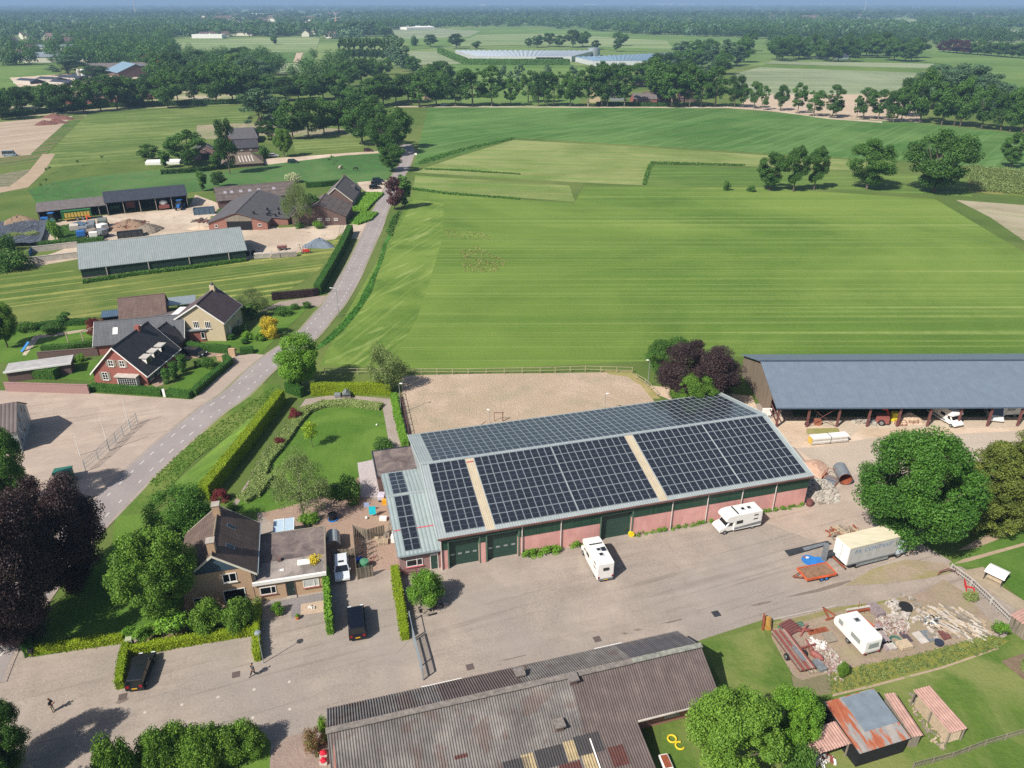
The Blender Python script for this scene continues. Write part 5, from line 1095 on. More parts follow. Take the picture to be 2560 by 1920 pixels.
for x,y in((6.3,2.3),(2.6,2.2)):
 z=he+kk*y+.19;mb=MB();mb.add([(x-.35,y-.45,z-kk*.45),(x+.35,y-.45,z-kk*.45),(x+.35,y+.45,z+kk*.45),(x-.35,y+.45,z+kk*.45)],[(3,2,1,0)])
 o=mb.build('roof_window',ZINC,E);mb=MB();mb.add([(x-.28,y-.38,z-kk*.38+.03),(x+.28,y-.38,z-kk*.38+.03),(x+.28,y+.38,z+kk*.38+.03),(x-.28,y+.38,z+kk*.38+.03)],[(3,2,1,0)]);mb.build('pane',GLASS,o)
MB().tube([(-.1,.15,0),(-.1,.15,he)],.06,6).build('downpipe',mplain('dark_pipe','3a3230',.6),E)
MB().tube([(.1,-.12,0),(.1,-.12,he-.1)],.05,6).build('downpipe',ZINC,E)
E=thing('house_wing','flat-roofed brick wing of the tan house, half its roof under gravel','house',(-29.6,66.4,0),radians(13.5));L,W,H2=8.0,8.7,2.6;LW=(L,W)
MB().box(0,L,0,W,0,H2).build('wall',BR_TAN,E)
MB().box(0,L,3.3,W,H2+.003,H2+.2).build('roof',BITU,E);MB().box(0,L,0,3.297,H2+.003,H2+.22).build('gravel_roof',GRAVELR,E)
mb=MB();mb.box(-.1,L+.15,-.28,-.003,H2-.12,H2+.3);mb.build('fascia',WHITE,E)
mb=MB();mb.box(L+.003,L+.2,-.0,W,H2-.1,H2+.36);mb.box(0,L,W+.003,W+.15,H2-.1,H2+.3);mb.build('roof_edge',WOODG,E)
win(E,LW,'f',1.45,.85,1.8,1.1,0,sill=BR_RED,pane=GLASS);MB().box(1.75,1.85,-.07,0,.9,1.9).build('mullion',WHITE,E);win(E,LW,'f',6.3,.95,1.8,1.1,0,sill=BR_RED,pane=CURT);MB().box(6.6,6.7,-.07,0,1.0,2.0).build('mullion',WHITE,E)
door(E,LW,'f',3.95,1.05,2.15,mplain('dark_teal_door','22302e',.5),frame=BR_DARK)
mb=MB();mb.box(3.4,4.5,-.5,0,0,.12);mb.build('doorstep',CONC,E)
mb=MB();mb.box(4.9,6.4,1.7,2.6,H2+.223,H2+.5);o=mb.build('dome_light',WHITE,E,bevel=.08)
mb=MB();mb.box(2.6,3.0,3.0,3.5,H2+.223,H2+.6);mb.build('roof_vent',BR_DARK,E)
mb=MB();mb.box(2.9,3.35,1.3,1.6,H2+.223,H2+.3);mb.build('roof_box',WHITE,E)
put_tree('sedum_clump','yellow flowering sedum clump on the gravel roof','plant','rose',E.location+Matrix.Rotation(radians(13.5),3,'Z')@Vector((6.9,2.4,0)),.5,.8).location.z=H2+.2
bpy.context.view_layer.update()
for o in COL.objects:
 if o.name.startswith('sedum_clump'):
  for c in o.children:
   if c.name.startswith('crown'):c.data=c.data.copy();c.data.materials.clear();c.data.materials.append(LF['gold'])
mb=MB();mb.box(0,2.6,0,3.6,2.3,2.36);A4=thing('glass_lean_to','small white-framed glass canopy between house and garden','canopy',(-29.5+2.0*sin(radians(13.5))*-1-1.6*0,66.4+8.8,0),radians(13.5))
mb.build('roof',mplain('white_polycarbonate','a9bccb',.25,var=.08),A4)
mb=MB();[mb.box(x,x+.06,0,3.6,2.363,2.41)for x in(0,1.27,2.54)];[mb.box(.06,1.27,y,y+.06,2.363,2.4)for y in(0,3.54)];mb.build('frame',WHITE,A4)
for x,y in((2.5,0.1),(2.5,3.4),(.1,3.4)):MB().box(x,x+.07,y,y+.07,0,2.3).build('post',WHITE,A4)
E=gable('machinery_hall','long dark green hall with pale green sheet roof','barn',-107.25,179.44,24.17,39.46,18.92,2.95,6.66,DKGREEN,GREENROOF,oe=.3,og=.3,ridge=GREENROOF,plinth=(BR_PINK,.7),barge=GREENROOF)
for x in(5.6,15.3,25.1,34.9):MB().box(x,x+.2,-.26,-.06,0,2.85).build('downpipe',CONC_L,E)
E=gable('machinery_shed','open-fronted shed with black sheet roof full of farm machines','shed',-131.55,243.29,26.5,24.7,13.16,4.18,6.37,DKGREEN,BLACKS,oe=.3,open_front=True,ridge=False)
for i in range(6):MB().box(.1+i*4.86,.3+i*4.86,0,.2,0,4.1).build('post',CONC,E)
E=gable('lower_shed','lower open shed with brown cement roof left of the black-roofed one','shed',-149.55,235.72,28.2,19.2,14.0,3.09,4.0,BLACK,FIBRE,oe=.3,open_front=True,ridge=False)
for i in range(3):MB().box(.1+i*8.5,.3+i*8.5,0,.2,0,3).build('post',CONC,E)
E=gable('long_barn','long grey cement-roofed barn with small skylights at the pasture','barn',-98.44,252.12,23.57,25.6,13.11,2.8,5.76,BR_DARK,FIBRE_O,oe=.4)
for x in(2.4,4.5,7.5,10.4,13.4,18.4):
 z=2.8+(5.76-2.8)/(13.11/2)*3.4+.19;k=(5.76-2.8)/(13.11/2)
 MB().add([(x,3,z-.4*k),(x+1,3,z-.4*k),(x+1,4.2,z+.8*k),(x,4.2,z+.8*k)],[(0,1,2,3)]).build('skylight',mplain('skylight_sheet','96929a',.5)if 'skl' not in M_ else M_['skl'],E)
E=gable('cow_barn','wide grey-roofed cowshed with orange brick gable and open middle','barn',-74.65,226.58,94.31,30.5,17.46,2.4,5.3,BR_ORG,FIBRE_D,oe=.5,og=.4);L,W=30.5,17.46
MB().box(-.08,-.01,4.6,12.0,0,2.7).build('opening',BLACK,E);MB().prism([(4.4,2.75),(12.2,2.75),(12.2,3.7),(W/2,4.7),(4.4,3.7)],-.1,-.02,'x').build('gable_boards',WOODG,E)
win(E,(L,W),'l',2.3,1.1,1.0,.8,0);win(E,(L,W),'l',15.2,1.0,.9,.8,0,pane=BLACK)
mb=MB();mb.prism([(-5.2,0),(0,0),(0,2.35),(-5.2,1.9)],5,22,'x');mb.build('side_wing',BR_ORG,E);mb=MB();mb.prism([(-5.7,1.95),(-.5,2.38),(-.5,2.52),(-5.7,2.09)],4.7,22.3,'x');mb.build('wing_roof',FIBRE_D,E)
for x,y in((3.5,4.4),(6,1.0),(8,.8),(6.2,-1.4),(8.6,-2),(14,-.8),(11,2)):
 z=5.3-abs(y-W/2)*(2.9/(W/2))if y>=0 else 2.4;MB().box(x-.28,x+.28,y-.28,y+.28,z-.2,z+.95).build('roof_vent',BLACK,E)
E=gable('old_farmhouse','tiled farmhouse beside the road with a small front gable','farmhouse',-53.7,253.0,91.92,20,10.4,2.6,6.9,BR_DARK,FIBRE,oe=.3,og=.2,barge=CREAM)
for u in(3,6,10,14,17):win(E,(20,10.4),'f',u,1,1.1,1.2,1)
MB().box(17.6,18.3,4.8,5.6,6.4,7.6).build('chimney',BR_DARK,E)
mb=MB();mb.box(13,15.6,.9,3.6,3.2,4.7);o=mb.build('dormer',FIBRE_D,E)
E=gable('old_barn','sagging barn with patchy cement roof in front of the farmhouse','barn',-51.79,232.0,92.54,14.5,16.5,2.7,6.4,BR_DARK,FIBRE_O,oe=.3,og=.3)
for u in(3,5.5,8):win(E,(14.5,16.5),'l',u,1.5,1.2,.7,2)
def dormer(E,x,y0,z0,w,m_side,m_roof):
 mb=MB();mb.prism([(y0,z0),(y0+1.7,z0),(y0+1.9,z0+1.4),(y0,z0+1.4)],x-w/2,x+w/2,'x');o=mb.build('dormer',m_side,E)
 MB().box(x-w/2-.2,x+w/2+.2,y0-.25,y0+2.2,z0+1.403,z0+1.53).build('dormer_roof',m_roof,o)
 MB().box(x-w/2+.12,x+w/2-.12,y0-.04,y0-.005,z0+.15,z0+1.15).build('pane',GLASS,o)
E=gable('red_brick_house','red brick house with dark tiled roof and three white dormers','house',-65.95,121.6,84.32,11.6,10.13,2.25,7.3,BR_RED,TILE_D,oe=.4,og=.35,barge=WHITE,gut=WHITE);LW=(11.6,10.13)
for u in(4.05,6.2):win(E,LW,'l',u,3.55,1.0,1.3,1,1,shut=WOODG)
win(E,LW,'l',7.9,.75,1.1,1.6,1,2,shut=WOODG)
for x in(3.0,5.6,8.2):dormer(E,x,.8,2.95,1.5,WHITE,mplain('pale_dormer_roof','b5b0a8',.6)if x==3.0 else bpy.data.materials['pale_dormer_roof'])
for u in(1.4,3.8):win(E,LW,'f',u,.6,1.2,1.5,1,1,shut=DOORG)
mb=MB();mb.box(-1.0,-.003,1.5,5.1,.1,2.0);bay=mb.build('bay_window',WHITE,E);MB().box(-1.3,-.003,1.2,5.4,2.003,2.25).build('bay_roof',CONC_L,bay)
mb=MB()
for i in range(8):
 for j in range(4):mb.box(-1.03,-1.003,1.6+i*.43,1.94+i*.43,.5+j*.36,.8+j*.36)
mb.build('pane',GLASS,bay)
mb=MB();mb.box(7.9,8.7,4.6,5.5,6.6,8.1);mb.build('chimney',BR_RED,E)
E=gable('cross_wing','low tiled rear wing of the red brick house with roof windows','house',-81.6,134.6,14.5,16.2,8.5,2.3,5.3,BR_RED,TILE_G,oe=.4,og=.3,barge=WHITE)
for x in(3.2,7.6):
 k=3/4.25;z=2.3+k*2.2+.2;o=MB().add([(x,1.5,z-.7*k),(x+.9,1.5,z-.7*k),(x+.9,2.8,z+.6*k),(x,2.8,z+.6*k)],[(0,1,2,3)]).build('roof_window',WHITE,E)
E=gable('side_wing','dark tiled wing joining the red house to its rear','house',-66.2,133.4,84.3,5.5,6.5,2.0,5.0,BR_DARK,TILE_D,oe=.3,og=.2)
E=gable('cream_house','cream brick house with purple-brown roof and white gable trim','house',-58.58,141.6,88.5,9.8,10.6,4.2,7.9,BR_CREAM,TILE_B,rf=.44,oe=.35,og=.35,barge=WHITE,gut=ZINC);LW=(9.8,10.6)
for u in(3.2,5.6):win(E,LW,'l',u,2.8,1.2,1.5,2,0)
for u,z in((2,3),(5.5,3),(7.4,.6)):win(E,LW,'f',u,z,1.1,1.2,1)
door(E,LW,'f',2.6,1,2.1,WHITE)
mb=MB();mb.box(8.2,9.0,4.2,5.2,7.2,9.0);c=mb.build('chimney',BR_CREAM,E);mb=MB();mb.ball((8.6,4.7,9.2),(.35,.35,.4),8,5);mb.build('chimney_cowl',mplain('lead_cowl','4a4e55',.5),c)
mb=MB();mb.box(1.2,8.5,10.0,12.4,3.0,4.1);mb.build('dormer',WHITE,E)
E=thing('brick_extension','small red brick flat-roofed extension against the cream house','house',BB(1385,890),radians(14));MB().box(0,3.2,0,3.4,0,2.5).build('wall',BR_RED,E);MB().box(-.3,3.7,-.3,3.7,2.503,2.75).build('roof',ZINC,E);win(E,(3.2,3.4),'r',1.0,.7,1.0,1.4,1);win(E,(3.2,3.4),'f',2.7,.7,.7,1.4,0)
E=gable('connecting_roof','low grey cement roof between the red and the cream house','outbuilding',*BB(1235,900)[:2],40,7,7.5,2.0,3.2,BR_DARK,FIBRE,oe=.3)
E.location.x-=6.0;E.location.y+=2.5
E=gable('tiled_garage','old red-tiled outbuilding with one roof window','outbuilding',-82.6,147.4,19.5,8.8,9.5,2.0,5.4,BR_RED,TILE_R,oe=.4,og=.3)
E=thing('garden_store','small flat store with blue-grey ribbed roof beside the red-tiled outbuilding','shed',BB(290,680),radians(19));MB().box(.1,4.3,.1,2.4,0,1.9).build('wall',BLACK,E);MB().prism([(-.2,1.93),(2.6,2.4),(2.6,2.5),(-.2,2.03)],0,4.5,'x').build('roof',mroof('blue_ribbed','44586a','4e6274','586c7e',along=.4,rough=.4,bd=.05,stain=.5),E)
E=thing('carport','grey flat roof carport behind the cream house','carport',BB(1080,560),radians(19));MB().box(0,6.5,0,5.5,2.3,2.45).build('roof',ZINC,E);[MB().box(x,x+.15,y,y+.15,0,2.3).build('post',WHITE,E)for x,y in((.1,.1),(6.2,.1),(6.2,5.2),(.1,5.2))]
E=thing('sun_sail','pale yellow awning between outbuilding and cream house','awning',(0,0,0));MB().add([BB(1075,640,1.2),BB(1190,590,1.4),BB(1185,500,2.5),BB(1075,570,2.4)],[(0,1,2,3)]).build('cloth',mplain('cream_canvas','d8cfa8',.8,var=.05),E)
E=thing('pool_house','low flat-roofed white-edged garden room beside the brick wall','outbuilding',D_(60,1655),radians(21));MB().box(.2,10.5,.2,3.6,0,2.1).build('wall',BR_DARK,E);MB().box(0,10.8,0,4,2.103,2.3).build('roof',mplain('pale_roofing','a3a19f',.8,var=.2,sc=1),E);MB().box(-.15,10.8,-.15,-.003,2.05,2.4).build('roof_edge',WHITE,E)
E=gable('graffiti_shed','shed at the left edge with ribbed brown roof and painted gable','shed',-75.6+.6,98.0,201.55,13,-9.12,3.4,6.0,ZINC,FIBRE,oe=.2,og=.25)if False else None
E=thing('graffiti_shed','shed at the left edge with ribbed brown roof and painted gable','shed',(-75.6,98.98,0),radians(21.55));W=9.12
E.location=Vector((-75.6,98.98,0))
mb=MB();mb.prism([(0,0),(W,0),(W,3.8),(W/2,6.4),(0,3.8)],-13,0,'x');mb.build('wall',ZINC,E)
poly=[(-.3,3.66),(W/2,6.42),(W+.3,3.66)];mb=MB();mb.prism(poly+[(y,z+.14)for y,z in poly[::-1]],-13.2,.15,'x');mb.build('roof',mroof('brown_ribbed_sheet','5c5250','6a605d','776c68',along=.55,rough=.7,bd=.09,stain=.7),E)
mb=MB();rg=random.Random(4)
gm=MB();gm.mat(3).add([(.008,1.0,.7),(.008,8.0,.7),(.008,8.0,4.2),(.008,4.6,6.1),(.008,1.0,4.2)],[(0,1,2,3,4)])
for i in range(26):
 y=rg.uniform(1.2,7.6);z=rg.uniform(.8,min(4.6,2.8+2.6*(1-abs(y-W/2)/(W/2))));a=rg.uniform(-1,1);l=rg.uniform(.3,.9);w_=rg.uniform(.08,.2)
 gm.mat(i%3).add([(.012+i*.0006,y-w_,z),(.012+i*.0006,y+w_,z),(.012+i*.0006,y+w_+a*.4,z+l),(.012+i*.0006,y-w_+a*.4,z+l)],[(0,1,2,3)])
gm.build('graffiti',[mplain('graffiti_brown','6a4a3c',.7),mplain('graffiti_blue','4a6a8c',.7),mplain('graffiti_white','c8ccd0',.7),mplain('graffiti_ground','8f979a',.6)],E)
E=gable('brick_farmhouse','brick farmhouse with dark ridge roof above the thatched one','farmhouse',-131.3,355.9,21,14.5,15,2.1,4.6,BR_DARK,TILE_D,oe=.3);[win(E,(15,13),'f',u,1,1,1,1)for u in(3,7,11)];MB().box(2,3,5.5,6.3,4.4,6).build('chimney',BR_RED,E)
def hipped(name,label,x0,y0,ang,L,W,he,hr,a,b,wall,roof,o=.5):
 E=thing(name,label,'farmhouse',(x0,y0,0),radians(ang));MB().box(0,L,0,W,0,he).build('wall',wall,E)
 v=[(-o,-o,he),(L+o,-o,he),(L+o,W+o,he),(-o,W+o,he),(L*a,W/2,hr),(L*b,W/2,hr)]
 MB().add(v,[(3,2,1,0),(0,1,5,4),(1,2,5),(2,3,4,5),(3,0,4)]).build('roof',roof,E);return E
E=hipped('thatched_house','thatched farmhouse with a row of light sheets on its roof',-121,321.5,18.5,16.3,19,1.4,4.6,.3,.72,BR_DARK,THATCH)
for i in range(5):
 x=6.5+i*1.3;k=3.2/10;MB().add([(x+.6,1.2,1.4+1.7*k+.1),(x+1.1,1.2,1.4+1.7*k+.1),(x+.5,6.4,1.4+6.9*k+.1),(x,6.4,1.4+6.9*k+.1)],[(0,1,2,3)]).build('roof_sheet',CONC_L,E)
E=gable('brick_cottage_barn','small brick barn with green doors left of the farmhouse','barn',-130.3,343.5,112,7,10.6,3.4,6.6,BR_PINK,TILE_D,oe=.3,barge=CONC_L)
MB().box(-.08,-.01,4,7,0,2.8).build('door',DKGREEN,E);[win(E,(8,11),'l',u,z,1,1,1)for u,z in((1.6,1),(9.2,1),(5.5,4.4))]
E=thing('white_tunnel','low white tarpaulined garden shelter left of the small brick barn','shelter',A_(935,1062),radians(8));MB().prism([(0,0),(7,0),(7,1.1),(3.5,1.6),(0,1.1)],0,14,'x').build('cover',WHITE,E)
hipped('slate_barn','slate-roofed barn behind the old farmhouse',-140.3,381.3,15.6,15.4,20.9,2.4,6.2,.1,.9,BR_DARK,FIBRE_D)
gable('blue_roofed_barn','big far barn with pale blue solar roof behind the roadside row','barn',-336.6,767,129.3,43,33,4.5,11,BR_DARK,mroof('blue_solar','6f8798','7c94a5','8aa0b0',along=2,rough=.4),oe=1)
gable('blue_roofed_barn','second pale blue roof right of the big blue-roofed barn','barn',*A_(1015,475)[:2],129,30,26,4,8,BR_DARK,mroof('blue_solar2','6f8798','7c94a5','8aa0b0',along=2,rough=.4),oe=1)
gable('red_tiled_barn','orange tiled roof behind the blue-roofed barns','barn',*A_(920,425)[:2],20,34,16,4,10,BR_RED,mplain('orange_tiles','9c5440',.8),oe=1)
gable('silver_barn','low grey barn left of the blue-roofed barn','barn',*A_(560,470)[:2],20,60,20,4,8,CONC_L,FIBRE,oe=1)
for i,(x,y,l)in enumerate([(90,535,22),(215,525,26),(350,515,28),(430,505,26),(300,545,24)]):
 E=thing('silage_clamp',ordw(i)+' black-covered silage clamp with white walls by the far farm','silage clamp',A_(x,y),radians(-25),'silage clamps')
 MB().prism([(0,0),(l*.6,0),(l*.6,1.5),(l*.3,3.8),(0,1.5)],0,l,'x').build('cover',BLACKS,E);mb=MB();mb.box(0,l,-.5,-.01,0,2.6);mb.box(0,l,l*.6+.01,l*.6+.5,0,2.6);mb.build('wall',CONC_L,E)
for i in range(4):
 E=thing('silo',ordw(i)+' pale upright silo beside the clamps','silo',A_(515+i*12,512),0,'silos');MB().tube([(0,0,0),(0,0,8),(0,0,9)],[1.6,1.6,.4],10).build('tank',[CONC_L,WOODG,WHITE,ZINC][i],E)
GLH=mplain('glasshouse_wall','b9bcbc',.3,var=.1,sc=.3);GLR=mroof('glasshouse_roof','9aa2a8','a8b0b6','b5bcc0',along=4,rough=.35,bd=.1,stain=.2);GLR2=mroof('glasshouse_roof_blue','6b8496','7890a2','869cac',along=4,rough=.3,bd=.1,stain=.3)
def glasshouse(name,label,pts,hgt,n,roof,wall,span=3.2):
 a,b,c,d=[Vector((p[0],p[1],0))for p in pts];E=thing(name,label,'greenhouse',a)
 up=Vector((0,0,hgt));mb=MB()
 for p,q in((a,b),(b,c),(c,d),(d,a)):mb.face([p-a,q-a,q-a+up,p-a+up])
 mb.build('wall',wall,E,fix=False)
 mb=MB()
 for i in range(n):
  t0,t1=i/n,(i+1)/n;tm=(t0+t1)/2
  p0=a.lerp(b,t0)-a+up;p1=a.lerp(b,t1)-a+up;pm=a.lerp(b,tm)-a+up*1.0+Vector((0,0,span*.3));q0=d.lerp(c,t0)-a+up;q1=d.lerp(c,t1)-a+up;qm=d.lerp(c,tm)-a+up+Vector((0,0,span*.3))
  mb.face([p0,pm,qm,q0]);mb.face([pm,p1,q1,qm]);mb.face([p0,p1,pm])
 mb.build('roof',roof,E,fix=False);return E,a,b
E,a,b=glasshouse('glasshouse','big pale glasshouse behind the roadside row',[(-40,961),(70,961),(106,1075),(-75,1081)],5.5,26,GLR,GLH)
mb=MB();mb.box(68,100,-.4,-.05,1,4.6);mb.build('window_band',GLASS,E)
glasshouse('glasshouse','bluish lower glasshouse at the right of the big one',[(88,892),(180,892),(245,1064),(74,955)],5,26,GLR2,GLH)
glasshouse('glasshouse','far white glasshouse beyond the poplars',[(-267,2110),(-200,2160),(-260,2450),(-369,2295)],5,14,WHITE,WHITE)
E=thing('water_tank','round grey tank beside the big glasshouse','tank',B_(1632,356));MB().tube([(0,0,0),(0,0,9)],8,20).build('tank_wall',ZINC,E)
for x,y,l,W2,nm,lb,wm,rm in[(1745,650,9,7,'cabin','small grey cabin among the northern roadside trees',ZINC,FIBRE),(1890,668,16,12,'farmhouse','red farmhouse with pale roof among the northern roadside trees',BR_RED,FIBRE),(1960,655,22,10,'farm_building','low red building right of the northern farmhouse',BR_RED,TILE_R),(1885,550,12,9,'farm_building','pinkish building behind the northern farmhouse',BR_PINK,TILE_R),(535,640,6,6,'farm_building','small tan building at the left end of the northern row',BR_TAN,TILE_R)]:
 E=gable(nm,lb,'building',*B_(x,y)[:2],5,l,W2,3,6,wm,rm,oe=.4);[win(E,(l,W2),'f',2+u*3,1,1.3,1.3,1)for u in range(int(l/4))]
E=thing('hay_stack','tall yellowish stack beside the northern road','stack',B_(1608,660));MB().box(0,7,0,5,0,9).build('stack',mplain('straw','b8a888',.9),E)
E=gable('farmhouse','dark red farmhouse with tiled roof right of the northern row','building',*C_(0,655)[:2],0,12,10,3,7,BR_DARK,TILE_R,oe=.4)
for x,y,l,lb in[(895,380,12,'grey farm building in the farmstead wood'),(1010,382,14,'dark blue roofed building in the farmstead wood'),(1310,312,22,'purplish roof rising from the farmstead wood')]:
 gable('farm_building',lb,'building',*C_(x,y)[:2],3,l,12,3,9,ZINC,BLACKS if l==14 else TILE_R,oe=.4)
for i,(x,y,l)in enumerate([(545,680,16),(380,672,13),(640,655,12),(840,640,16)]):
 gable('village_house',['red roofed house glimpsed between the left roadside trees','low house left of the red roofed one','pale house among the village gardens','long house at the right of the village gardens'][i],'house',*A_(x,y)[:2],10,l,9,3,6.5,BR_RED,TILE_R if i!=2 else FIBRE,oe=.4)
gable('garden_centre','cream industrial hall on the left beyond the pasture','hall',*A_(150,405)[:2],12,85,40,6,8,CREAM,ZINC,oe=.5)
gable('village_hall','second pale hall left of the cream one','hall',*A_(-40,400)[:2],12,70,40,7,9,CREAM,ZINC,oe=.5)
gable('village_hall','pale flat hall above the cream one','hall',*A_(190,340)[:2],12,80,40,7,9,WHITE,ZINC,oe=.5)
rg=random.Random(12)
hp=gable('distant_house','tiny pale house in the distant town','house',*G(300,90)[:2],0,16,11,5,9,CREAM,TILE_R,ridge=False,group='houses of the distant town')
for i in range(120):
 if i<70:x,y=rg.uniform(430,860),rg.uniform(38,98)
 elif i<95:x,y=rg.uniform(0,190),rg.uniform(70,150)
 else:x,y=rg.uniform(1700,2500),rg.uniform(16,60)
 p=G(x,y)
 if in_polys(p.x,p.y):continue
 k=rg.uniform(.9,1.4)if y>60 else rg.uniform(1.5,2.3)
 copy_tree(hp,None,(p.x,p.y,0),rg.uniform(0,3),scale=(k*rg.uniform(.8,2.4),k,k))
wl=thing('distant_hall','long white hall far off on the horizon','hall',G(620,41),0,'white halls on the horizon');MB().box(0,90,0,50,0,14).build('hall_body',WHITE,wl)
for i,(x,y,k)in enumerate(((480,96,.5),(520,36,.8),(860,34,.9),(1180,16,2),(1460,14,2.5),(1640,13.5,3.4),(1700,14,2.8),(1850,14,2),(2050,12,3),(2150,30,1))):copy_tree(wl,None,G(x,y),0,ordw(i)+' pale far hall from the left towards the horizon',scale=(k*1.3,k,k))
E=thing('windmill','old windmill with white sails on the far treeline','windmill',G(842,64));MB().tube([(0,0,0),(0,0,18),(0,0,23)],[7,4,2],10).build('tower',mplain('mill_brick','9c7458',.8),E)
mb=MB();c=Vector((0,-5,21))
for k in range(4):
 a=radians(8+90*k);mb.bar(c,c+Vector((cos(a)*15,0,sin(a)*15)),1.5,.5)
mb.build('sails',WHITE,E)
E=thing('radio_mast','thin pale mast on the far left horizon','mast',G(340,38));MB().tube([(0,0,0),(0,0,95)],[3,2],6).build('mast',CONC_L,E)
for i,(x,y)in enumerate([(2375,9),(2450,9.5),(2540,11),(1820,9)]):
 E=thing('wind_turbine',ordw(i)+' white wind turbine on the right horizon','wind turbine',G(x,y),0,'wind turbines');MB().tube([(0,0,0),(0,0,100)],[5,3],6).build('tower',WHITE,E)
 mb=MB();c=Vector((0,-5,100))
 for k in range(3):a=radians(i*37+120*k);mb.bar(c,c+Vector((cos(a)*48,0,sin(a)*48)),5,1)
 mb.build('rotor',WHITE,E)
E=thing('transmission_mast','tall thin mast on the right horizon','mast',G(2160,34));MB().tube([(0,0,0),(0,0,70)],[2,1.4],6).build('mast',CONC_L,E)
# ================================================================ VEHICLES AND SMALLER THINGS
def hdg(a,b):return atan2(b[1]-a[1],b[0]-a[0])
RUB=mplain('tyre_rubber','1d1d1e',.85,var=.2);RIM=mplain('alloy_rim','9a9da0',.35,.7,.1);LAMP=mplain('headlight_glass','d5dadd',.15,var=.05);TAIL=mplain('tail_light','8c1a1e',.25,var=.1)
PLATE=mplain('yellow_plate','d2a51e',.5,var=.05);RUST=mplain('rust','8c4a30',.85,var=.4,sc=4);REDP=mplain('faded_red_paint','8a5048',.6,var=.3,sc=3);ORANGE=mplain('orange_paint','c05a34',.6,var=.25,sc=3)
BLUE=mplain('blue_plastic','2f74b8',.5,var=.2);GREY=mplain('grey_metal','84898c',.5,.3,.25);DARK=mplain('dark_metal','34373a',.6,var=.3);GRN=mplain('machine_green','2c6a34',.5,var=.2);YEL=mplain('machine_yellow','c9a94c',.55,var=.2);TBLUE=mplain('tractor_blue','2864a8',.45,var=.15)
PINEW=mplain('pale_wood','ab9a82',.8,var=.2);STONE=mplain('rubble_stone','a8a296',.95,var=.35,sc=1.5);SOIL=mground('heap_soil','6c5848','8a7462','9a8470',fine=2,mid=.6);TEAL=mplain('teal_paint','2d6a5c',.6,var=.2)
def frustum(mb,x0,x1,w0,z0,x2,x3,w1,z1):
 vs=[(x0,-w0,z0),(x1,-w0,z0),(x1,w0,z0),(x0,w0,z0),(x2,-w1,z1),(x3,-w1,z1),(x3,w1,z1),(x2,w1,z1)]
 return mb.add(vs,[(3,2,1,0),(4,5,6,7),(0,1,5,4),(1,2,6,5),(2,3,7,6),(3,0,4,7)])
def wheel(E,x,y,r=.33,w=.22,rim=None):
 s=1 if y>0 else-1
 o=MB().tube([(x,y-w/2,r),(x,y+w/2,r)],r,18).build('wheel',RUB,E,smooth=False)
 MB().tube([(x,y+s*(w/2-.02),r),(x,y+s*(w/2+.012),r)],[r*.66,r*.6],14).build('rim',rim or RIM,o)
def car(label,p,h,color,kind='hatch',name='parked_car',cat='car',s=1.0,sun=False,group=None):
 E=thing(name,label,cat,(p[0],p[1],0),h,group);E.scale=(s,s,s)
 L,W,H={'hatch':(4.3,1.78,1.5),'estate':(4.75,1.8,1.48),'suv':(4.5,1.85,1.68),'van':(4.9,1.92,1.92),'busvan':(5.6,2.0,2.4)}[kind]
 a=L/2;w=W/2;bz={'van':1.08,'busvan':1.15,'suv':1.02}.get(kind,.93)
 hood={'van':.95,'busvan':.7}.get(kind,1.15);mb=MB()
 prof=[(-a+.05,.28),(a-.1,.28),(a,.5),(a-.08,.72),(a-hood*.55,.86),(a-hood-.05,bz),(-a+.1,bz),(-a,.75)]
 n=len(prof);rows=[(-w*.93,.0),(-w,.12),(w,.12),(w*.93,.0)]
 vs=[]
 for yy,k in((-w*.9,0),(-w,1),(w,1),(w*.9,0)):
  for x,z in prof:vs.append((x*(1 if k else.965),yy,z if k else.3+(z-.3)*.97+.02))
 fs=[tuple(range(n))[::-1],tuple(range(3*n,4*n))]
 for r in range(3):fs+=[(r*n+i,r*n+(i+1)%n,(r+1)*n+(i+1)%n,(r+1)*n+i)for i in range(n)]
 paint=mplain('car_paint_'+name+str(len(bpy.data.materials)),color,.22,.25,.06,spec=.6)
 mb.add(vs,fs).build('body',paint,E,bevel=.05)
 rx=-a+(.12 if kind in('van','busvan')else.3 if kind in('estate','suv')else.38)
 fx=a-hood-(.5 if kind!='busvan' else.45)
 g=MB();frustum(g,-a+.08,a-hood+.05,w*.93,bz-.02,rx,fx,w*.8,H-.05);g.build('windows',GLASS,E)
 r=MB();frustum(r,rx-.03,fx+.03,w*.83,H-.06,rx+.08,fx-.1,w*.78,H);r.build('roof_panel',paint,E,bevel=.03)
 pl=MB()
 for y in(-1,1):
  for u,v in((a-hood+.05,fx),(-a+.08,rx),((fx+rx)/2+.1,(fx+rx)/2+.05)):pl.bar((u,y*w*.935,bz-.02),(v,y*w*.81,H-.04),.07)
 pl.build('pillar',paint,E)
 for x in(a-.82,-a+.85):
  for y in(-w+.12,w-.12):wheel(E,x,y)
 for y in(-w+.28,w-.28):
  MB().box(a-.14,a-.01,y-.2,y+.2,.6,.74).build('headlight',LAMP,E);MB().box(-a+.0,-a+.1,y-.14,y+.14,.72,.95).build('tail_light',TAIL,E)
 MB().box(-a-.02,-a+.05,-.26,.26,.55,.67).build('number_plate',PLATE,E)
 for y in(-w-.12,w+.04):MB().box(a-hood-.25,a-hood-.1,y,y+.09+.0,bz,bz+.14).build('mirror',paint,E)
 if sun:MB().box(-.35,.0,-.34,.34,H+.002,H+.012).build('sunroof',GLASS,E)
 return E
car('black estate car parked against the yellow-green hedge, rear to the yard',I_(1125,905),hdg(I_(1095,1000),I_(1170,790)),'23262a','estate',sun=True)
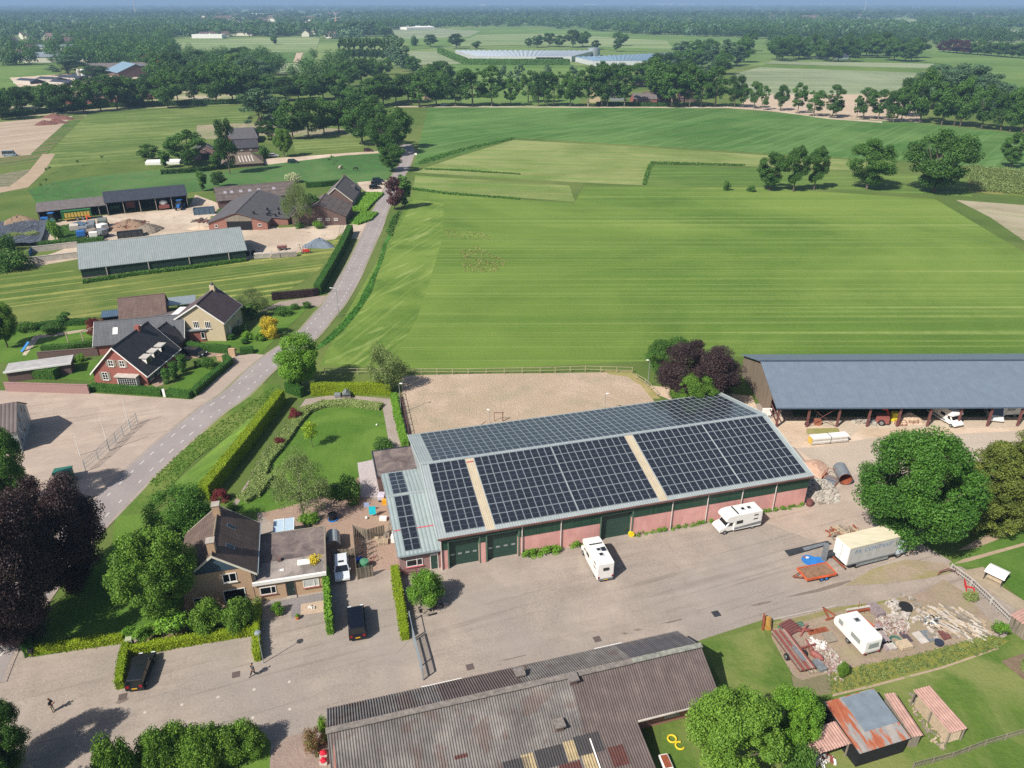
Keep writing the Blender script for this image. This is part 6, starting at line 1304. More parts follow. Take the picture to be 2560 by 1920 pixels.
car('black van-like car parked between the green screen and the hedge',K_(768,520),hdg(K_(775,620),K_(755,360)),'141823','van')
car('white hatchback parked beside the flat-roofed house wing',K_(650,95),hdg(K_(645,-40),K_(660,160)),'dfe2e2','hatch',sun=True)
car('dark estate car in the shade of the red brick house driveway',BB(1450,1045),hdg(BB(1310,1030),BB(1580,1070)),'1b2026','estate')
car('front black car of the three on the farmhouse forecourt',E_(1037,160),hdg(E_(1000,160),E_(1080,155)),'12161a','hatch',group='cars at the farmhouse')
car('middle dark car of the three on the farmhouse forecourt',E_(1050,130),hdg(E_(1010,130),E_(1090,125)),'1a2430','hatch',group='cars at the farmhouse')
car('rear dark blue car of the three on the farmhouse forecourt',E_(1062,108),hdg(E_(1020,108),E_(1100,103)),'1b2a3a','suv',group='cars at the farmhouse')
car('white car parked right of the thatched farmhouse',A_(1760,1008),radians(15),'d8dadb','hatch');car('dark green car on the lane of the thatched farmhouse',A_(1885,1048),radians(10),'1f3a34','suv')
car('pale blue van on the brown plot at the left edge',A_(65,1003),radians(10),'8fa6b2','busvan','parked_van','van');car('dark red car on the lane near the road bend',B_(183,974),radians(5),'4a1e1e','hatch')
car('small blue car on the northern road',B_(668,680),0,'7fa6b4','hatch','driving_car')
car('white van under the blue-roofed shed, nose out',N_(1935,605)+(N_(1870,500)-N_(1935,605)).normalized()*2.6,hdg(N_(1870,500),N_(1935,600)),'dcdedd','busvan','parked_van','van')
car('grey car half hidden under the willow at the farm',E_(500,425),radians(8),'6a7074','hatch');car('silver car inside the open cowshed',AA(560,612),radians(80),'7a8288','hatch')
def mquad(E,name,pts,m):return MB().add(pts,[tuple(range(len(pts)))]).build(name,m,E)
def motorhome(label,p,h,s,stripe=True,dark_w=4):
 E=thing('motorhome',label,'motorhome',(p[0],p[1],0),h);E.scale=(s,s,s)
 prof=[(-3.3,.45),(1.2,.45),(1.2,1.85),(1.9,1.95),(2.5,2.2),(2.55,2.55),(2.2,2.95),(1.3,3.08),(-3.2,3.0),(-3.3,2.9)]
 MB().prism(prof,-1.12,1.12,'y').build('body',WHITE,E,bevel=.07)
 MB().prism([(1.2,.4),(3.25,.4),(3.38,.7),(3.2,1.02),(2.35,1.3),(1.75,1.93),(1.2,1.93)],-.96,.96,'y').build('cab',WHITE,E,bevel=.07)
 mquad(E,'windscreen',[(2.38,-.85,1.33),(2.38,.85,1.33),(1.86,.78,1.89),(1.86,-.78,1.89)],GLASS)
 for y in(-1,1):
  yy=y*.985;mquad(E,'side_window',[(1.35,yy,1.3),(2.15,yy,1.3),(1.75,yy,1.82),(1.35,yy,1.82)],GLASS)
  yy=y*1.135
  for x0,x1,z0,z1 in((-.2,.85,1.5,2.05),(-2.6,-1.9,2.35,2.55),(-2.6,-1.9,1.7,1.9)):mquad(E,'side_window',[(x0,yy,z0),(x1,yy,z0),(x1,yy,z1),(x0,yy,z1)],GLASS)
  yy=y*1.128
  if stripe:mquad(E,'stripe',[(-3.2,yy,.75),(1.1,yy,.6),(1.1,yy,.95),(-3.2,yy,1.25)],GREY)
  for x in(2.45,-2.0):wheel(E,x,y*.92,.34,.24)
  MB().box(3.2,3.32,y*.7-.18,y*.7+.18,.68,.88).build('headlight',LAMP,E);MB().box(-3.36,-3.3,y*.95-.1,y*.95+.1,.7,1.0).build('tail_light',TAIL,E)
 mquad(E,'rear_window',[(-3.38,-.4,1.9),(-3.38,.4,1.9),(-3.38,.4,2.35),(-3.38,-.4,2.35)],GLASS)
 MB().box(-3.45,-3.3,-1.0,1.0,.42,.6).build('rear_bumper',mplain('grey_bumper','6a6d70',.6),E);MB().box(-3.47,-3.455,-.28,.28,.46,.57).build('number_plate',PLATE,E)
 for x in(-.6,-1.6):o=MB().box(x-.3,x+.3,-.25,.35,3.05,3.16).build('roof_hatch',mplain('hatch_frame','b8bbbc',.5),E);MB().box(x-.22,x+.22,-.17,.27,3.163,3.18).build('pane',GLASS,o)
 MB().box(.5,.7,-.9,.9,3.07,3.14).build('roof_bar',DARK,E)
 return E
a,b=T_(185,318),T_(600,228);m=a.lerp(b,.5);d=(a-b).normalized();nrm=Vector((-d.y,d.x,0));nrm=nrm if nrm.y>0 else-nrm
motorhome('white motorhome with grey side stripe parked along the pink barn wall',m+nrm*1.0,hdg(b,a),.93)
a=G(1491.5,1457);b=G(1457,1392);d=(b-a).normalized();r=Vector((d.y,-d.x,0))
E=motorhome('plain white motorhome standing in the middle of the paved yard',a+d*3.0+r*1.05,hdg(a,b),.93,False)
MB().box(-1.0,-.2,-.95,-.35,3.05,3.1).build('solar_panel',CELL,E)
motorhome('old white camper parked under the blue-roofed shed',N_(1640,640)+Vector((-1.0,2.4,0)),radians(-72),.9)
def caravan(label,p,h,s=1.0):
 E=thing('caravan',label,'caravan',(p[0],p[1],0),h);E.scale=(s,s,s)
 prof=[(-2.4,.5),(2.2,.5),(2.5,.9),(2.35,1.5),(1.95,2.1),(1.6,2.5),(-2.25,2.55),(-2.45,2.3),(-2.5,.9)]
 MB().prism(prof,-1.05,1.05,'y').build('body',WHITE,E,bevel=.1)
 W2=mplain('grey_acrylic','8a908c',.2,var=.1)
 for y in(-1.065,1.065):
  for x0,x1 in((-1.7,-.3),(1.0,1.7)):mquad(E,'side_window',[(x0,y,1.3),(x1,y,1.3),(x1,y,1.9),(x0,y,1.9)],W2)
  wheel(E,-.1,y*.93,.3,.18)
  MB().box(-2.54,-2.48,y*.85-.12,y*.85+.12,.62,.74).build('tail_light',TAIL,E)
 mquad(E,'rear_window',[(-2.53,-.65,1.35),(-2.53,.65,1.35),(-2.5,.6,1.95),(-2.5,-.6,1.95)],W2)
 mb=MB();mb.bar((2.3,-.5,.5),(3.3,0,.5),.08);mb.bar((2.3,.5,.5),(3.3,0,.5),.08);mb.build('drawbar',GREY,E)
 o=MB().box(.1,.65,-.3,.3,2.53,2.62).build('roof_hatch',ZINC,E);MB().box(.2,.55,-.2,.2,2.623,2.63).build('pane',DARK,o)
 return E
a=U_(1350,650);b=U_(1085,360);d=(b-a).normalized();r=Vector((d.y,-d.x,0))
caravan('white caravan standing in the middle of the scrap plot',a+d*2.45+r*1.0,hdg(a,b))
caravan('white caravan under the blue-roofed shed behind the white van',N_(2050,590)+Vector((1.2,2.2,0)),radians(5));caravan('second caravan at the right end of the blue-roofed shed',N_(2230,590)+Vector((1.6,2.2,0)),radians(5))
a=DD(300,555);b=DD(930,395);d=(b-a).normalized();n_=Vector((-d.y,d.x,0));h=hdg(a,b);TL=(b-a).length
E=thing('lorry','curtain-sided lorry with cream roof and blue lettering beside the huge tree','lorry',a+n_*1.25,h)
bl=TL*.83;GC=NT('curtain_side');c_=GC.co();sx=GC.n('SeparateXYZ');GC.put(sx.inputs[0],GC.tc.outputs['Object']);s_=GC.math('FRACT',GC.math('MULTIPLY',sx.outputs[0],1.7))
GC.fin(GC.mix(GC.ramp(GC.noise(GC.co(0,(1,1,.3)),1.5,4,.7),[(.35,0.0),(.7,.6)]),GC.mix(GC.ramp(s_,[(0,.4),(.1,0.0)]),'b3b4b2','8c8e8e'),'97938c'),.6)
LR=NT('lorry_roof');f_=LR.noise(LR.co(.4,(.4,2,1)),1.2,5,.6);LR.fin(LR.ramp(f_,[(.3,'bdb59a'),(.7,'d2cbb2')]),.6)
MB().box(.15,bl,-1.24,1.24,1.0,3.5).build('cargo_box',GC.m,E);MB().box(.12,bl+.03,-1.27,1.27,3.503,3.6).build('roof',LR.m,E)
o=MB().box(.05,.147,-1.2,1.2,1.0,3.45).build('rear_door',WHITE,E);MB().box(.03,.05,-.02,.02,1.1,3.4).build('door_rod',GREY,o)
MB().box(.2,bl,-1.28,-1.243,.95,1.15).build('side_rail',GREY,E);MB().box(0,bl+.2,-.5,.5,.6,.95).build('chassis',DARK,E);MB().box(2.2,bl-1.0,-1.2,-1.1,.4,.8).build('side_guard',ZINC,E);MB().box(-.05,.05,-1.2,1.2,.5,.75).build('rear_bumper',RUST,E)
MB().prism([(bl+.15,.6),(TL+.1,.6),(TL+.15,1.3),(TL-.0,2.5),(bl+.5,2.7),(bl+.15,2.6)],-1.15,1.15,'y').build('cab',mplain('pale_blue_cab','c3d3d8',.4),E,bevel=.06)
MB().prism([(bl+.1,2.73),(bl+1.0,2.73),(bl+.4,3.4),(bl+.1,3.4)],-.9,.9,'y').build('wind_deflector',WHITE,E,bevel=.05)
for y in(-1.17,1.17):mquad(E,'side_window',[(TL-.75,y,1.6),(TL-.05,y,1.6),(TL-.2,y,2.25),(TL-.75,y,2.25)],GLASS)
mquad(E,'windscreen',[(TL+.13,-1,1.5),(TL+.13,1,1.5),(TL+.03,.95,2.4),(TL+.03,-.95,2.4)],GLASS)
for x in(2.0,TL-.8):
 for y in(-.98,.98):wheel(E,x,y,.48,.3)
tx=bpy.data.curves.new('lettering','FONT');tx.body='FA. CONTANT';tx.size=.82;tx.shear=.25;tx.extrude=.004;tx.space_character=1.05
tx.materials.append(mplain('blue_lettering','5f7f9c',.6,var=.2));t0=bpy.data.objects.new('t',tx);COL.objects.link(t0);bpy.context.view_layer.update();tm=bpy.data.meshes.new_from_object(t0.evaluated_get(bpy.context.evaluated_depsgraph_get()));bpy.data.objects.remove(t0)
to=bpy.data.objects.new('lettering',tm);COL.objects.link(to);to.parent=E;to.location=(.85,-1.246,2.55);to.rotation_euler=(pi/2,0,0);
c4=[T_(1058,748,.55),T_(1342,692,.55),T_(1248,588,.55),T_(970,642,.55)];a,b,c,d_=c4
h=hdg(b,a);E=thing('flat_trailer','orange-framed flat trailer beside the lorry','trailer',(b.x,b.y,0),h);l=(a-b).length;w_=(c-b).length
E.rotation_euler=(0,0,h)
mb=MB();mb.box(0,l,-w_,0,.5,.6);mb.build('deck',mplain('trailer_boards','84664f',.9,var=.35,sc=2),E)
mb=MB();mb.box(-.08,l+.08,0,.08,.42,.74);mb.box(-.08,l+.08,-w_-.08,-w_,.42,.74);mb.box(-.08,0,-w_,0,.42,.74);mb.box(l,l+.08,-w_,0,.42,.74);mb.build('frame',ORANGE,E)
mb=MB();mb.bar((l,-.5,.5),(l+1.3,-w_/2,.5),.1);mb.bar((l,-w_+.5,.5),(l+1.3,-w_/2,.5),.1);mb.build('drawbar',RUST,E)
for x in(l*.35,l*.35+.65):
 for y in(.12,-w_-.12):wheel(E,x,y,.3,.18,BLUE)
mb=MB();mb.box(l*.35-.4,l*.35+1.05,.03,.25,.62,.66);mb.build('mudguard',ORANGE,E)
def slab(name,label,cat,pts,z0,z1,m,group=None,kind=None):
 c=sum((Vector((p[0],p[1],0))for p in pts),Vector())/len(pts);pl=[(p[0]-c.x,p[1]-c.y)for p in pts]
 return tag(MB().prism(pl,z0,z1).build(name,m),label,cat,group)if False else _slab(name,label,cat,pl,c,z0,z1,m,group)
def _slab(name,label,cat,pl,c,z0,z1,m,group):
 o=MB().prism(pl,z0,z1).build(name,m);o.location=(c.x,c.y,gz(c.x,c.y));return tag(o,label,cat,group)
slab('steel_mat','long dark steel grating lying left of the lorry','grating',P(T_,(835,465),(1255,370),(1300,400),(880,520)),.02,.12,DARK)
E=slab('steel_mat_inlay','grey sheet lying on the dark grating','sheet',P(T_,(1010,440),(1235,385),(1262,402),(1030,470)),.125,.14,GREY)
E=thing('lifting_column','grey lifting column with blue foot by the lorry','lift',T_(1215,560));MB().box(-.25,.25,-.25,.25,0,2.6).build('column',GREY,E);MB().box(-1.0,0,-.5,.5,.0,.2).build('foot',BLUE,E);MB().box(.25,1.4,-.2,.2,.9,1.3).build('carriage',DARK,E)
E=thing('blue_disc','round blue plastic disc with small red and white bits on it','disc',T_(1080,560));MB().tube([(0,0,.02),(0,0,.14)],.95,24).build('disc',BLUE,E);MB().ball((-.2,.3,.25),(.25,.15,.12),6,4).build('rag',WHITE,E);MB().ball((-.5,.4,.25),(.18,.18,.12),6,4).build('cloth',REDP,E)
def scatter(name,label,cat,cen,rx,ry,n,size,mats,seed,hgt=.3,long=1.0,kind=None,ang=None,mbk='box'):
 rg=random.Random(seed);mb=MB()
 for i in range(n):
  a=rg.random()*6.28;r=sqrt(rg.random());x=rx*r*cos(a);y=ry*r*sin(a);z=hgt*(1-r*r)*rg.random()+.05
  s=size*rg.uniform(.5,1.3);t=rg.random()*6.28 if ang is None else ang+rg.uniform(-.3,.3);mb.mat(rg.randrange(len(mats)))
  v=Vector((cos(t),sin(t),rg.uniform(-.15,.15)))*s*long/2
  mb.bar((x-v.x,y-v.y,max(.03,z-v.z)),(x+v.x,y+v.y,max(.03,z+v.z)),s*rg.uniform(.4,.8)if long<2 else size*.35)
 o=mb.build(name,mats,fix=False);o.location=(cen[0],cen[1],cen[2]+gz(cen[0],cen[1]));return tag(o,label,cat,kind=kind)
def heap(name,label,cat,cen,rx,ry,h,mat,seed=1,n=24):
 rg=np.random.default_rng(seed);mb=MB();R=8
 for j in range(R+1):
  for i in range(n):
   r=j/R;a=2*pi*i/n;k=1+.18*sin(3*a+seed)+.1*rg.random()
   mb.v.append((rx*r*k*cos(a),ry*r*k*sin(a),max(0,h*(1-r**1.3)*(1+.25*(rg.random()-.5)))))
 for j in range(R):
  for i in range(n):mb.f.append([j*n+i,(j+1)*n+i,(j+1)*n+(i+1)%n,j*n+(i+1)%n]);mb.m.append(0)
 o=mb.build(name,mat,fix=False);o.location=(cen[0],cen[1],gz(cen[0],cen[1]));return tag(o,label,cat)
scatter('pallet_scraps','jumble of broken pallets and boards behind the lorry','wood pile',T_(1450,300),2.6,1.3,70,.5,[PINEW,WOODG,RUST],3,.6,3,'stuff')
heap('rubble_base','low mound under the stones at the barn corner','mound',N_(580,1125),2.3,3.0,.8,STONE,4)
scatter('rubble_heap','heap of pale broken stones at the right corner of the solar barn','rubble heap',N_(580,1125),2.4,3.1,420,.42,[STONE,CONC_L,CONC],5,1.0,1,'stuff')
heap('sand_heap','pinkish sand heap behind the rubble at the barn corner','sand heap',N_(525,955),2.3,2.6,.8,mground('pink_sand','b08f7a','c2a28c',fine=2,mid=.4),6)
a=CC(500,965);b=CC(440,850);E=thing('steel_pipe','large grey steel pipe with rusty open end','pipe',(a.x,a.y,0),hdg(a,b));l=(b-a).length
mb=MB()
for r,fl in((.95,False),(.88,True)):
 base=len(mb.v);n=24
 for x in(0,l):
  for k in range(n):mb.v.append((x,r*cos(2*pi*k/n),.97+r*sin(2*pi*k/n)))
 for k in range(n):
  q=[base+k,base+(k+1)%n,base+n+(k+1)%n,base+n+k];mb.f.append(q[::-1]if fl else q);mb.m.append(1 if fl else 0)
mb.build('pipe',[GREY,RUST],E,fix=False)
E=thing('steel_cage','rusty open steel cage frame beside the large pipe','cage',CC(370,920),radians(-40));mb=MB()
for x in(-1,1):
 for y in(-1.2,1.2):mb.bar((x,y,0),(x,y,1.2),.06)
for z in(.05,1.2):
 for q in(((-1,-1.2),(1,-1.2)),((1,-1.2),(1,1.2)),((1,1.2),(-1,1.2)),((-1,1.2),(-1,-1.2))):mb.bar((*q[0],z),(*q[1],z),.06)
mb.build('frame',RUST,E);MB().box(-.9,.9,-1.1,1.1,.05,.12).build('floor',GREY,E);MB().box(-1.12,-1.04,-1.2,1.2,0,.45).build('side_plate',RUST,E)
E=thing('barrel','brown barrel by the rubble heap','barrel',N_(500,1240));MB().tube([(0,0,0),(0,0,.45),(0,0,.9)],[.42,.48,.42],14).build('barrel',RUSTB,E)
E=thing('pallet','grey pallet leaning at the rubble heap','pallet',N_(590,1215),.3);mb=MB();[mb.box(x,x+.1,-.5,.5,.1,.13)for x in(-.6,-.4,-.2,0,.2,.4)];[mb.box(-.6,.5,y,y+.1,0,.1)for y in(-.5,0,.4)];mb.build('pallet',WOODG,E)
a=N_(520,782);b=N_(800,755);E=thing('panel_stack','long stack of white sandwich panels before the blue-roofed shed','panel stack',a,hdg(a,b));l=(b-a).length
for k in range(4):MB().box(0+.1*(k%2),l-.12*(k%3),0,1.3,.15+k*.28,.15+k*.28+.25).build('panel',[CONC_L,WHITE][k%2],E)
MB().box(-.06,-.003,.05,1.2,.15,1.2).build('end_wrap',YEL,E);[MB().box(x,x+.08,-.02,1.32,0,1.28).build('strap',DARK,E)for x in(l*.5,)];[MB().box(x,x+.12,0,1.3,0,.14).build('bearer',WOODG,E)for x in(.5,l-.6)]
scatter('stone_pile','pale boulders beside the third brown post','stones',N_(905,600),1.4,.9,22,.8,[STONE,CONC],8,.5,1,'stuff');scatter('stone_pile','grey boulders between the third and fourth brown posts','stones',N_(990,605),1.3,.8,18,.8,[CONC,STONE,GREY],9,.5,1,'stuff')
E=thing('orange_machine','orange machine with curved arm at the edge of the open shed','machine',N_(1090,590),radians(160));MB().box(-.2,1.8,.2,1.9,.4,1.4).build('body',REDP,E);MB().tube([(0,0,.2),(-.1,0,1.4),(.3,.1,2.2),(1.0,.4,2.2)],[.28,.25,.22,.15],8).build('arm',mplain('bright_orange','d2502c',.5),E);wheel(E,.9,2.0,.5,.3)
E=thing('yellow_sack','bright yellow sack beside the fourth brown post','sack',N_(1150,590));MB().box(-.6,.6,-.5,.5,0,1.7).build('sack',mplain('yellow_fabric','d2c22e',.6),E,bevel=.2)
heap('sand_heap','sand heap inside the edge of the blue-roofed shed','sand heap',N_(1260,590),2.4,1.6,1.5,g_sandy,3)
for q,l_ in(((1200,622),'left wire crate at the edge of the shed'),((1290,610),'right wire crate at the edge of the shed')):
 E=thing('wire_crate',l_,'crate',N_(*q));mb=MB();[mb.bar((x,y,0),(x,y,.7),.05)for x in(-.8,0,.8)for y in(-.4,.4)];[mb.bar((-.8,y,z),(.8,y,z),.05)for y in(-.4,.4)for z in(.05,.35,.7)];[mb.bar((x,-.4,z),(x,.4,z),.05)for x in(-.8,.8)for z in(.05,.7)];mb.build('crate',RUST,E)
E=thing('motorcycle','dark motorcycle beside the first brown post','motorcycle',N_(490,612),radians(40));wheel(E,-.7,0,.32,.12);wheel(E,.7,0,.32,.12);MB().tube([(-.6,0,.6),(-.2,0,.8),(.3,0,.85),(.65,0,.7)],[.1,.16,.2,.08],8).build('frame',DARK,E);MB().bar((.5,-.35,1.05),(.5,.35,1.05),.05).build('handlebar',GREY,E)
E=thing('wooden_crate','reddish wooden crate with a trolley handle in the open shed','crate',N_(562,618));MB().box(-.5,.5,-.4,.4,0,.9).build('crate',mplain('reddish_wood','9a6048',.8,var=.3,sc=4),E);mb=MB();mb.bar((-.2,.45,0),(-.2,.45,1.6),.05);mb.bar((.2,.45,0),(.2,.45,1.6),.05);mb.bar((-.2,.45,1.6),(.2,.45,1.6),.05);mb.build('handle',GREY,E)
E=thing('sign_board','white board leaning at the back corner of the solar barn','board',Z_(1190,450));MB().box(-.8,.8,-.1,.1,.2,1.6).build('board',WHITE,E,bevel=.05)
E=thing('beam_trailer','low trailer stacked with long red steel beams in the scrap plot','trailer',U_(735,810),hdg(U_(735,810),U_(420,390)));a=U_(735,810);b=U_(420,390);l=(b-a).length
MB().box(0,l,-.9,.9,.45,.55).build('deck',RUSTB,E)
for k in range(9):MB().box(-.1+.05*(k%3),l+.1*(k%4),-.85+k*.19,-.72+k*.19,.553,.7).build('beam',[REDP,mplain('pink_beam','a88a80',.8)if k==1 else REDP,WOODG][k%3],E)
MB().box(1.0,3.0,-.5,.0,.703,.73).build('glass_sheet',GREY,E);wheel(E,l*.4,1.05,.36,.22);wheel(E,l*.4,-1.05,.36,.22)
def beams(name,label,cr,a,b,n,m,w=.12,gap=.16,z=0,ln=None):
 p,q=cr(*a),cr(*b);E=thing(name,label,'beams',p,hdg(p,q));L_=(q-p).length
 for k in range(n):MB().box(.03*(k%3),L_-.05*(k%2),k*gap,k*gap+w,z,z+w).build('beam',m[k%len(m)]if isinstance(m,list)else m,E)
 return E
beams('steel_beams','brown steel beams lying behind the beam trailer',U_,(770,390),(980,345),4,RUST);beams('steel_sheet_pile','rust-red steel sheets beside the beam trailer',U_,(560,400),(690,330),6,RUSTB,.25,.3);beams('green_posts','green and white posts laid out along the scrap plot',U_,(440,345),(720,285),3,TEAL,.1,.25)
beams('timber_beams','pale timber beams with rounded ends at the tip of the beam trailer',U_,(850,810),(700,600),4,[PINEW,WOODG],.18,.22);beams('long_board','long white board lying across the scrap plot',U_,(2210,455),(2080,300),1,CONC_L,.2);beams('kerb_row','row of white-flecked kerb stones along the yard edge',U_,(350,232),(1080,75),1,CONC,.15)
E=thing('dirty_roller','yellow-brown roller drum at the corner of the scrap plot','roller',U_(300,340),radians(70));MB().tube([(0,0,.4),(1.5,0,.4)],.38,12).build('drum',mplain('ochre','a8803c',.8,var=.4,sc=3),E);MB().box(-.15,1.65,.4,.6,0,.9).build('frame',RUST,E)
E=thing('rusty_plough','small rusty plough frame in the scrap plot','farm implement',U_(700,365),.4);mb=MB();mb.bar((-.7,-.3,.1),(.7,.4,.7),.16);mb.bar((.2,.5,.1),(.5,-.5,.8),.14);mb.bar((-.6,.3,.3),(.6,-.2,.3),.14);mb.build('frame',REDP,E)
E=thing('old_plough','rusty triangular drawbar frame before the caravan','farm implement',U_(1020,200),1.9);mb=MB();mb.bar((0,-.5,.15),(1.6,0,.15),.14);mb.bar((0,.5,.15),(1.6,0,.15),.14);mb.bar((-.1,-1.2,.12),(-.1,1.0,.12),.16);mb.build('frame',RUST,E)
E=thing('rusty_rake','old rusty rake bar with white board behind the caravan','farm implement',U_(1300,130),radians(12));MB().box(-1.5,1.5,-.1,.15,.5,.6).build('board',CONC_L,E);mb=MB();mb.bar((-1.5,-.2,.35),(1.5,-.2,.35),.2);[mb.bar((x,-.2,.3),(x,-.4,0),.06)for x in(-1.2,-.6,0,.6,1.2)];mb.bar((0,0,.4),(.1,.2,1.3),.05);mb.build('frame',RUST,E)
E=thing('tiller','rusty tiller with spikes left of the brick rubble','farm implement',U_(740,540),.3);mb=MB();mb.bar((-1.4,0,.4),(1.0,0,.4),.16);[mb.bar((-1.2+k*.4,0,.4),(-1.2+k*.4,-.4,.05),.08)for k in range(6)];mb.bar((.3,-.5,.3),(.3,.8,.5),.14);mb.build('frame',REDP,E)
E=thing('rusty_tank','small rusty tank with a grey trough in front','tank',U_(840,640),radians(-50));MB().tube([(-.8,0,.35),(-.5,0,.35),(.5,0,.35),(.8,0,.35)],[.1,.35,.35,.1],10).build('tank',REDP,E)
beams('grey_trough','long grey metal trough below the rusty tank',U_,(960,790),(860,670),2,GREY,.4,.42)
scatter('brick_rubble','strip of pinkish brick rubble left of the caravan','rubble',U_(1000,690),1.2,2.6,260,.2,[BR_PINK,CONC_L,CONC],11,.15,1,'stuff')
scatter('white_tangle','tangle of white hose and rods','tangle',U_(860,500),.8,.8,36,.25,[CONC_L,WHITE],12,.25,4,'stuff')
def stackof(name,label,cat,cr,q,h,nx,ny,nz,sx_,sy,sz,m,rot,jit=.0,seed=1):
 rg=random.Random(seed);E=thing(name,label,cat,cr(*q),rot);mb=MB()
 ms=m if isinstance(m,list)else[m]
 for k in range(nz):
  for i in range(nx):
   for j in range(ny):
    x=i*sx_+rg.uniform(-jit,jit);y=j*sy+rg.uniform(-jit,jit);mb.mat(rg.randrange(len(ms))).box(x,x+sx_*.94,y,y+sy*.94,k*sz,(k+1)*sz*.995)
 mb.build(cat.replace(' ','_')+'_pieces',ms,E,fix=False);return E
stackof('roof_tile_stack','bright orange roof tiles stacked right of the caravan','tile stack',U_,(1480,330),0,9,5,2,.22,.36,.3,mplain('orange_tile','b8623c',.8,var=.3,sc=4),radians(118),.03)
stackof('paver_stack','grey-mauve pavers stacked at the back of the scrap plot','paver stack',U_,(1600,180),0,6,4,3,.3,.3,.2,mplain('mauve_paver','8a7c7c',.9,var=.25,sc=3),radians(105),.03)
stackof('paver_stack','pale pavers next to the mauve stack','paver stack',U_,(1720,140),0,5,5,2,.3,.3,.2,[CONC,CONC_L],radians(25),.08)
scatter('cobble_pile','pile of pinkish cobbles in the middle of the scrap plot','cobbles',U_(1690,270),1.7,1.6,260,.22,[BR_PINK,CONC_L,CONC],14,.3,1,'stuff');scatter('mixed_blocks','loose concrete blocks right of the cobbles','blocks',U_(1830,200),1.6,1.0,60,.4,[CONC,CONC_L],15,.3,1,'stuff')
for i,(q,l_,m)in enumerate([((1480,380),'first grey slab pack right of the caravan',CONC_L),((1520,430),'second grey slab pack right of the caravan',CONC),((1570,520),'third grey slab pack right of the caravan',CONC),((1620,575),'fourth grey slab pack right of the caravan',CONC_L)]):
 stackof('slab_pack',l_,'slab pack',U_,q,0,4,1,2,.3,1.1,.2,[m,mplain('mauve_slab','968888',.9)],radians(12),.03,i)
slab('dark_sheet','dark brown metal sheet lying flat','sheet',P(U_,(1745,365),(1815,345),(1915,460),(1850,480)),.05,.1,mplain('brown_sheet','50464c',.5));slab('white_grid','white metal grid lying flat','grid',P(U_,(1895,375),(1975,350),(2090,470),(2010,495)),.05,.12,CONC_L);slab('grey_grid','grey-green grid beside the white one','grid',P(U_,(1985,350),(2060,335),(2165,450),(2095,470)),.05,.1,GREY)
slab('slat_rack','grey slatted rack left of the caravan','rack',P(U_,(895,385),(1010,370),(1078,465),(970,490)),.15,.25,WOODG)
E=thing('hose_coil','coil of green hose','hose',U_(1722,455));mb=MB();[mb.tube([(r*cos(t*.5),r*sin(t*.5),.05+k*.04)for t in range(14)],.03,5)for k,r in enumerate((.5,.58,.66,.6))];mb.build('hose',TEAL,E)
E=thing('firewood_bundle','pale bundle of split timber at the lower edge','wood bundle',U_(1820,520),radians(15));[MB().tube([(x,-.5,.15+.25*k),(x+.02,.6,.15+.25*k)],.12,6).build('log',PINEW,E)for x in(-.7,-.45,-.2,.05,.3,.55)for k in(0,1)]
scatter('branch_pile','pile of pale cut branches at the right of the scrap plot','branch pile',DD(1480,1100),3.2,2.2,190,.35,[PINEW,WOODG,CONC_L],17,.6,4.5,'stuff',ang=radians(-55))
scatter('white_scrap','white-framed scrap with a grey machine','scrap',DD(1260,1090),1.1,.9,40,.35,[WHITE,GREY,DARK],18,.5,2,'stuff');scatter('kerb_line','broken kerb stones edging the scrap plot','kerbs',DD(1090,1020),1.0,4.2,46,.4,[CONC,WOODG],19,.1,1,'stuff')
E=thing('tyre_pile','dark lorry tyre at the back of the scrap plot','tyre',DD(945,945));MB().tube([(0,0,0),(0,0,.45)],.75,18).build('tyre',RUB,E)
E=thing('rubber_tub','dark blue rubber tub at the end of the long board','tub',U_(2195,490));MB().tube([(0,0,0),(0,0,.4)],[.4,.48],14).build('tub',mplain('dark_blue_rubber','2c3444',.7),E)
slab('rust_sheet','rusty brown sheets lying by the branch pile','sheet',P(DD,(1290,1190),(1370,1170),(1440,1260),(1360,1285)),.04,.16,RUSTB)
E=thing('pallet_fork','red steel frame leaning on the white fence','farm implement',DD(1590,740),radians(70));mb=MB();[mb.bar((x,0,.05),(x,.3,1.1),.13)for x in(-.5,.5)];mb.bar((-.5,.15,.6),(.5,.15,.6),.13);mb.bar((-.5,.3,1.1),(.5,.3,1.1),.13);mb.bar((-.5,-1,.1),(-.5,0,.1),.13);mb.bar((.5,-1,.1),(.5,0,.1),.13);mb.bar((-.5,-.9,.1),(.5,-.9,.1),.13);mb.build('frame',mplain('signal_red','b8302c',.5),E)
E=thing('rusty_hoop','rusty curved implement by the fence corner','farm implement',DD(1400,590));MB().tube([(-1.2,0,.05),(-1,.1,.5),(0,.3,.8),(1,.2,.5),(1.3,0,.05)],.09,6).build('frame',RUSTB,E)
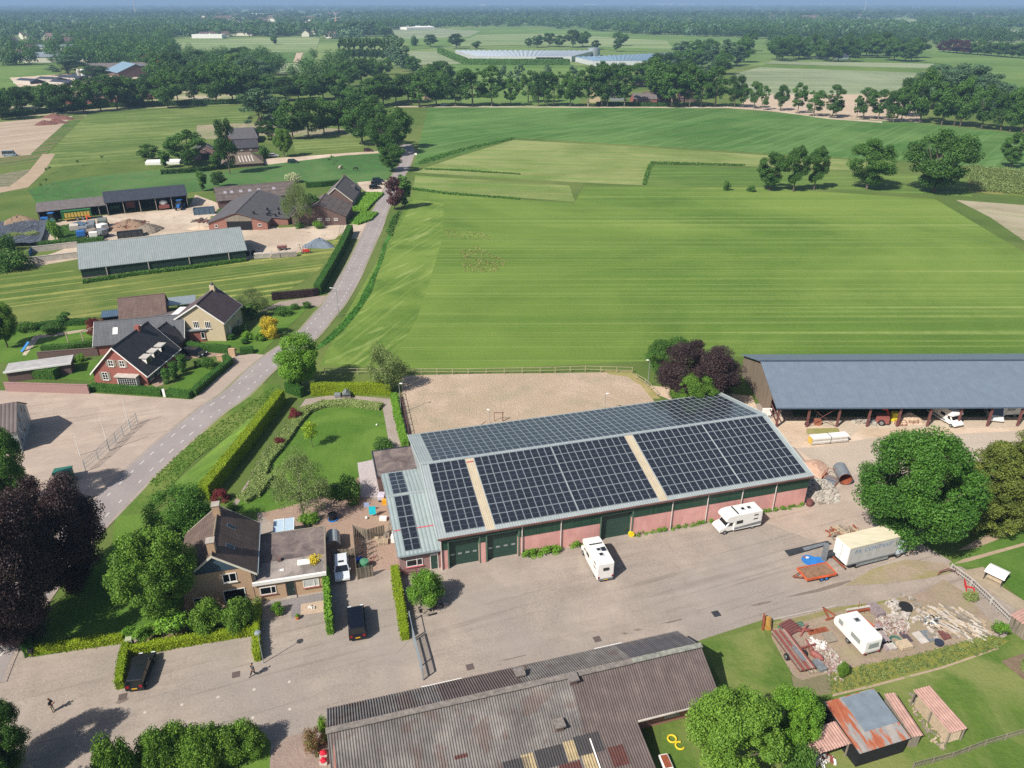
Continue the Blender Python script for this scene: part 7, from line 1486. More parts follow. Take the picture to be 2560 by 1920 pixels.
def rail_fence(name,label,pts,h,nr,m,step=2.5,pw=.1,rw=.06,balu=0,top=None,solid=None):
 pts=[Vector((p[0],p[1],0))for p in pts];E=thing(name,label,'fence',pts[0]);o0=pts[0];rails=MB();bal=MB();panel=MB()
 mb=MB()
 for a,b in zip(pts,pts[1:]):
  l=(b-a).length;n=max(1,round(l/step));d=(b-a)/n
  for i in range(n):
   p=a+d*i-o0;MB().box(p.x-pw/2,p.x+pw/2,p.y-pw/2,p.y+pw/2,0,h).build('post',m,E)
   q=p+d
   for k in range(nr):
    z=h*(k+1)/nr-.05;rails.bar((p.x,p.y,z),(q.x,q.y,z),rw)
   if balu:
    nb=int(d.length/balu)
    for j in range(nb):r=p+d*((j+.5)/nb);bal.bar((r.x,r.y,.05),(r.x,r.y,h-.05),.025)
   if solid:
    nb=max(1,int(d.length/.16))
    for j in range(nb):
     r=p+d*((j+.08)/nb);r2=p+d*((j+.92)/nb);nn=Vector((-d.y,d.x,0)).normalized()*(.02 if j%2 else-.02)
     panel.bar((r.x+nn.x,r.y+nn.y,h/2+.02),(r2.x+nn.x,r2.y+nn.y,h/2+.02),.03,h-.06)
 q=pts[-1]-o0;MB().box(q.x-pw/2,q.x+pw/2,q.y-pw/2,q.y+pw/2,0,h).build('post',m,E)
 if nr:rails.build('rails',m,E,fix=False)
 if balu:bal.build('bars',m,E,fix=False)
 if solid:panel.build('boards',solid,E,fix=False)
 return E
PFEN=mplain('pale_fence_wood','a59c80',.85,var=.2);WFEN=mplain('white_fence','b8b4ac',.7,var=.2)
rail_fence('rail_fence','long pale two-rail fence between the arena and the mown field',P(J_,(500,112),(1000,112),(1600,112),(2151,104))+P(L_,(500,215),(860,225)),1.3,2,PFEN,3.2)
rail_fence('arena_fence','dark wooden fence along the left side of the arena',P(J_,(1075,270),(1110,420),(1140,560),(1155,660)),1.2,2,RUSTB,2.2);rail_fence('short_fence','leaning fence at the right corner of the arena',P(L_,(890,270),(960,310),(1050,400)),1.1,2,PFEN,2.2)
rail_fence('white_ladder_fence','long white steel fence with close bars beside the paddock',P(DD,(1425,540),(1640,700),(1850,900),(2050,1100),(2230,1240),(2400,1400)),1.1,2,WFEN,2.2,balu=.28)
rail_fence('slat_fence','low chestnut paling fence in the bottom right corner',P(Q_,(1330,1650),(1640,1570),(1900,1470),(2212,1380),(2500,1290)),.9,2,WOODG,2.2,.08,.04,balu=.18)
rail_fence('yard_fence','grey wire fence along the left yard',P(H_,(1060,365),(950,465),(840,575),(760,650),(660,735)),1.9,3,ZINC,2.4,.07,.04,balu=.35)
rail_fence('terrace_fence','upright board fence at the back of the bicycle enclosure',P(X_,(140,880),(330,940),(560,880)),1.7,0,WOODF,1.8,solid=WOODF)
rail_fence('terrace_fence','board fence along the left side of the bicycle enclosure',P(X_,(140,880),(185,1480)),1.7,0,WOODF,1.8,solid=WOODF);rail_fence('terrace_fence','short board fence at the front of the bicycle enclosure',P(X_,(190,1490),(405,1440)),1.7,0,WOODF,1.8,solid=WOODF)
rail_fence('terrace_fence','board fence between car port and terrace',P(S_,(1660,870),(1905,850)),1.5,0,WOODF,1.8,solid=WOODF);rail_fence('dog_rail','brown railing in front of the annex window',P(X_,(775,1455),(1005,1425)),1.1,2,RUSTB,1.8,balu=.2)
rail_fence('garden_stakes','row of thin stakes with wire along the flower border',P(J_,(-100,1000),(0,830),(70,690),(125,600),(185,520),(240,430),(300,370),(480,330),(700,320)),1.1,1,WOODG,3.0,.07,.02)
E=rail_fence('sliding_gate','long pale steel sliding gate crossing the yard to the corrugated barn',P(EE,(1150,1330),(1245,1700),(1290,1900)),1.7,2,ZINC,3.5,.12,.14,balu=.13)
rail_fence('gate_guide','thin pale gate guide posts behind the sliding gate',P(EE,(1095,1050),(1145,1300)),1.7,1,ZINC,3.0,.12,.07)
rail_fence('paddock_fence','old wooden fence at the left edge behind the purple tree',P(H_,(-80,1180),(100,1150)),1.1,2,WOODG,2.5)
def wall(name,label,pts,h,th,m,cap=None):
 pts=[Vector((p[0],p[1],0))for p in pts];E=thing(name,label,'wall',pts[0]);mb=MB();c=MB()
 for a,b in zip(pts,pts[1:]):
  a=a-pts[0];b=b-pts[0];mb.bar((a.x,a.y,h/2),(b.x,b.y,h/2),th,h);c.bar((a.x,a.y,h+.04),(b.x,b.y,h+.04),th+.1,.07)
 mb.build('wall',m,E);c.build('coping',cap or m,E);return E
wall('garden_wall','red brick garden wall facing the left yard',[D_(50,1715),D_(690,1735)],1.7,.25,BR_PINK);wall('garden_wall','curved dark brick wall behind the red house lawn',P(D_,(300,1475),(560,1455),(760,1440)),1.6,.25,BR_DARK)
wall('brick_pier','brick gate pier by the driveway hedge',[BB(1880,1055),BB(1960,1060)],1.5,.5,BR_TAN);wall('brick_pier','low brick pier across the drive from the tall one',[BB(1730,1110),BB(1845,1110)],1.0,.5,BR_TAN);wall('clamp_wall','front concrete wall of the empty clamp beside the green hall',P(D_,(215,735),(600,690)),1.6,.3,CONC_L)
wall('clamp_wall','rear concrete wall of the empty clamp beside the green hall',P(D_,(255,650),(600,610)),1.6,.3,CONC_L);E=thing('blue_tarpaulin','blue tarpaulin at the closed end of the clamp','tarpaulin',W_(510,980));a=W_(570,900)-W_(510,980);MB().add([(0,0,0),(a.x,a.y,0),(a.x,a.y,1.7),(0,0,1.4)],[(0,1,2,3)]).build('sheet',BLUE,E)
wall('picket','pale garden gate panel in the hedge by the street',[BB(1050,1570),BB(1080,1572)],1.5,.1,WHITE)
def pole(name,label,cat,p,h,r=.05,m=None,arm=None,rot=0):
 E=thing(name,label,cat,p,rot);MB().tube([(0,0,0),(0,0,h)],[r,r*.7],8).build('pole',m or ZINC,E)
 if arm:MB().tube([(0,0,h),(arm*.4,0,h+.12),(arm,0,h+.15)],r*.6,6).build('arm',m or ZINC,E);MB().ball((arm,0,h+.12),(.3,.14,.09),8,5).build('lamp_head',WHITE,E)
 return E
pole('flagpole','rearmost white flagpole in the left yard','flagpole',H_(997,395),5.2,.06,WHITE);pole('flagpole','middle white flagpole in the left yard','flagpole',H_(840,572),5.9,.06,WHITE);pole('flagpole','nearest white flagpole in the left yard','flagpole',H_(617,612),3.4,.06,WHITE)
pole('arena_lamp','lamp post at the garden corner of the arena','lamp',G(1003,1034),5.6,.06,ZINC,.35);pole('arena_lamp','lamp post seen above the middle of the barn roof edge','lamp',Z_(-1540+340,760)if False else G(1225,1080),3.9,.05,ZINC,.3,2.5);pole('arena_lamp','lamp post at the right end of the arena','lamp',L_(980,330),5.2,.06,ZINC,.4,3.0);pole('arena_lamp','lamp post behind the right half of the barn roof','lamp',L_(650,530),3.6,.05,ZINC,.3)
pole('street_lamp','street lamp by the road opposite the cream house drive','street lamp',E_(762,1145),6.6,.08,ZINC,1.2,3.0);pole('street_lamp','round-headed lamp post at the end of the parking bay hedge','street lamp',I_(2083,815),4.3,.05,ZINC)
o=thing('lamp_hood','grey round hood on the post by the parking bay','lamp hood',I_(2083,815));o.location.z=4.3;MB().tube([(0,0,0),(0,0,.12),(0,0,.2)],[.35,.3,.05],14).build('hood',ZINC,o)
pole('road_sign_post','small white sign beside the road bend','road sign',B_(488,1012),1.4,.05,ZINC);o=thing('road_sign','white rectangular plate on the post at the road bend','sign',B_(488,1012));MB().box(-.5,.5,-.08,-.05,1.0,1.9).build('plate',WHITE,o)
E=thing('jump_stand','dark jump stand at the edge of the arena','jump',J_(1865,470));mb=MB();mb.bar((-1.5,0,1.6),(.2,0,1.6),.08);mb.bar((0,0,0),(0,0,1.7),.14);mb.bar((-1.4,0,0),(-1.4,0,1.5),.08);mb.build('stand',RUSTB,E);E=thing('jump_pole','pale slanted pole at the edge of the arena','jump',J_(1690,505));MB().bar((-.2,.3,1.5),(0,0,0),.1).build('pole',PINEW,E)
E=thing('play_house','small grey-roofed wooden play house under the hedge','play house',J_(668,290),.2);MB().box(-.6,.6,-.5,.5,0,1.0).build('wall',WOODG,E);MB().prism([(-.7,.9),(.7,.9),(0,1.5)],-.75,.75,'y').build('roof',GREY,E)
E=thing('rabbit_hutch','light blue-grey hutch left of the play house','hutch',J_(600,285));MB().box(-.6,.6,-.4,.4,0,.8).build('box',GREY,E,bevel=.15)
E=thing('laundry_towel','turquoise towel hung out on the terrace','towel',X_(400,620),.15);MB().box(-.45,.45,-.02,.02,.4,1.7).build('towel',mplain('turquoise','1cc0d0',.8),E);mb=MB();mb.bar((-.9,0,1.72),(.9,0,1.72),.03);mb.bar((.5,0,0),(.5,0,1.7),.03);mb.build('line',ZINC,E)
E=thing('laundry_sheet','pale blue cloth beside the turquoise towel','cloth',X_(325,560));MB().box(-.35,.35,-.02,.02,.9,1.6).build('cloth',mplain('pale_blue_cloth','8fa0c0',.8),E)
E=thing('barbecue','barbecue under a pale cover beside the annex','barbecue',X_(525,390));MB().box(-.5,.5,-.6,.6,.3,1.1).build('cover',mplain('pale_cover','b5b0bc',.7),E,bevel=.15);MB().box(-.4,.4,-.5,.5,0,.3).build('stand',DARK,E)
for q,l_ in(((520,240),'yellow crates stacked behind the barbecue'),((565,440),'yellow crates in front of the barbecue')):E=thing('crate_stack',l_,'crates',X_(*q));[MB().box(-.35,.35,-.3,.3,k*.35,k*.35+.32).build('crate',mplain('yellow_crate','d49a20',.6),E)for k in range(2)]
E=thing('white_tub','white square tub by the annex','tub',X_(545,665));mb=MB();mb.box(-.5,.5,-.35,.35,0,.5);mb.build('tub',WHITE,E,bevel=.08);E=thing('white_ball','white ball on the terrace','ball',X_(312,650));MB().ball((0,0,.2),.2).build('ball',WHITE,E);E=thing('football','white ball on the back lawn','ball',J_(897,503));MB().ball((0,0,.14),.16).build('ball',WHITE,E)
E=thing('black_barrel','black planter barrel with blue base on the terrace','barrel',J_(562,1225));MB().tube([(0,0,.12),(0,0,.9)],[.5,.62],14).build('barrel',BLACK,E);MB().tube([(0,0,0),(0,0,.12)],.68,14).build('base',BLUE,E)
E=thing('arched_shelter','small arched translucent shelter beside the flat-roofed wing','shelter',S_(1600,810),radians(13.5));mb=MB();pr=[(1.25*cos(pi*k/10)*.75+.95,.9+1.1*sin(pi*k/10))for k in range(11)];mb.prism(pr+[(x,z-.06)for x,z in pr[::-1]],0,2.4,'y');mb.build('arch',mplain('smoky_polycarbonate','8e9494',.3),E);[MB().box(x,x+.06,y,y+.06,0,.95).build('post',DARK,E)for x in(0,1.85)for y in(0,2.3)]
E=thing('wood_pile','leaning weathered boards against the annex wall','boards',X_(600,900));mb=MB();rg=random.Random(9);[mb.bar((rg.uniform(-.6,.3),rg.uniform(-.6,1.2),.05),(rg.uniform(.2,.6),rg.uniform(-.4,1.6),1.9),.1,.04)for k in range(12)];mb.build('boards',[WOODG],E)
E=thing('pallets','small stack of pale pallets in the enclosure','pallet',X_(545,980),.1);mb=MB();[mb.box(-.6,.6,-.5+.2*j,-.38+.2*j,k*.14+.1,k*.14+.13)for k in range(3)for j in range(5)];[mb.box(x,x+.1,-.5,.45,k*.14,k*.14+.1)for x in(-.6,0,.5)for k in range(3)];mb.build('pallet',PINEW,E)
E=thing('small_box','small pale wooden box by the pallets','box',X_(450,940));MB().box(-.25,.25,-.25,.25,0,.35).build('box',PINEW,E);E=thing('rain_barrel','round green water butt in the enclosure','water butt',X_(285,1330));MB().tube([(0,0,0),(0,0,.5),(0,0,1.1),(0,0,1.2)],[.55,.62,.58,.1],16).build('butt',mplain('green_plastic','4a8060',.6),E)
E=thing('blue_crate','bright blue crate in the shade of the enclosure','crate',X_(215,1240));MB().box(-.4,.4,-.3,.3,0,.5).build('crate',mplain('royal_blue','1c3fa0',.5),E);E=thing('gas_boxes','two white boxes on the annex side wall','boxes',X_(690,960));[MB().box(-.2,.3,y-.35,y+.35,.5,1.4).build('box',WHITE,E)for y in(-.6,.5)]
def bicycle(label,p,h,c):
 E=thing('bicycle',label,'bicycle',p,h,'bicycles in the enclosure')
 for x in(-.52,.52):mb=MB();mb.tube([(x+.34*cos(2*pi*k/14),0,.35+.34*sin(2*pi*k/14))for k in range(15)],.022,5,False);mb.build('wheel',RUB,E)
 mb=MB();A,B,Cc,D2,H=(-.52,0,.35),(-.05,0,.32),(-.2,0,.85),(.38,0,.85),(.52,0,.35)
 for q in((A,B),(B,Cc),(Cc,A),(Cc,D2),(B,D2),(D2,H)):mb.bar(q[0],q[1],.04)
 mb.build('frame',c,E);MB().bar((-.32,0,.92),(-.08,0,.92),.14,.05).build('saddle',DARK,E);MB().bar((.38,-.28,1.0),(.38,.28,1.0),.035).build('handlebar',GREY,E)
for i,(q,l_,c)in enumerate([((300,1010),'silver bicycle nearest the back fence',GREY),((330,1080),'second bicycle from the back fence',DARK),((320,1150),'middle bicycle of the row',RUSTB),((330,1220),'bicycle before the red one',DARK),((400,1260),'red children bicycle at the front of the enclosure',mplain('bike_red','c83c34',.5))]):bicycle(l_,X_(*q),radians(20+i*6),c)
E=thing('picnic_table','round weathered picnic table with benches under the clipped tree','picnic table',EE(1350,850),radians(20));MB().tube([(0,0,.7),(0,0,.76)],.75,18).build('table_top',WOODG,E);mb=MB();mb.bar((-.9,0,.38),(.9,0,.38),.1);mb.bar((0,-.9,.38),(0,.9,.38),.1);[mb.bar((x,y,0),(x*.6,y*.6,.7),.09)for x,y in((.6,.6),(-.6,.6),(.6,-.6),(-.6,-.6))];mb.build('frame',WOODG,E)
for k in range(4):a=k*pi/2;d=Vector((cos(a),sin(a),0));n2=Vector((-d.y,d.x,0));MB().bar(d*1.15-n2*.5+Vector((0,0,.45)),d*1.15+n2*.5+Vector((0,0,.45)),.3,.06).build('bench',WOODG,E)
scatter('yard_edge_stones','low ring of stones around the picnic table tree','stones',EE(1450,770),1.6,.6,26,.35,[BR_DARK,CONC],31,.1,1,'stuff')
for q,l_,c in(((1285,1515),'orange flower pot at the edge of the front path','b8703c'),((1070,1480),'dark red pot with round bush before the wing','5c2420')):E=thing('flower_pot',l_,'flower pot',S_(*q));MB().tube([(0,0,0),(0,0,.4)],[.18,.28],12).build('pot',mplain('pot'+c,c,.7),E);MB().ball((0,0,.5),(.25,.25,.15),8,5,.4).build('plant',LF['privet'],E)
put_tree('potted_bush','round dark bush growing in the dark red pot','bush','ballshrub',S_(1070,1460),1.5,.65)
scatter('white_flowers','cluster of white stones and flowers on the pale forecourt','stones',S_(1445,1395),.5,.25,12,.25,[WHITE,CONC_L],33,.1,1,'stuff')
for i,(cr,q,w_)in enumerate([(K_,(1660,845),.5),(O_,(610,625),.5),(O_,(1550,425),.55),(I_,(1865,905),.5),(I_,(970,1080),.5)]):
 w_*=.8;o=MB().box(-w_,w_,-w_,w_,.0,.01).build('drain_grate',[mplain('grate_brown','5c504c',.85,var=.3,sc=8),DARK][i==2]);p=cr(*q);o.location=(p.x,p.y,gz(p.x,p.y));o.rotation_euler=(0,0,.3);tag(o,['rusty drain grate left of the corrugated barn ridge','rusty drain grate behind the middle of the corrugated barn','dark drain grate towards the scrap plot','rusty drain grate near the walking man','rusty drain grate behind the black estate car'][i],'drain')
for i,(cr,q)in enumerate([(I_,(2008,1023)),(I_,(1723,1083)),(I_,(1437,1143)),(I_,(1146,1203)),(I_,(1998,1245)),(K_,(232,962)),(K_,(235,1178)),(I_,(1107,1430)),(I_,(1700,1308))]):
 o=MB().tube([(0,0,0),(0,0,.008)],.16,14).build('round_cover',CONC_L);p=cr(*q);o.location=(p.x,p.y,gz(p.x,p.y));tag(o,ordw(i)+' small round pale cover set in the paving','cover','round covers in the paving')
E=thing('mail_box','black mailbox at the left entrance hedge','mailbox',I_(260,765));MB().box(-.25,.25,-.2,.2,.7,1.1).build('box',BLACK,E);MB().box(-.04,.04,-.04,.04,0,.7).build('post',DARK,E)
E=thing('junction_box','pale box behind the hedge corner at the parking bays','utility box',I_(1035,690),.2);MB().box(-.35,.35,-.3,.3,0,1.3).build('box',mplain('pale_green_box','a3a88c',.6),E)
E=thing('green_container','dark green container in the tree shade on the left yard','container',H_(505,800),radians(20));MB().box(-1.1,1.1,-.8,.8,0,1.6).build('box',mplain('container_green','1c5a3c',.6),E,bevel=.04);MB().prism([(-.9,1.62),(.9,1.62),(.9,1.7),(-.9,1.95)],-1.2,1.2,'x').build('lid',TEAL,E)
E=thing('swing_frame','wooden swing frame on the garden lawn','swing',D_(525,1340),radians(8));l=(D_(635,1340)-D_(525,1340)).length;mb=MB();mb.bar((0,0,0),(0,0,2.2),.16);mb.bar((l,0,0),(l,0,2.2),.16);mb.bar((0,0,2.2),(l,0,2.2),.16);mb.bar((l,0,2.2),(l+1.8,2.2,2.2),.14);mb.build('frame',PINEW,E)
E=thing('blue_slide','blue garden slide at the left lawn','slide',D_(200,1400),radians(70));MB().add([(-1,-.3,.1),(-1,.3,.1),(1,.3,1.4),(1,-.3,1.4)],[(0,1,2,3)]).build('chute',BLUE,E);mb=MB();mb.bar((1,-.3,0),(1,-.3,1.5),.06);mb.bar((1,.3,0),(1,.3,1.5),.06);mb.build('ladder',ZINC,E)
for q,l_,n in(((1200,1418),'closed yellow ring on the grass by the corrugated barn',15),((1262,1472),'open curved yellow tube on the grass by the corrugated barn',11)):E=thing('yellow_ring',l_,'ring',O_(*q),1.2);MB().tube([(.4*cos(2*pi*k/14),.4*sin(2*pi*k/14),.1)for k in range(n)],.09,8).build('ring',mplain('yellow_rubber','d8bc30',.5),E)
E=thing('white_bath','white tub with brown filling beside the corrugated barn wing','tub',O_(1150,1625),.2);MB().box(-.45,.45,-.8,.8,0,.6).build('tub',WHITE,E,bevel=.1);MB().box(-.33,.33,-.65,.65,.603,.62).build('filling',RUST,E)
for i,q in enumerate([(505,1550),(505,1605)]):E=thing('planter',['upper red-flowered planter by the barn gable','lower red-flowered planter by the barn gable'][i],'planter',K_(*q));MB().box(-.35,.35,-.25,.25,0,.35).build('box',CONC_L,E);MB().ball((0,0,.45),(.35,.28,.2),9,6,.5).build('flowers',mplain('red_flowers','c01c34',.7),E)
E=thing('hose_reel','yellow reel beside the middle barn door','reel',L_(853,1478));MB().tube([(0,-.15,.4),(0,.15,.4)],.4,16).build('reel',mplain('reel_yellow','d8c020',.5),E)
TINR=NT('patched_tin');c_=TINR.co();f1=TINR.noise(TINR.co(0,(1.1,.25,1)),1.0,3,.6);f2=TINR.noise(c_,5,4,.7)
TINR.fin(TINR.mix(TINR.ramp(f2,[(.35,0.0),(.7,.3)]),TINR.ramp(f1,[(.4,'9a5338'),(.46,'a8664a'),(.5,'8b8a88'),(.66,'a09a92')]),'6b4a3c'),.75);TING=mplain('grey_tin','7d8890',.5,.2,.2,1.2)
PINKC=mplain('pink_corrugated','a8867a',.85,var=.25,sc=1.5)
def monopitch(name,label,near_l,near_r,far_r,far_l,zn,zf,wallm,roofm,corr=None,walls=True,posts=False,ov=.0):
 a=Vector(near_l);b=Vector(near_r);c=Vector(far_r);d=Vector(far_l);h=hdg(a,b);L_=(b-a).length;W_d=((d-a).length+(c-b).length)/2
 E=thing(name,label,'shed',(a.x,a.y,0),h)
 if walls:MB().prism([(.15,0),(W_d-.15,0),(W_d-.15,zf-.06),(.15,zn-.06)],.15,L_-.15,'x').build('wall',wallm,E)
 if posts:[MB().box(x,x+.12,y,y+.12,0,z).build('post',WOODG,E)for x in(.1,L_-.2)for y,z in((.1,zn-.1),(W_d-.2,zf-.1),(W_d/2,(zn+zf)/2-.1))]
 if corr:corrugated('roof',roofm,E,0,L_,[(W_d,zf),(0,zn)],.3,.05)
 else:MB().prism([(0,zn),(W_d,zf),(W_d,zf+.06),(0,zn+.06)],0,L_,'x').build('roof',roofm,E)
 return E,L_,W_d
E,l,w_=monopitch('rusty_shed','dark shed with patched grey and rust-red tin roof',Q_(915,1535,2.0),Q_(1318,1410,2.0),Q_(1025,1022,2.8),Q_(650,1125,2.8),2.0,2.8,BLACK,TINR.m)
k=.8/w_;o=MB().prism([(1.6,2.0+1.6*k+.065),(w_-.1,2.8-.1*k+.065),(w_-.1,2.8-.1*k+.09),(1.6,2.0+1.6*k+.09)],l*.32,l-.05,'x').build('grey_roof_sheet',TING,E)
monopitch('side_shed','pink corrugated lean-to on the right of the rusty shed',Q_(1330,1400,1.7),Q_(1415,1398,1.5),Q_(1125,1065,1.9),Q_(1060,1080,2.1),1.7,2.1,WOODG,PINKC,corr=True)
monopitch('lean_to','pink corrugated canopy left of the rusty shed',Q_(545,1550,1.9),Q_(850,1450,1.9),Q_(650,1270,2.2),Q_(380,1480,2.2),1.9,2.2,WOODG,PINKC,corr=True,walls=False,posts=True)
E,l,w_=monopitch('wood_store','pink corrugated firewood shelter on the grass',Q_(1630,1370,1.8),Q_(1770,1330,1.8),Q_(1470,990,2.1),Q_(1335,1030,2.1),1.8,2.1,WOODG,PINKC,corr=True,walls=False,posts=True)
mb=MB();rg=random.Random(3)
for j in range(26):
 for kk in range(8):y=.3+j*(w_-.6)/26;mb.tube([(.35+rg.uniform(-.05,.05),y,.12+kk*.2),(l-.3,y,.12+kk*.2)],.09,5)
mb.build('firewood',[PINEW],E,fix=False)
scatter('log_spill','logs spilled at the foot of the firewood shelter','logs',Q_(1440,1270),.8,3.2,120,.22,[PINEW,WOODG],35,.15,1.5,'stuff')
E,l,w_=monopitch('paddock_shed','pink-roofed grey shed at the right edge behind the white fence',DD(2060,1010,1.9),DD(2400,1250,1.9),DD(2420,1000,2.2),DD(2110,870,2.2),1.9,2.2,WOODF,PINKC,corr=True)
E=thing('feeder','white curved roof of a hay feeder in the paddock','feeder',DD(1900,640),radians(-50));pr=[(1.0*cos(pi*k/8),1.2+.45*sin(pi*k/8))for k in range(9)];MB().prism(pr+[(x,z-.05)for x,z in pr[::-1]],-1.1,1.1,'x').build('roof',WHITE,E);MB().box(-.8,.8,-.5,.5,.2,.9).build('hay_box',PINEW,E);[MB().box(x,x+.08,y,y+.08,0,1.2).build('post',DARK,E)for x in(-1,.9)for y in(-.85,.8)]
scatter('lean_to_clutter','red and white clutter under the pink canopy','clutter',Q_(620,1590),1.3,.6,40,.35,[REDP,WHITE,CONC_L],36,.4,1.3,'stuff')
def tractor(label,p,h,c,s=1.0):
 E=thing('tractor',label,'tractor',p,h);E.scale=(s,s,s)
 MB().box(.2,2.3,-.45,.45,.8,1.6).build('bonnet',c,E,bevel=.08);MB().box(-1.5,.2,-.6,.6,.7,1.3).build('body',DARK,E);g=MB();frustum(g,-1.4,.3,.75,1.3,-1.2,.1,.62,2.6);g.build('cab_glass',GLASS,E);MB().box(-1.3,.25,-.78,.78,2.603,2.75).build('cab_roof',c,E,bevel=.04)
 for y in(-.95,.95):wheel(E,-.9,y,.9,.5,c);wheel(E,1.7,y*.85,.6,.35,c)
tractor('blue tractor under the left lower shed',W_(880,385),radians(190),TBLUE,1.1);tractor('blue tractor in the last bay of the black-roofed shed',D_(1385,315),radians(-80),TBLUE,1.1)
E=thing('forage_wagon','green and yellow forage wagon parked before the lower shed','wagon',W_(1090,385),radians(28));l=(W_(1600,320)-W_(1090,385)).length;MB().box(0,l,-.1,2.4,1.0,3.1).build('body',GRN,E)
for k in range(8):MB().box(.9+k*(l-1.2)/8,.9+(k+.8)*(l-1.2)/8,-.16,-.103,1.3,2.7).build('side_panel',YEL,E)
MB().box(-.1,l+.1,-.2,-.05,3.1,3.3).build('top_rail',GRN,E);MB().box(.4,l-1.5,-.2,2.2,.7,.95).build('chassis',YEL,E);[wheel(E,x,y,.6,.45)for x in(l*.5,l*.68)for y in(0,2.2)]
E=thing('red_sprayer','red and white sprayer in the black-roofed shed','sprayer',D_(1265,318),radians(26));MB().box(-1.6,1.6,-1.2,.8,.6,1.6).build('frame',REDP,E);MB().ball((0,0,2.3),(1.3,.9,.9),10,6).build('tank',WHITE,E);[wheel(E,x,0,.7,.4)for x in(-.0,)]
E=thing('red_harvester','red machine deep in the third bay of the black-roofed shed','machine',D_(1010,320),radians(26));MB().box(-1.4,1.4,0,3,.5,2.6).build('body',REDP,E,bevel=.1);E=thing('green_mower','dark green machine in the second bay of the black-roofed shed','machine',D_(890,330),radians(26));MB().box(-1.4,1.4,0,2.5,.4,1.8).build('body',GRN,E,bevel=.1)
def container(label,p,h,l,w_,hh,c,name='skip_container'):
 E=thing(name,label,'container',p,h);mb=MB();t=.1
 mb.box(0,l,0,t,0,hh);mb.box(0,l,w_-t,w_,0,hh);mb.box(0,t,t,w_-t,0,hh);mb.box(l-t,l,t,w_-t,0,hh);mb.box(t,l-t,t,w_-t,.1,.2);mb.build('shell',c,E)
 [MB().box(x,x+.12,-.08,-.003,0,hh).build('rib',c,E)for x in(.1,l*.25,l*.5,l*.75,l-.22)]
SB=mplain('skip_slate_blue','4d6070',.6,var=.2)
container('slate-blue open skip standing before the long barn',D_(1490,365),radians(18),6.5,2.6,2.0,SB);container('dark open skip behind the green hall',D_(905,545),radians(24),7.0,2.5,1.6,DARK)
heap('debris_heap','broad brown debris heap in the farmyard','debris heap',D_(1010,460),6.5,5.0,2.6,SOIL,3);heap('debris_heap','grey tail of the debris heap','debris heap',D_(1150,480),4.0,3.6,2.0,mground('grey_debris','6c6459','857a6c',fine=2,mid=.6),5);scatter('debris_bits','branches and rubbish on the debris heap','debris',D_(1010,455)+Vector((0,0,1.0)),5,4,150,.5,[WOODG,RUST,SOIL],41,1.2,2.5,'stuff')
heap('earth_heap','brown earth heap left of the lower shed','earth heap',D_(155,420),5.5,5,2.4,mground('earth','7a6754','8f7a64',fine=2,mid=.5),8);scatter('log_pile','pile of logs before the cowshed','log pile',D_(1545,410),3,2,60,.6,[WOODG,RUSTB],42,1.0,2.5,'stuff');heap('sand_heap','low sand heap in front of the cowshed','sand heap',AA(90,620),3.5,2.2,.9,g_sandy,9)
heap('gravel_heap','blue-grey gravel heap near the farm gate','gravel heap',E_(615,600),4.2,2.6,2.3,mground('blue_gravel','5c6670','727d88',fine=2,mid=.6),10)
for i in range(5):
 q=[(735,955),(830,950),(930,950),(1020,940),(1115,935)][i];E=thing('panel_pack',ordw(i)+' pack of concrete panels from the left beside the green hall','panel pack',AA(*q),radians(20),'panel packs beside the green hall')
 for k in range(4):MB().box(-1.1,1.1,-.6,.6,.1+k*.34,.1+k*.34+.3).build('panel',[CONC_L,CONC][i>1],E)
E=thing('tedder','red hay tedder folded beside the gravel heap','farm implement',AA(1265,900),.2);mb=MB();[mb.bar((x,0,.6),(x*1.6,.4,2.6),.08)for x in(-1.1,-.6,0,.6,1.1)];[mb.bar((x*1.6-.4,.4,z),(x*1.6+.4,.4,z),.06)for x in(-1.1,0,1.1)for z in(1.6,2.4)];mb.build('arms',DARK,E);MB().box(-.9,.9,-.4,.3,.5,1.1).build('body',mplain('tedder_red','b83030',.5),E);[wheel(E,x,-.2,.3,.2)for x in(-1,1)]
E=thing('cart','small brown cart behind the concrete panel packs','cart',AA(1000,860),.25);MB().box(-1.3,1.3,-.7,.7,.6,1.2).build('bed',RUSTB,E);MB().box(-1.2,1.2,-.6,.6,1.203,1.25).build('load',BR_PINK,E);[wheel(E,x,y,.35,.2)for x in(-.7,.7)for y in(-.8,.8)]
E=thing('twin_tyres','two large black tyres against the end of the green hall','tyres',AA(650,925),.3);[MB().tube([(x,-.2,.7),(x,.3,.7)],.7,16).build('tyre',RUB,E)for x in(-.8,.8)]
E=thing('gate_sign','rusty lattice stand at the farm entrance','stand',AA(1640,690),.2);mb=MB();[mb.bar((x,-.4,0),(x+.8,.6,2.6),.09)for x in(-.5,.5)];[mb.bar((-.5+k*.2,-.4+k*.25,k*.65),(.5+k*.2,-.4+k*.25,k*.65),.08)for k in range(5)];mb.build('lattice',WOODG,E)
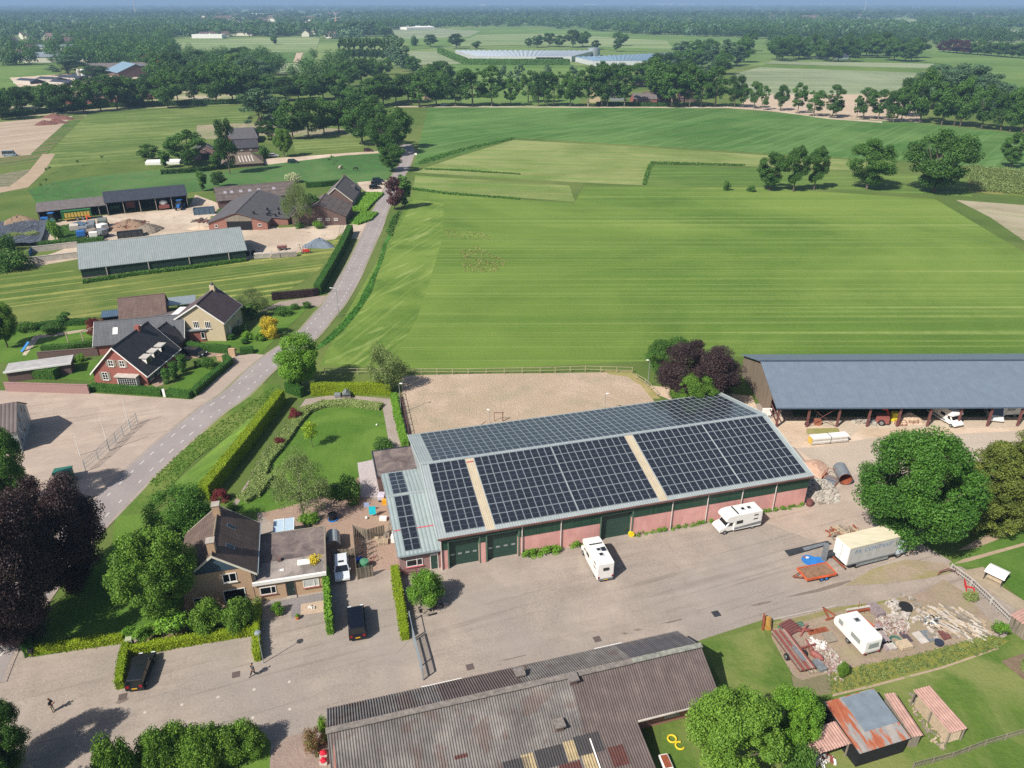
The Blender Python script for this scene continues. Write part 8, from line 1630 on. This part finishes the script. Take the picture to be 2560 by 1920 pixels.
for i,(q,c,l_,s)in enumerate([((1440,530),SB,'tipped blue-grey skip among the lorries',(2.4,5)),((1590,520),GREY,'grey flatbed body beside the orange crane',(2.4,6)),((1790,460),mplain('olive_tarp','6c726c',.7),'grey covered lorry body',(2.6,4)),((1790,550),WHITE,'white lorry cab facing the debris heap',(2.3,2.6)),((1460,600),GREY,'grey box body behind the blue cab',(2.4,3)),((1420,670),TBLUE,'blue lorry cab in front of the grey box body',(2.3,1.8)),((1640,640),WOODG,'brown flatbed behind the white cab',(2.3,3)),((1640,690),WHITE,'white lorry cab at the hedge',(2.2,1.6)),((1310,560),CONC_L,'low pale container by the growth',(2.5,3)),((1780,640),GREY,'long dusty tank lorry body',(2.2,3.4))]):
 E=thing('parked_lorry',l_,'lorry',W_(*q),radians(24 if i%3 else 60));w_,l=s;MB().box(-w_/2,w_/2,-l/2,l/2,.9,2.4).build('body',c,E,bevel=.1);MB().box(-w_/2+.2,w_/2-.2,-l/2,l/2,.5,.897).build('chassis',DARK,E);[wheel(E,x,y,.45,.3)for x in(-w_/2+.1,w_/2-.1)for y in(-l/2+.7,l/2-.7)]
E=thing('crane_arm','orange folded crane on the grey flatbed','crane',W_(1550,470));mb=MB();mb.bar((0,0,1.2),(-.4,.3,3.6),.3);mb.bar((-.4,.3,3.6),(1.2,0,3.2),.25);mb.build('arm',mplain('crane_orange','c8502c',.5),E)
BT=NT('black_tarpaulin');f_=BT.noise(BT.co(0,(1.5,.4,1)),1.2,5,.7,1.5);BT.bump(f_,.5);BT.fin(BT.ramp(f_,[(.35,'2c3036'),(.6,'5c626a'),(.7,'8a9098')]),.45);q=P(D_,(0,445),(385,430),(350,560),(250,620),(130,620),(-60,560))
c0=sum(q,Vector())/6;mb=MB();rg=np.random.default_rng(3);nx,ny=40,26
for j in range(ny+1):
 for i in range(nx+1):
  u,v=i/nx,j/ny;p=D_(-60+440*u-60*u*v,440+175*v-12*u)-c0;edge=min(u,1-u,v,1-v);mb.v.append((p.x,p.y,.2+max(0,.9-edge*9)+.22*rg.random()+.06*sin(i*.5+sin(j*.3)*2)))
for j in range(ny):
 for i in range(nx):a=j*(nx+1)+i;mb.f.append([a,a+1,a+nx+2,a+nx+1]);mb.m.append(0)
o=mb.build('black_tarpaulin',BT.m,smooth=True,fix=False);o.location=c0;tag(o,'crumpled black tarpaulin basin at the left edge','tarpaulin')
for i,q in enumerate([(230,620),(570,600)]):put_tree('tarp_weeds',['left yellow weed clump on the tarpaulin','right yellow weed clump on the tarpaulin'][i],'weeds','bedplant',W_(*q),.9,2.2)
for i,(x,y)in enumerate([(290,800),(365,790),(410,765),(350,755)]):heap('soil_heap',['leftmost','middle','right','rear'][i]+' red-brown soil heap on the brown plot','soil heap',A_(x,y),6,4.5,2.2,mplain('red_soil','6c4a42',.95,var=.25),20+i)
def cow(label,p,h,c):
 E=thing('cow',label,'cow',p,h);V=[(-.9,0,1.15),(0,0,1.1),(.8,0,1.15),(1.2,0,1.0),(1.5,0,.75)];R=[.3,.38,.33,.17,.12];Ed=[(0,1),(1,2),(2,3),(3,4)]
 for x,y in((-.85,.2),(-.85,-.2),(.75,.2),(.75,-.2)):
  i=len(V);V+=[(x,y,.6),(x+(.08 if x<0 else 0),y,.05)];R+=[.12,.06];Ed+=[(0 if x<0 else 2,i),(i,i+1)]
 skin('body',V,Ed,R,c,E)
def skin(name,V,Ed,R,m,parent,sub=1):
 me=bpy.data.meshes.new(name);me.from_pydata(V,Ed,[]);o=bpy.data.objects.new(name,me);COL.objects.link(o);o.parent=parent;me.materials.append(m)
 md=o.modifiers.new('skin','SKIN');sd=me.skin_vertices[0].data if me.skin_vertices else None
 if sd is None:
  import bmesh;bm=bmesh.new();bm.from_mesh(me);bm.verts.layers.skin.verify();bm.to_mesh(me);bm.free();sd=me.skin_vertices[0].data
 for i,r in enumerate(R):sd[i].radius=(r,r)if not isinstance(r,tuple)else r;sd[i].use_root=(i==0)
 md.use_smooth_shade=True;s=o.modifiers.new('sub','SUBSURF');s.levels=sub;s.render_levels=sub;return o
cow('brown and white cow resting near the road bend pasture',E_(770,8),.3,mplain('cow_brown','6c3a28',.8,var=.5,sc=1));cow('black and white cow left of the road bend',E_(888,20),.1,mplain('cow_black','1c1a1a',.8,var=.8,sc=1));cow('white cow standing far left of the other two',A_(2190,1088),1.0,mplain('cow_white','c8bfb4',.8,var=.3))
SKIN_M=mplain('skin','b98468',.55,var=.08,sc=6)
def person(label,p,h,legs,arms,trous,shirt,hair,hold=None):
 E=thing('person',label,'person',p,h);V=[(0,0,.93),(0,0,1.12),(.01,0,1.32),(.01,0,1.46),(.03,0,1.54)];R=[.1,(.1,.08),(.11,.08),.05,.05];Ed=[(0,1),(1,2),(2,3),(3,4)]
 V+=[(.035,0,1.6),(.04,0,1.7),(.03,0,1.79)];R+=[.07,.095,.06];Ed+=[(4,5),(5,6),(6,7)]
 tv=[(0,0,.95)];tr=[.16];te=[];sv=[(0,0,.9),(0,0,1.12),(.01,0,1.32),(.01,0,1.44)];sr=[.165,(.16,.13),(.2,.135),.075];se=[(0,1),(1,2),(2,3)]
 for s,(kn,ft)in zip((-1,1),legs):
  i=len(V);V+=[(0,s*.1,.86),(kn[0],s*.11,kn[1]),(ft[0],s*.11,ft[1]+.06),(ft[0]+.16,s*.12,ft[1]+.04)];R+=[.095,.065,.045,.04];Ed+=[(0,i),(i,i+1),(i+1,i+2),(i+2,i+3)]
  j=len(tv);tv+=[(0,s*.1,.84),(kn[0],s*.11,kn[1]),(ft[0],s*.11,ft[1]+.12)];tr+=[.11,.08,.065];te+=[(0,j),(j,j+1),(j+1,j+2)]
  MB().ball((ft[0]+.07,s*.12,ft[1]+.05),(.15,.05,.05),8,5).build('shoe',DARK,E)
 for s,(el,ha)in zip((-1,1),arms):
  i=len(V);V+=[(.01,s*.2,1.4),tuple(el),tuple(ha)];R+=[.055,.042,.028];Ed+=[(2,i),(i,i+1),(i+1,i+2)]
  d=(Vector(ha)-Vector(el)).normalized();sd_=Vector((-d.y,d.x,0)).normalized()if abs(d.z)<.95 else Vector((0,1,0));i0=i+2
  k=len(V);pm=Vector(ha)+d*.07;V.append(tuple(pm));R.append((.038,.018));Ed.append((i0,k))
  for f,ln in enumerate((.065,.078,.085,.08)):
   o_=sd_*(-.03+.02*f);t1=pm+o_+d*ln*.55;t2=t1+d*ln*.35+Vector((0,0,-.02));j=len(V);V+=[tuple(t1),tuple(t2)];R+=[.009,.008];Ed+=[(k,j),(j,j+1)]
  j=len(V);V+=[tuple(Vector(ha)+sd_*.045+d*.04),tuple(Vector(ha)+sd_*.055+d*.085)];R+=[.01,.009];Ed+=[(i0,j),(j,j+1)]
  m_=len(sv);sv+=[(.01,s*.19,1.4),tuple(el),tuple(Vector(el).lerp(Vector(ha),.75))];sr+=[.085,.07,.055];se+=[(2,m_),(m_,m_+1),(m_+1,m_+2)]
 skin('body',V,Ed,R,SKIN_M,E,2);skin('trousers',tv,te,tr,trous,E);skin('shirt',sv,se,sr,shirt,E)
 mb=MB();mb.ball((.01,0,1.73),(.105,.095,.1),10,6);mb.build('hair',hair,E);mb=MB();[mb.ball((.125,y,1.705),(.012,.014,.01),6,4)for y in(-.033,.033)];mb.build('eyes',DARK,E);MB().ball((.138,0,1.675),(.018,.013,.022),6,4).build('nose',SKIN_M,E);MB().ball((.125,0,1.635),(.01,.025,.008),6,4).build('mouth',REDP,E)
 for y in(-.09,.09):MB().ball((.03,y,1.69),(.02,.012,.03),6,4).build('ear',SKIN_M,E)
 if hold:MB().box(*hold).build('remote_control',DARK,E)
 return E
person('standing person in dark top and pale trousers holding a remote with both hands',I_(419,1197),hdg(I_(419,1197),I_(640,1190)),(((.03,.48),(0,0)),((.03,.48),(.02,0))),(((.05,-.27,1.15),(.28,-.08,1.2)),((.05,.27,1.15),(.28,.08,1.2))),mplain('pale_trousers','b0aa96',.8),mplain('dark_teal_shirt','26343a',.8),mplain('brown_hair','4a3326',.8),(.33,.45,-.12,.12,1.17,1.22))
person('person in dark clothes walking left with one hand raised to the face',I_(2010,915),hdg(I_(2040,890),I_(1980,925)),(((.22,.5),(.36,.02)),((-.05,.46),(-.38,.1))),(((.1,-.27,1.12),(.2,-.1,1.45)),((.02,.28,1.14),(.22,.1,1.15))),mplain('dark_trousers','23282c',.8),mplain('charcoal_shirt','3c4246',.8),mplain('dark_hair','2c2220',.8))
hz=MB().box(-9000,9000,-80,16000,-1.4,118).build('haze',None)if False else None
mb=MB();mb.box(-14000,14000,-120,20000,-1.5,125);me=mb.mesh('haze',[]);hz=bpy.data.objects.new('haze',me);COL.objects.link(hz);tag(hz,kind='stuff')
hm=bpy.data.materials.new('air');hm.use_nodes=True;t=hm.node_tree;t.nodes.remove(t.nodes['Principled BSDF']);v=t.nodes.new('ShaderNodeVolumePrincipled');v.inputs['Color'].default_value=(.37,.57,.84,1);v.inputs['Density'].default_value=(.00016);v.inputs['Anisotropy'].default_value=0.0
t.links.new(v.outputs[0],t.nodes['Material Output'].inputs['Volume']);me.materials.append(hm)
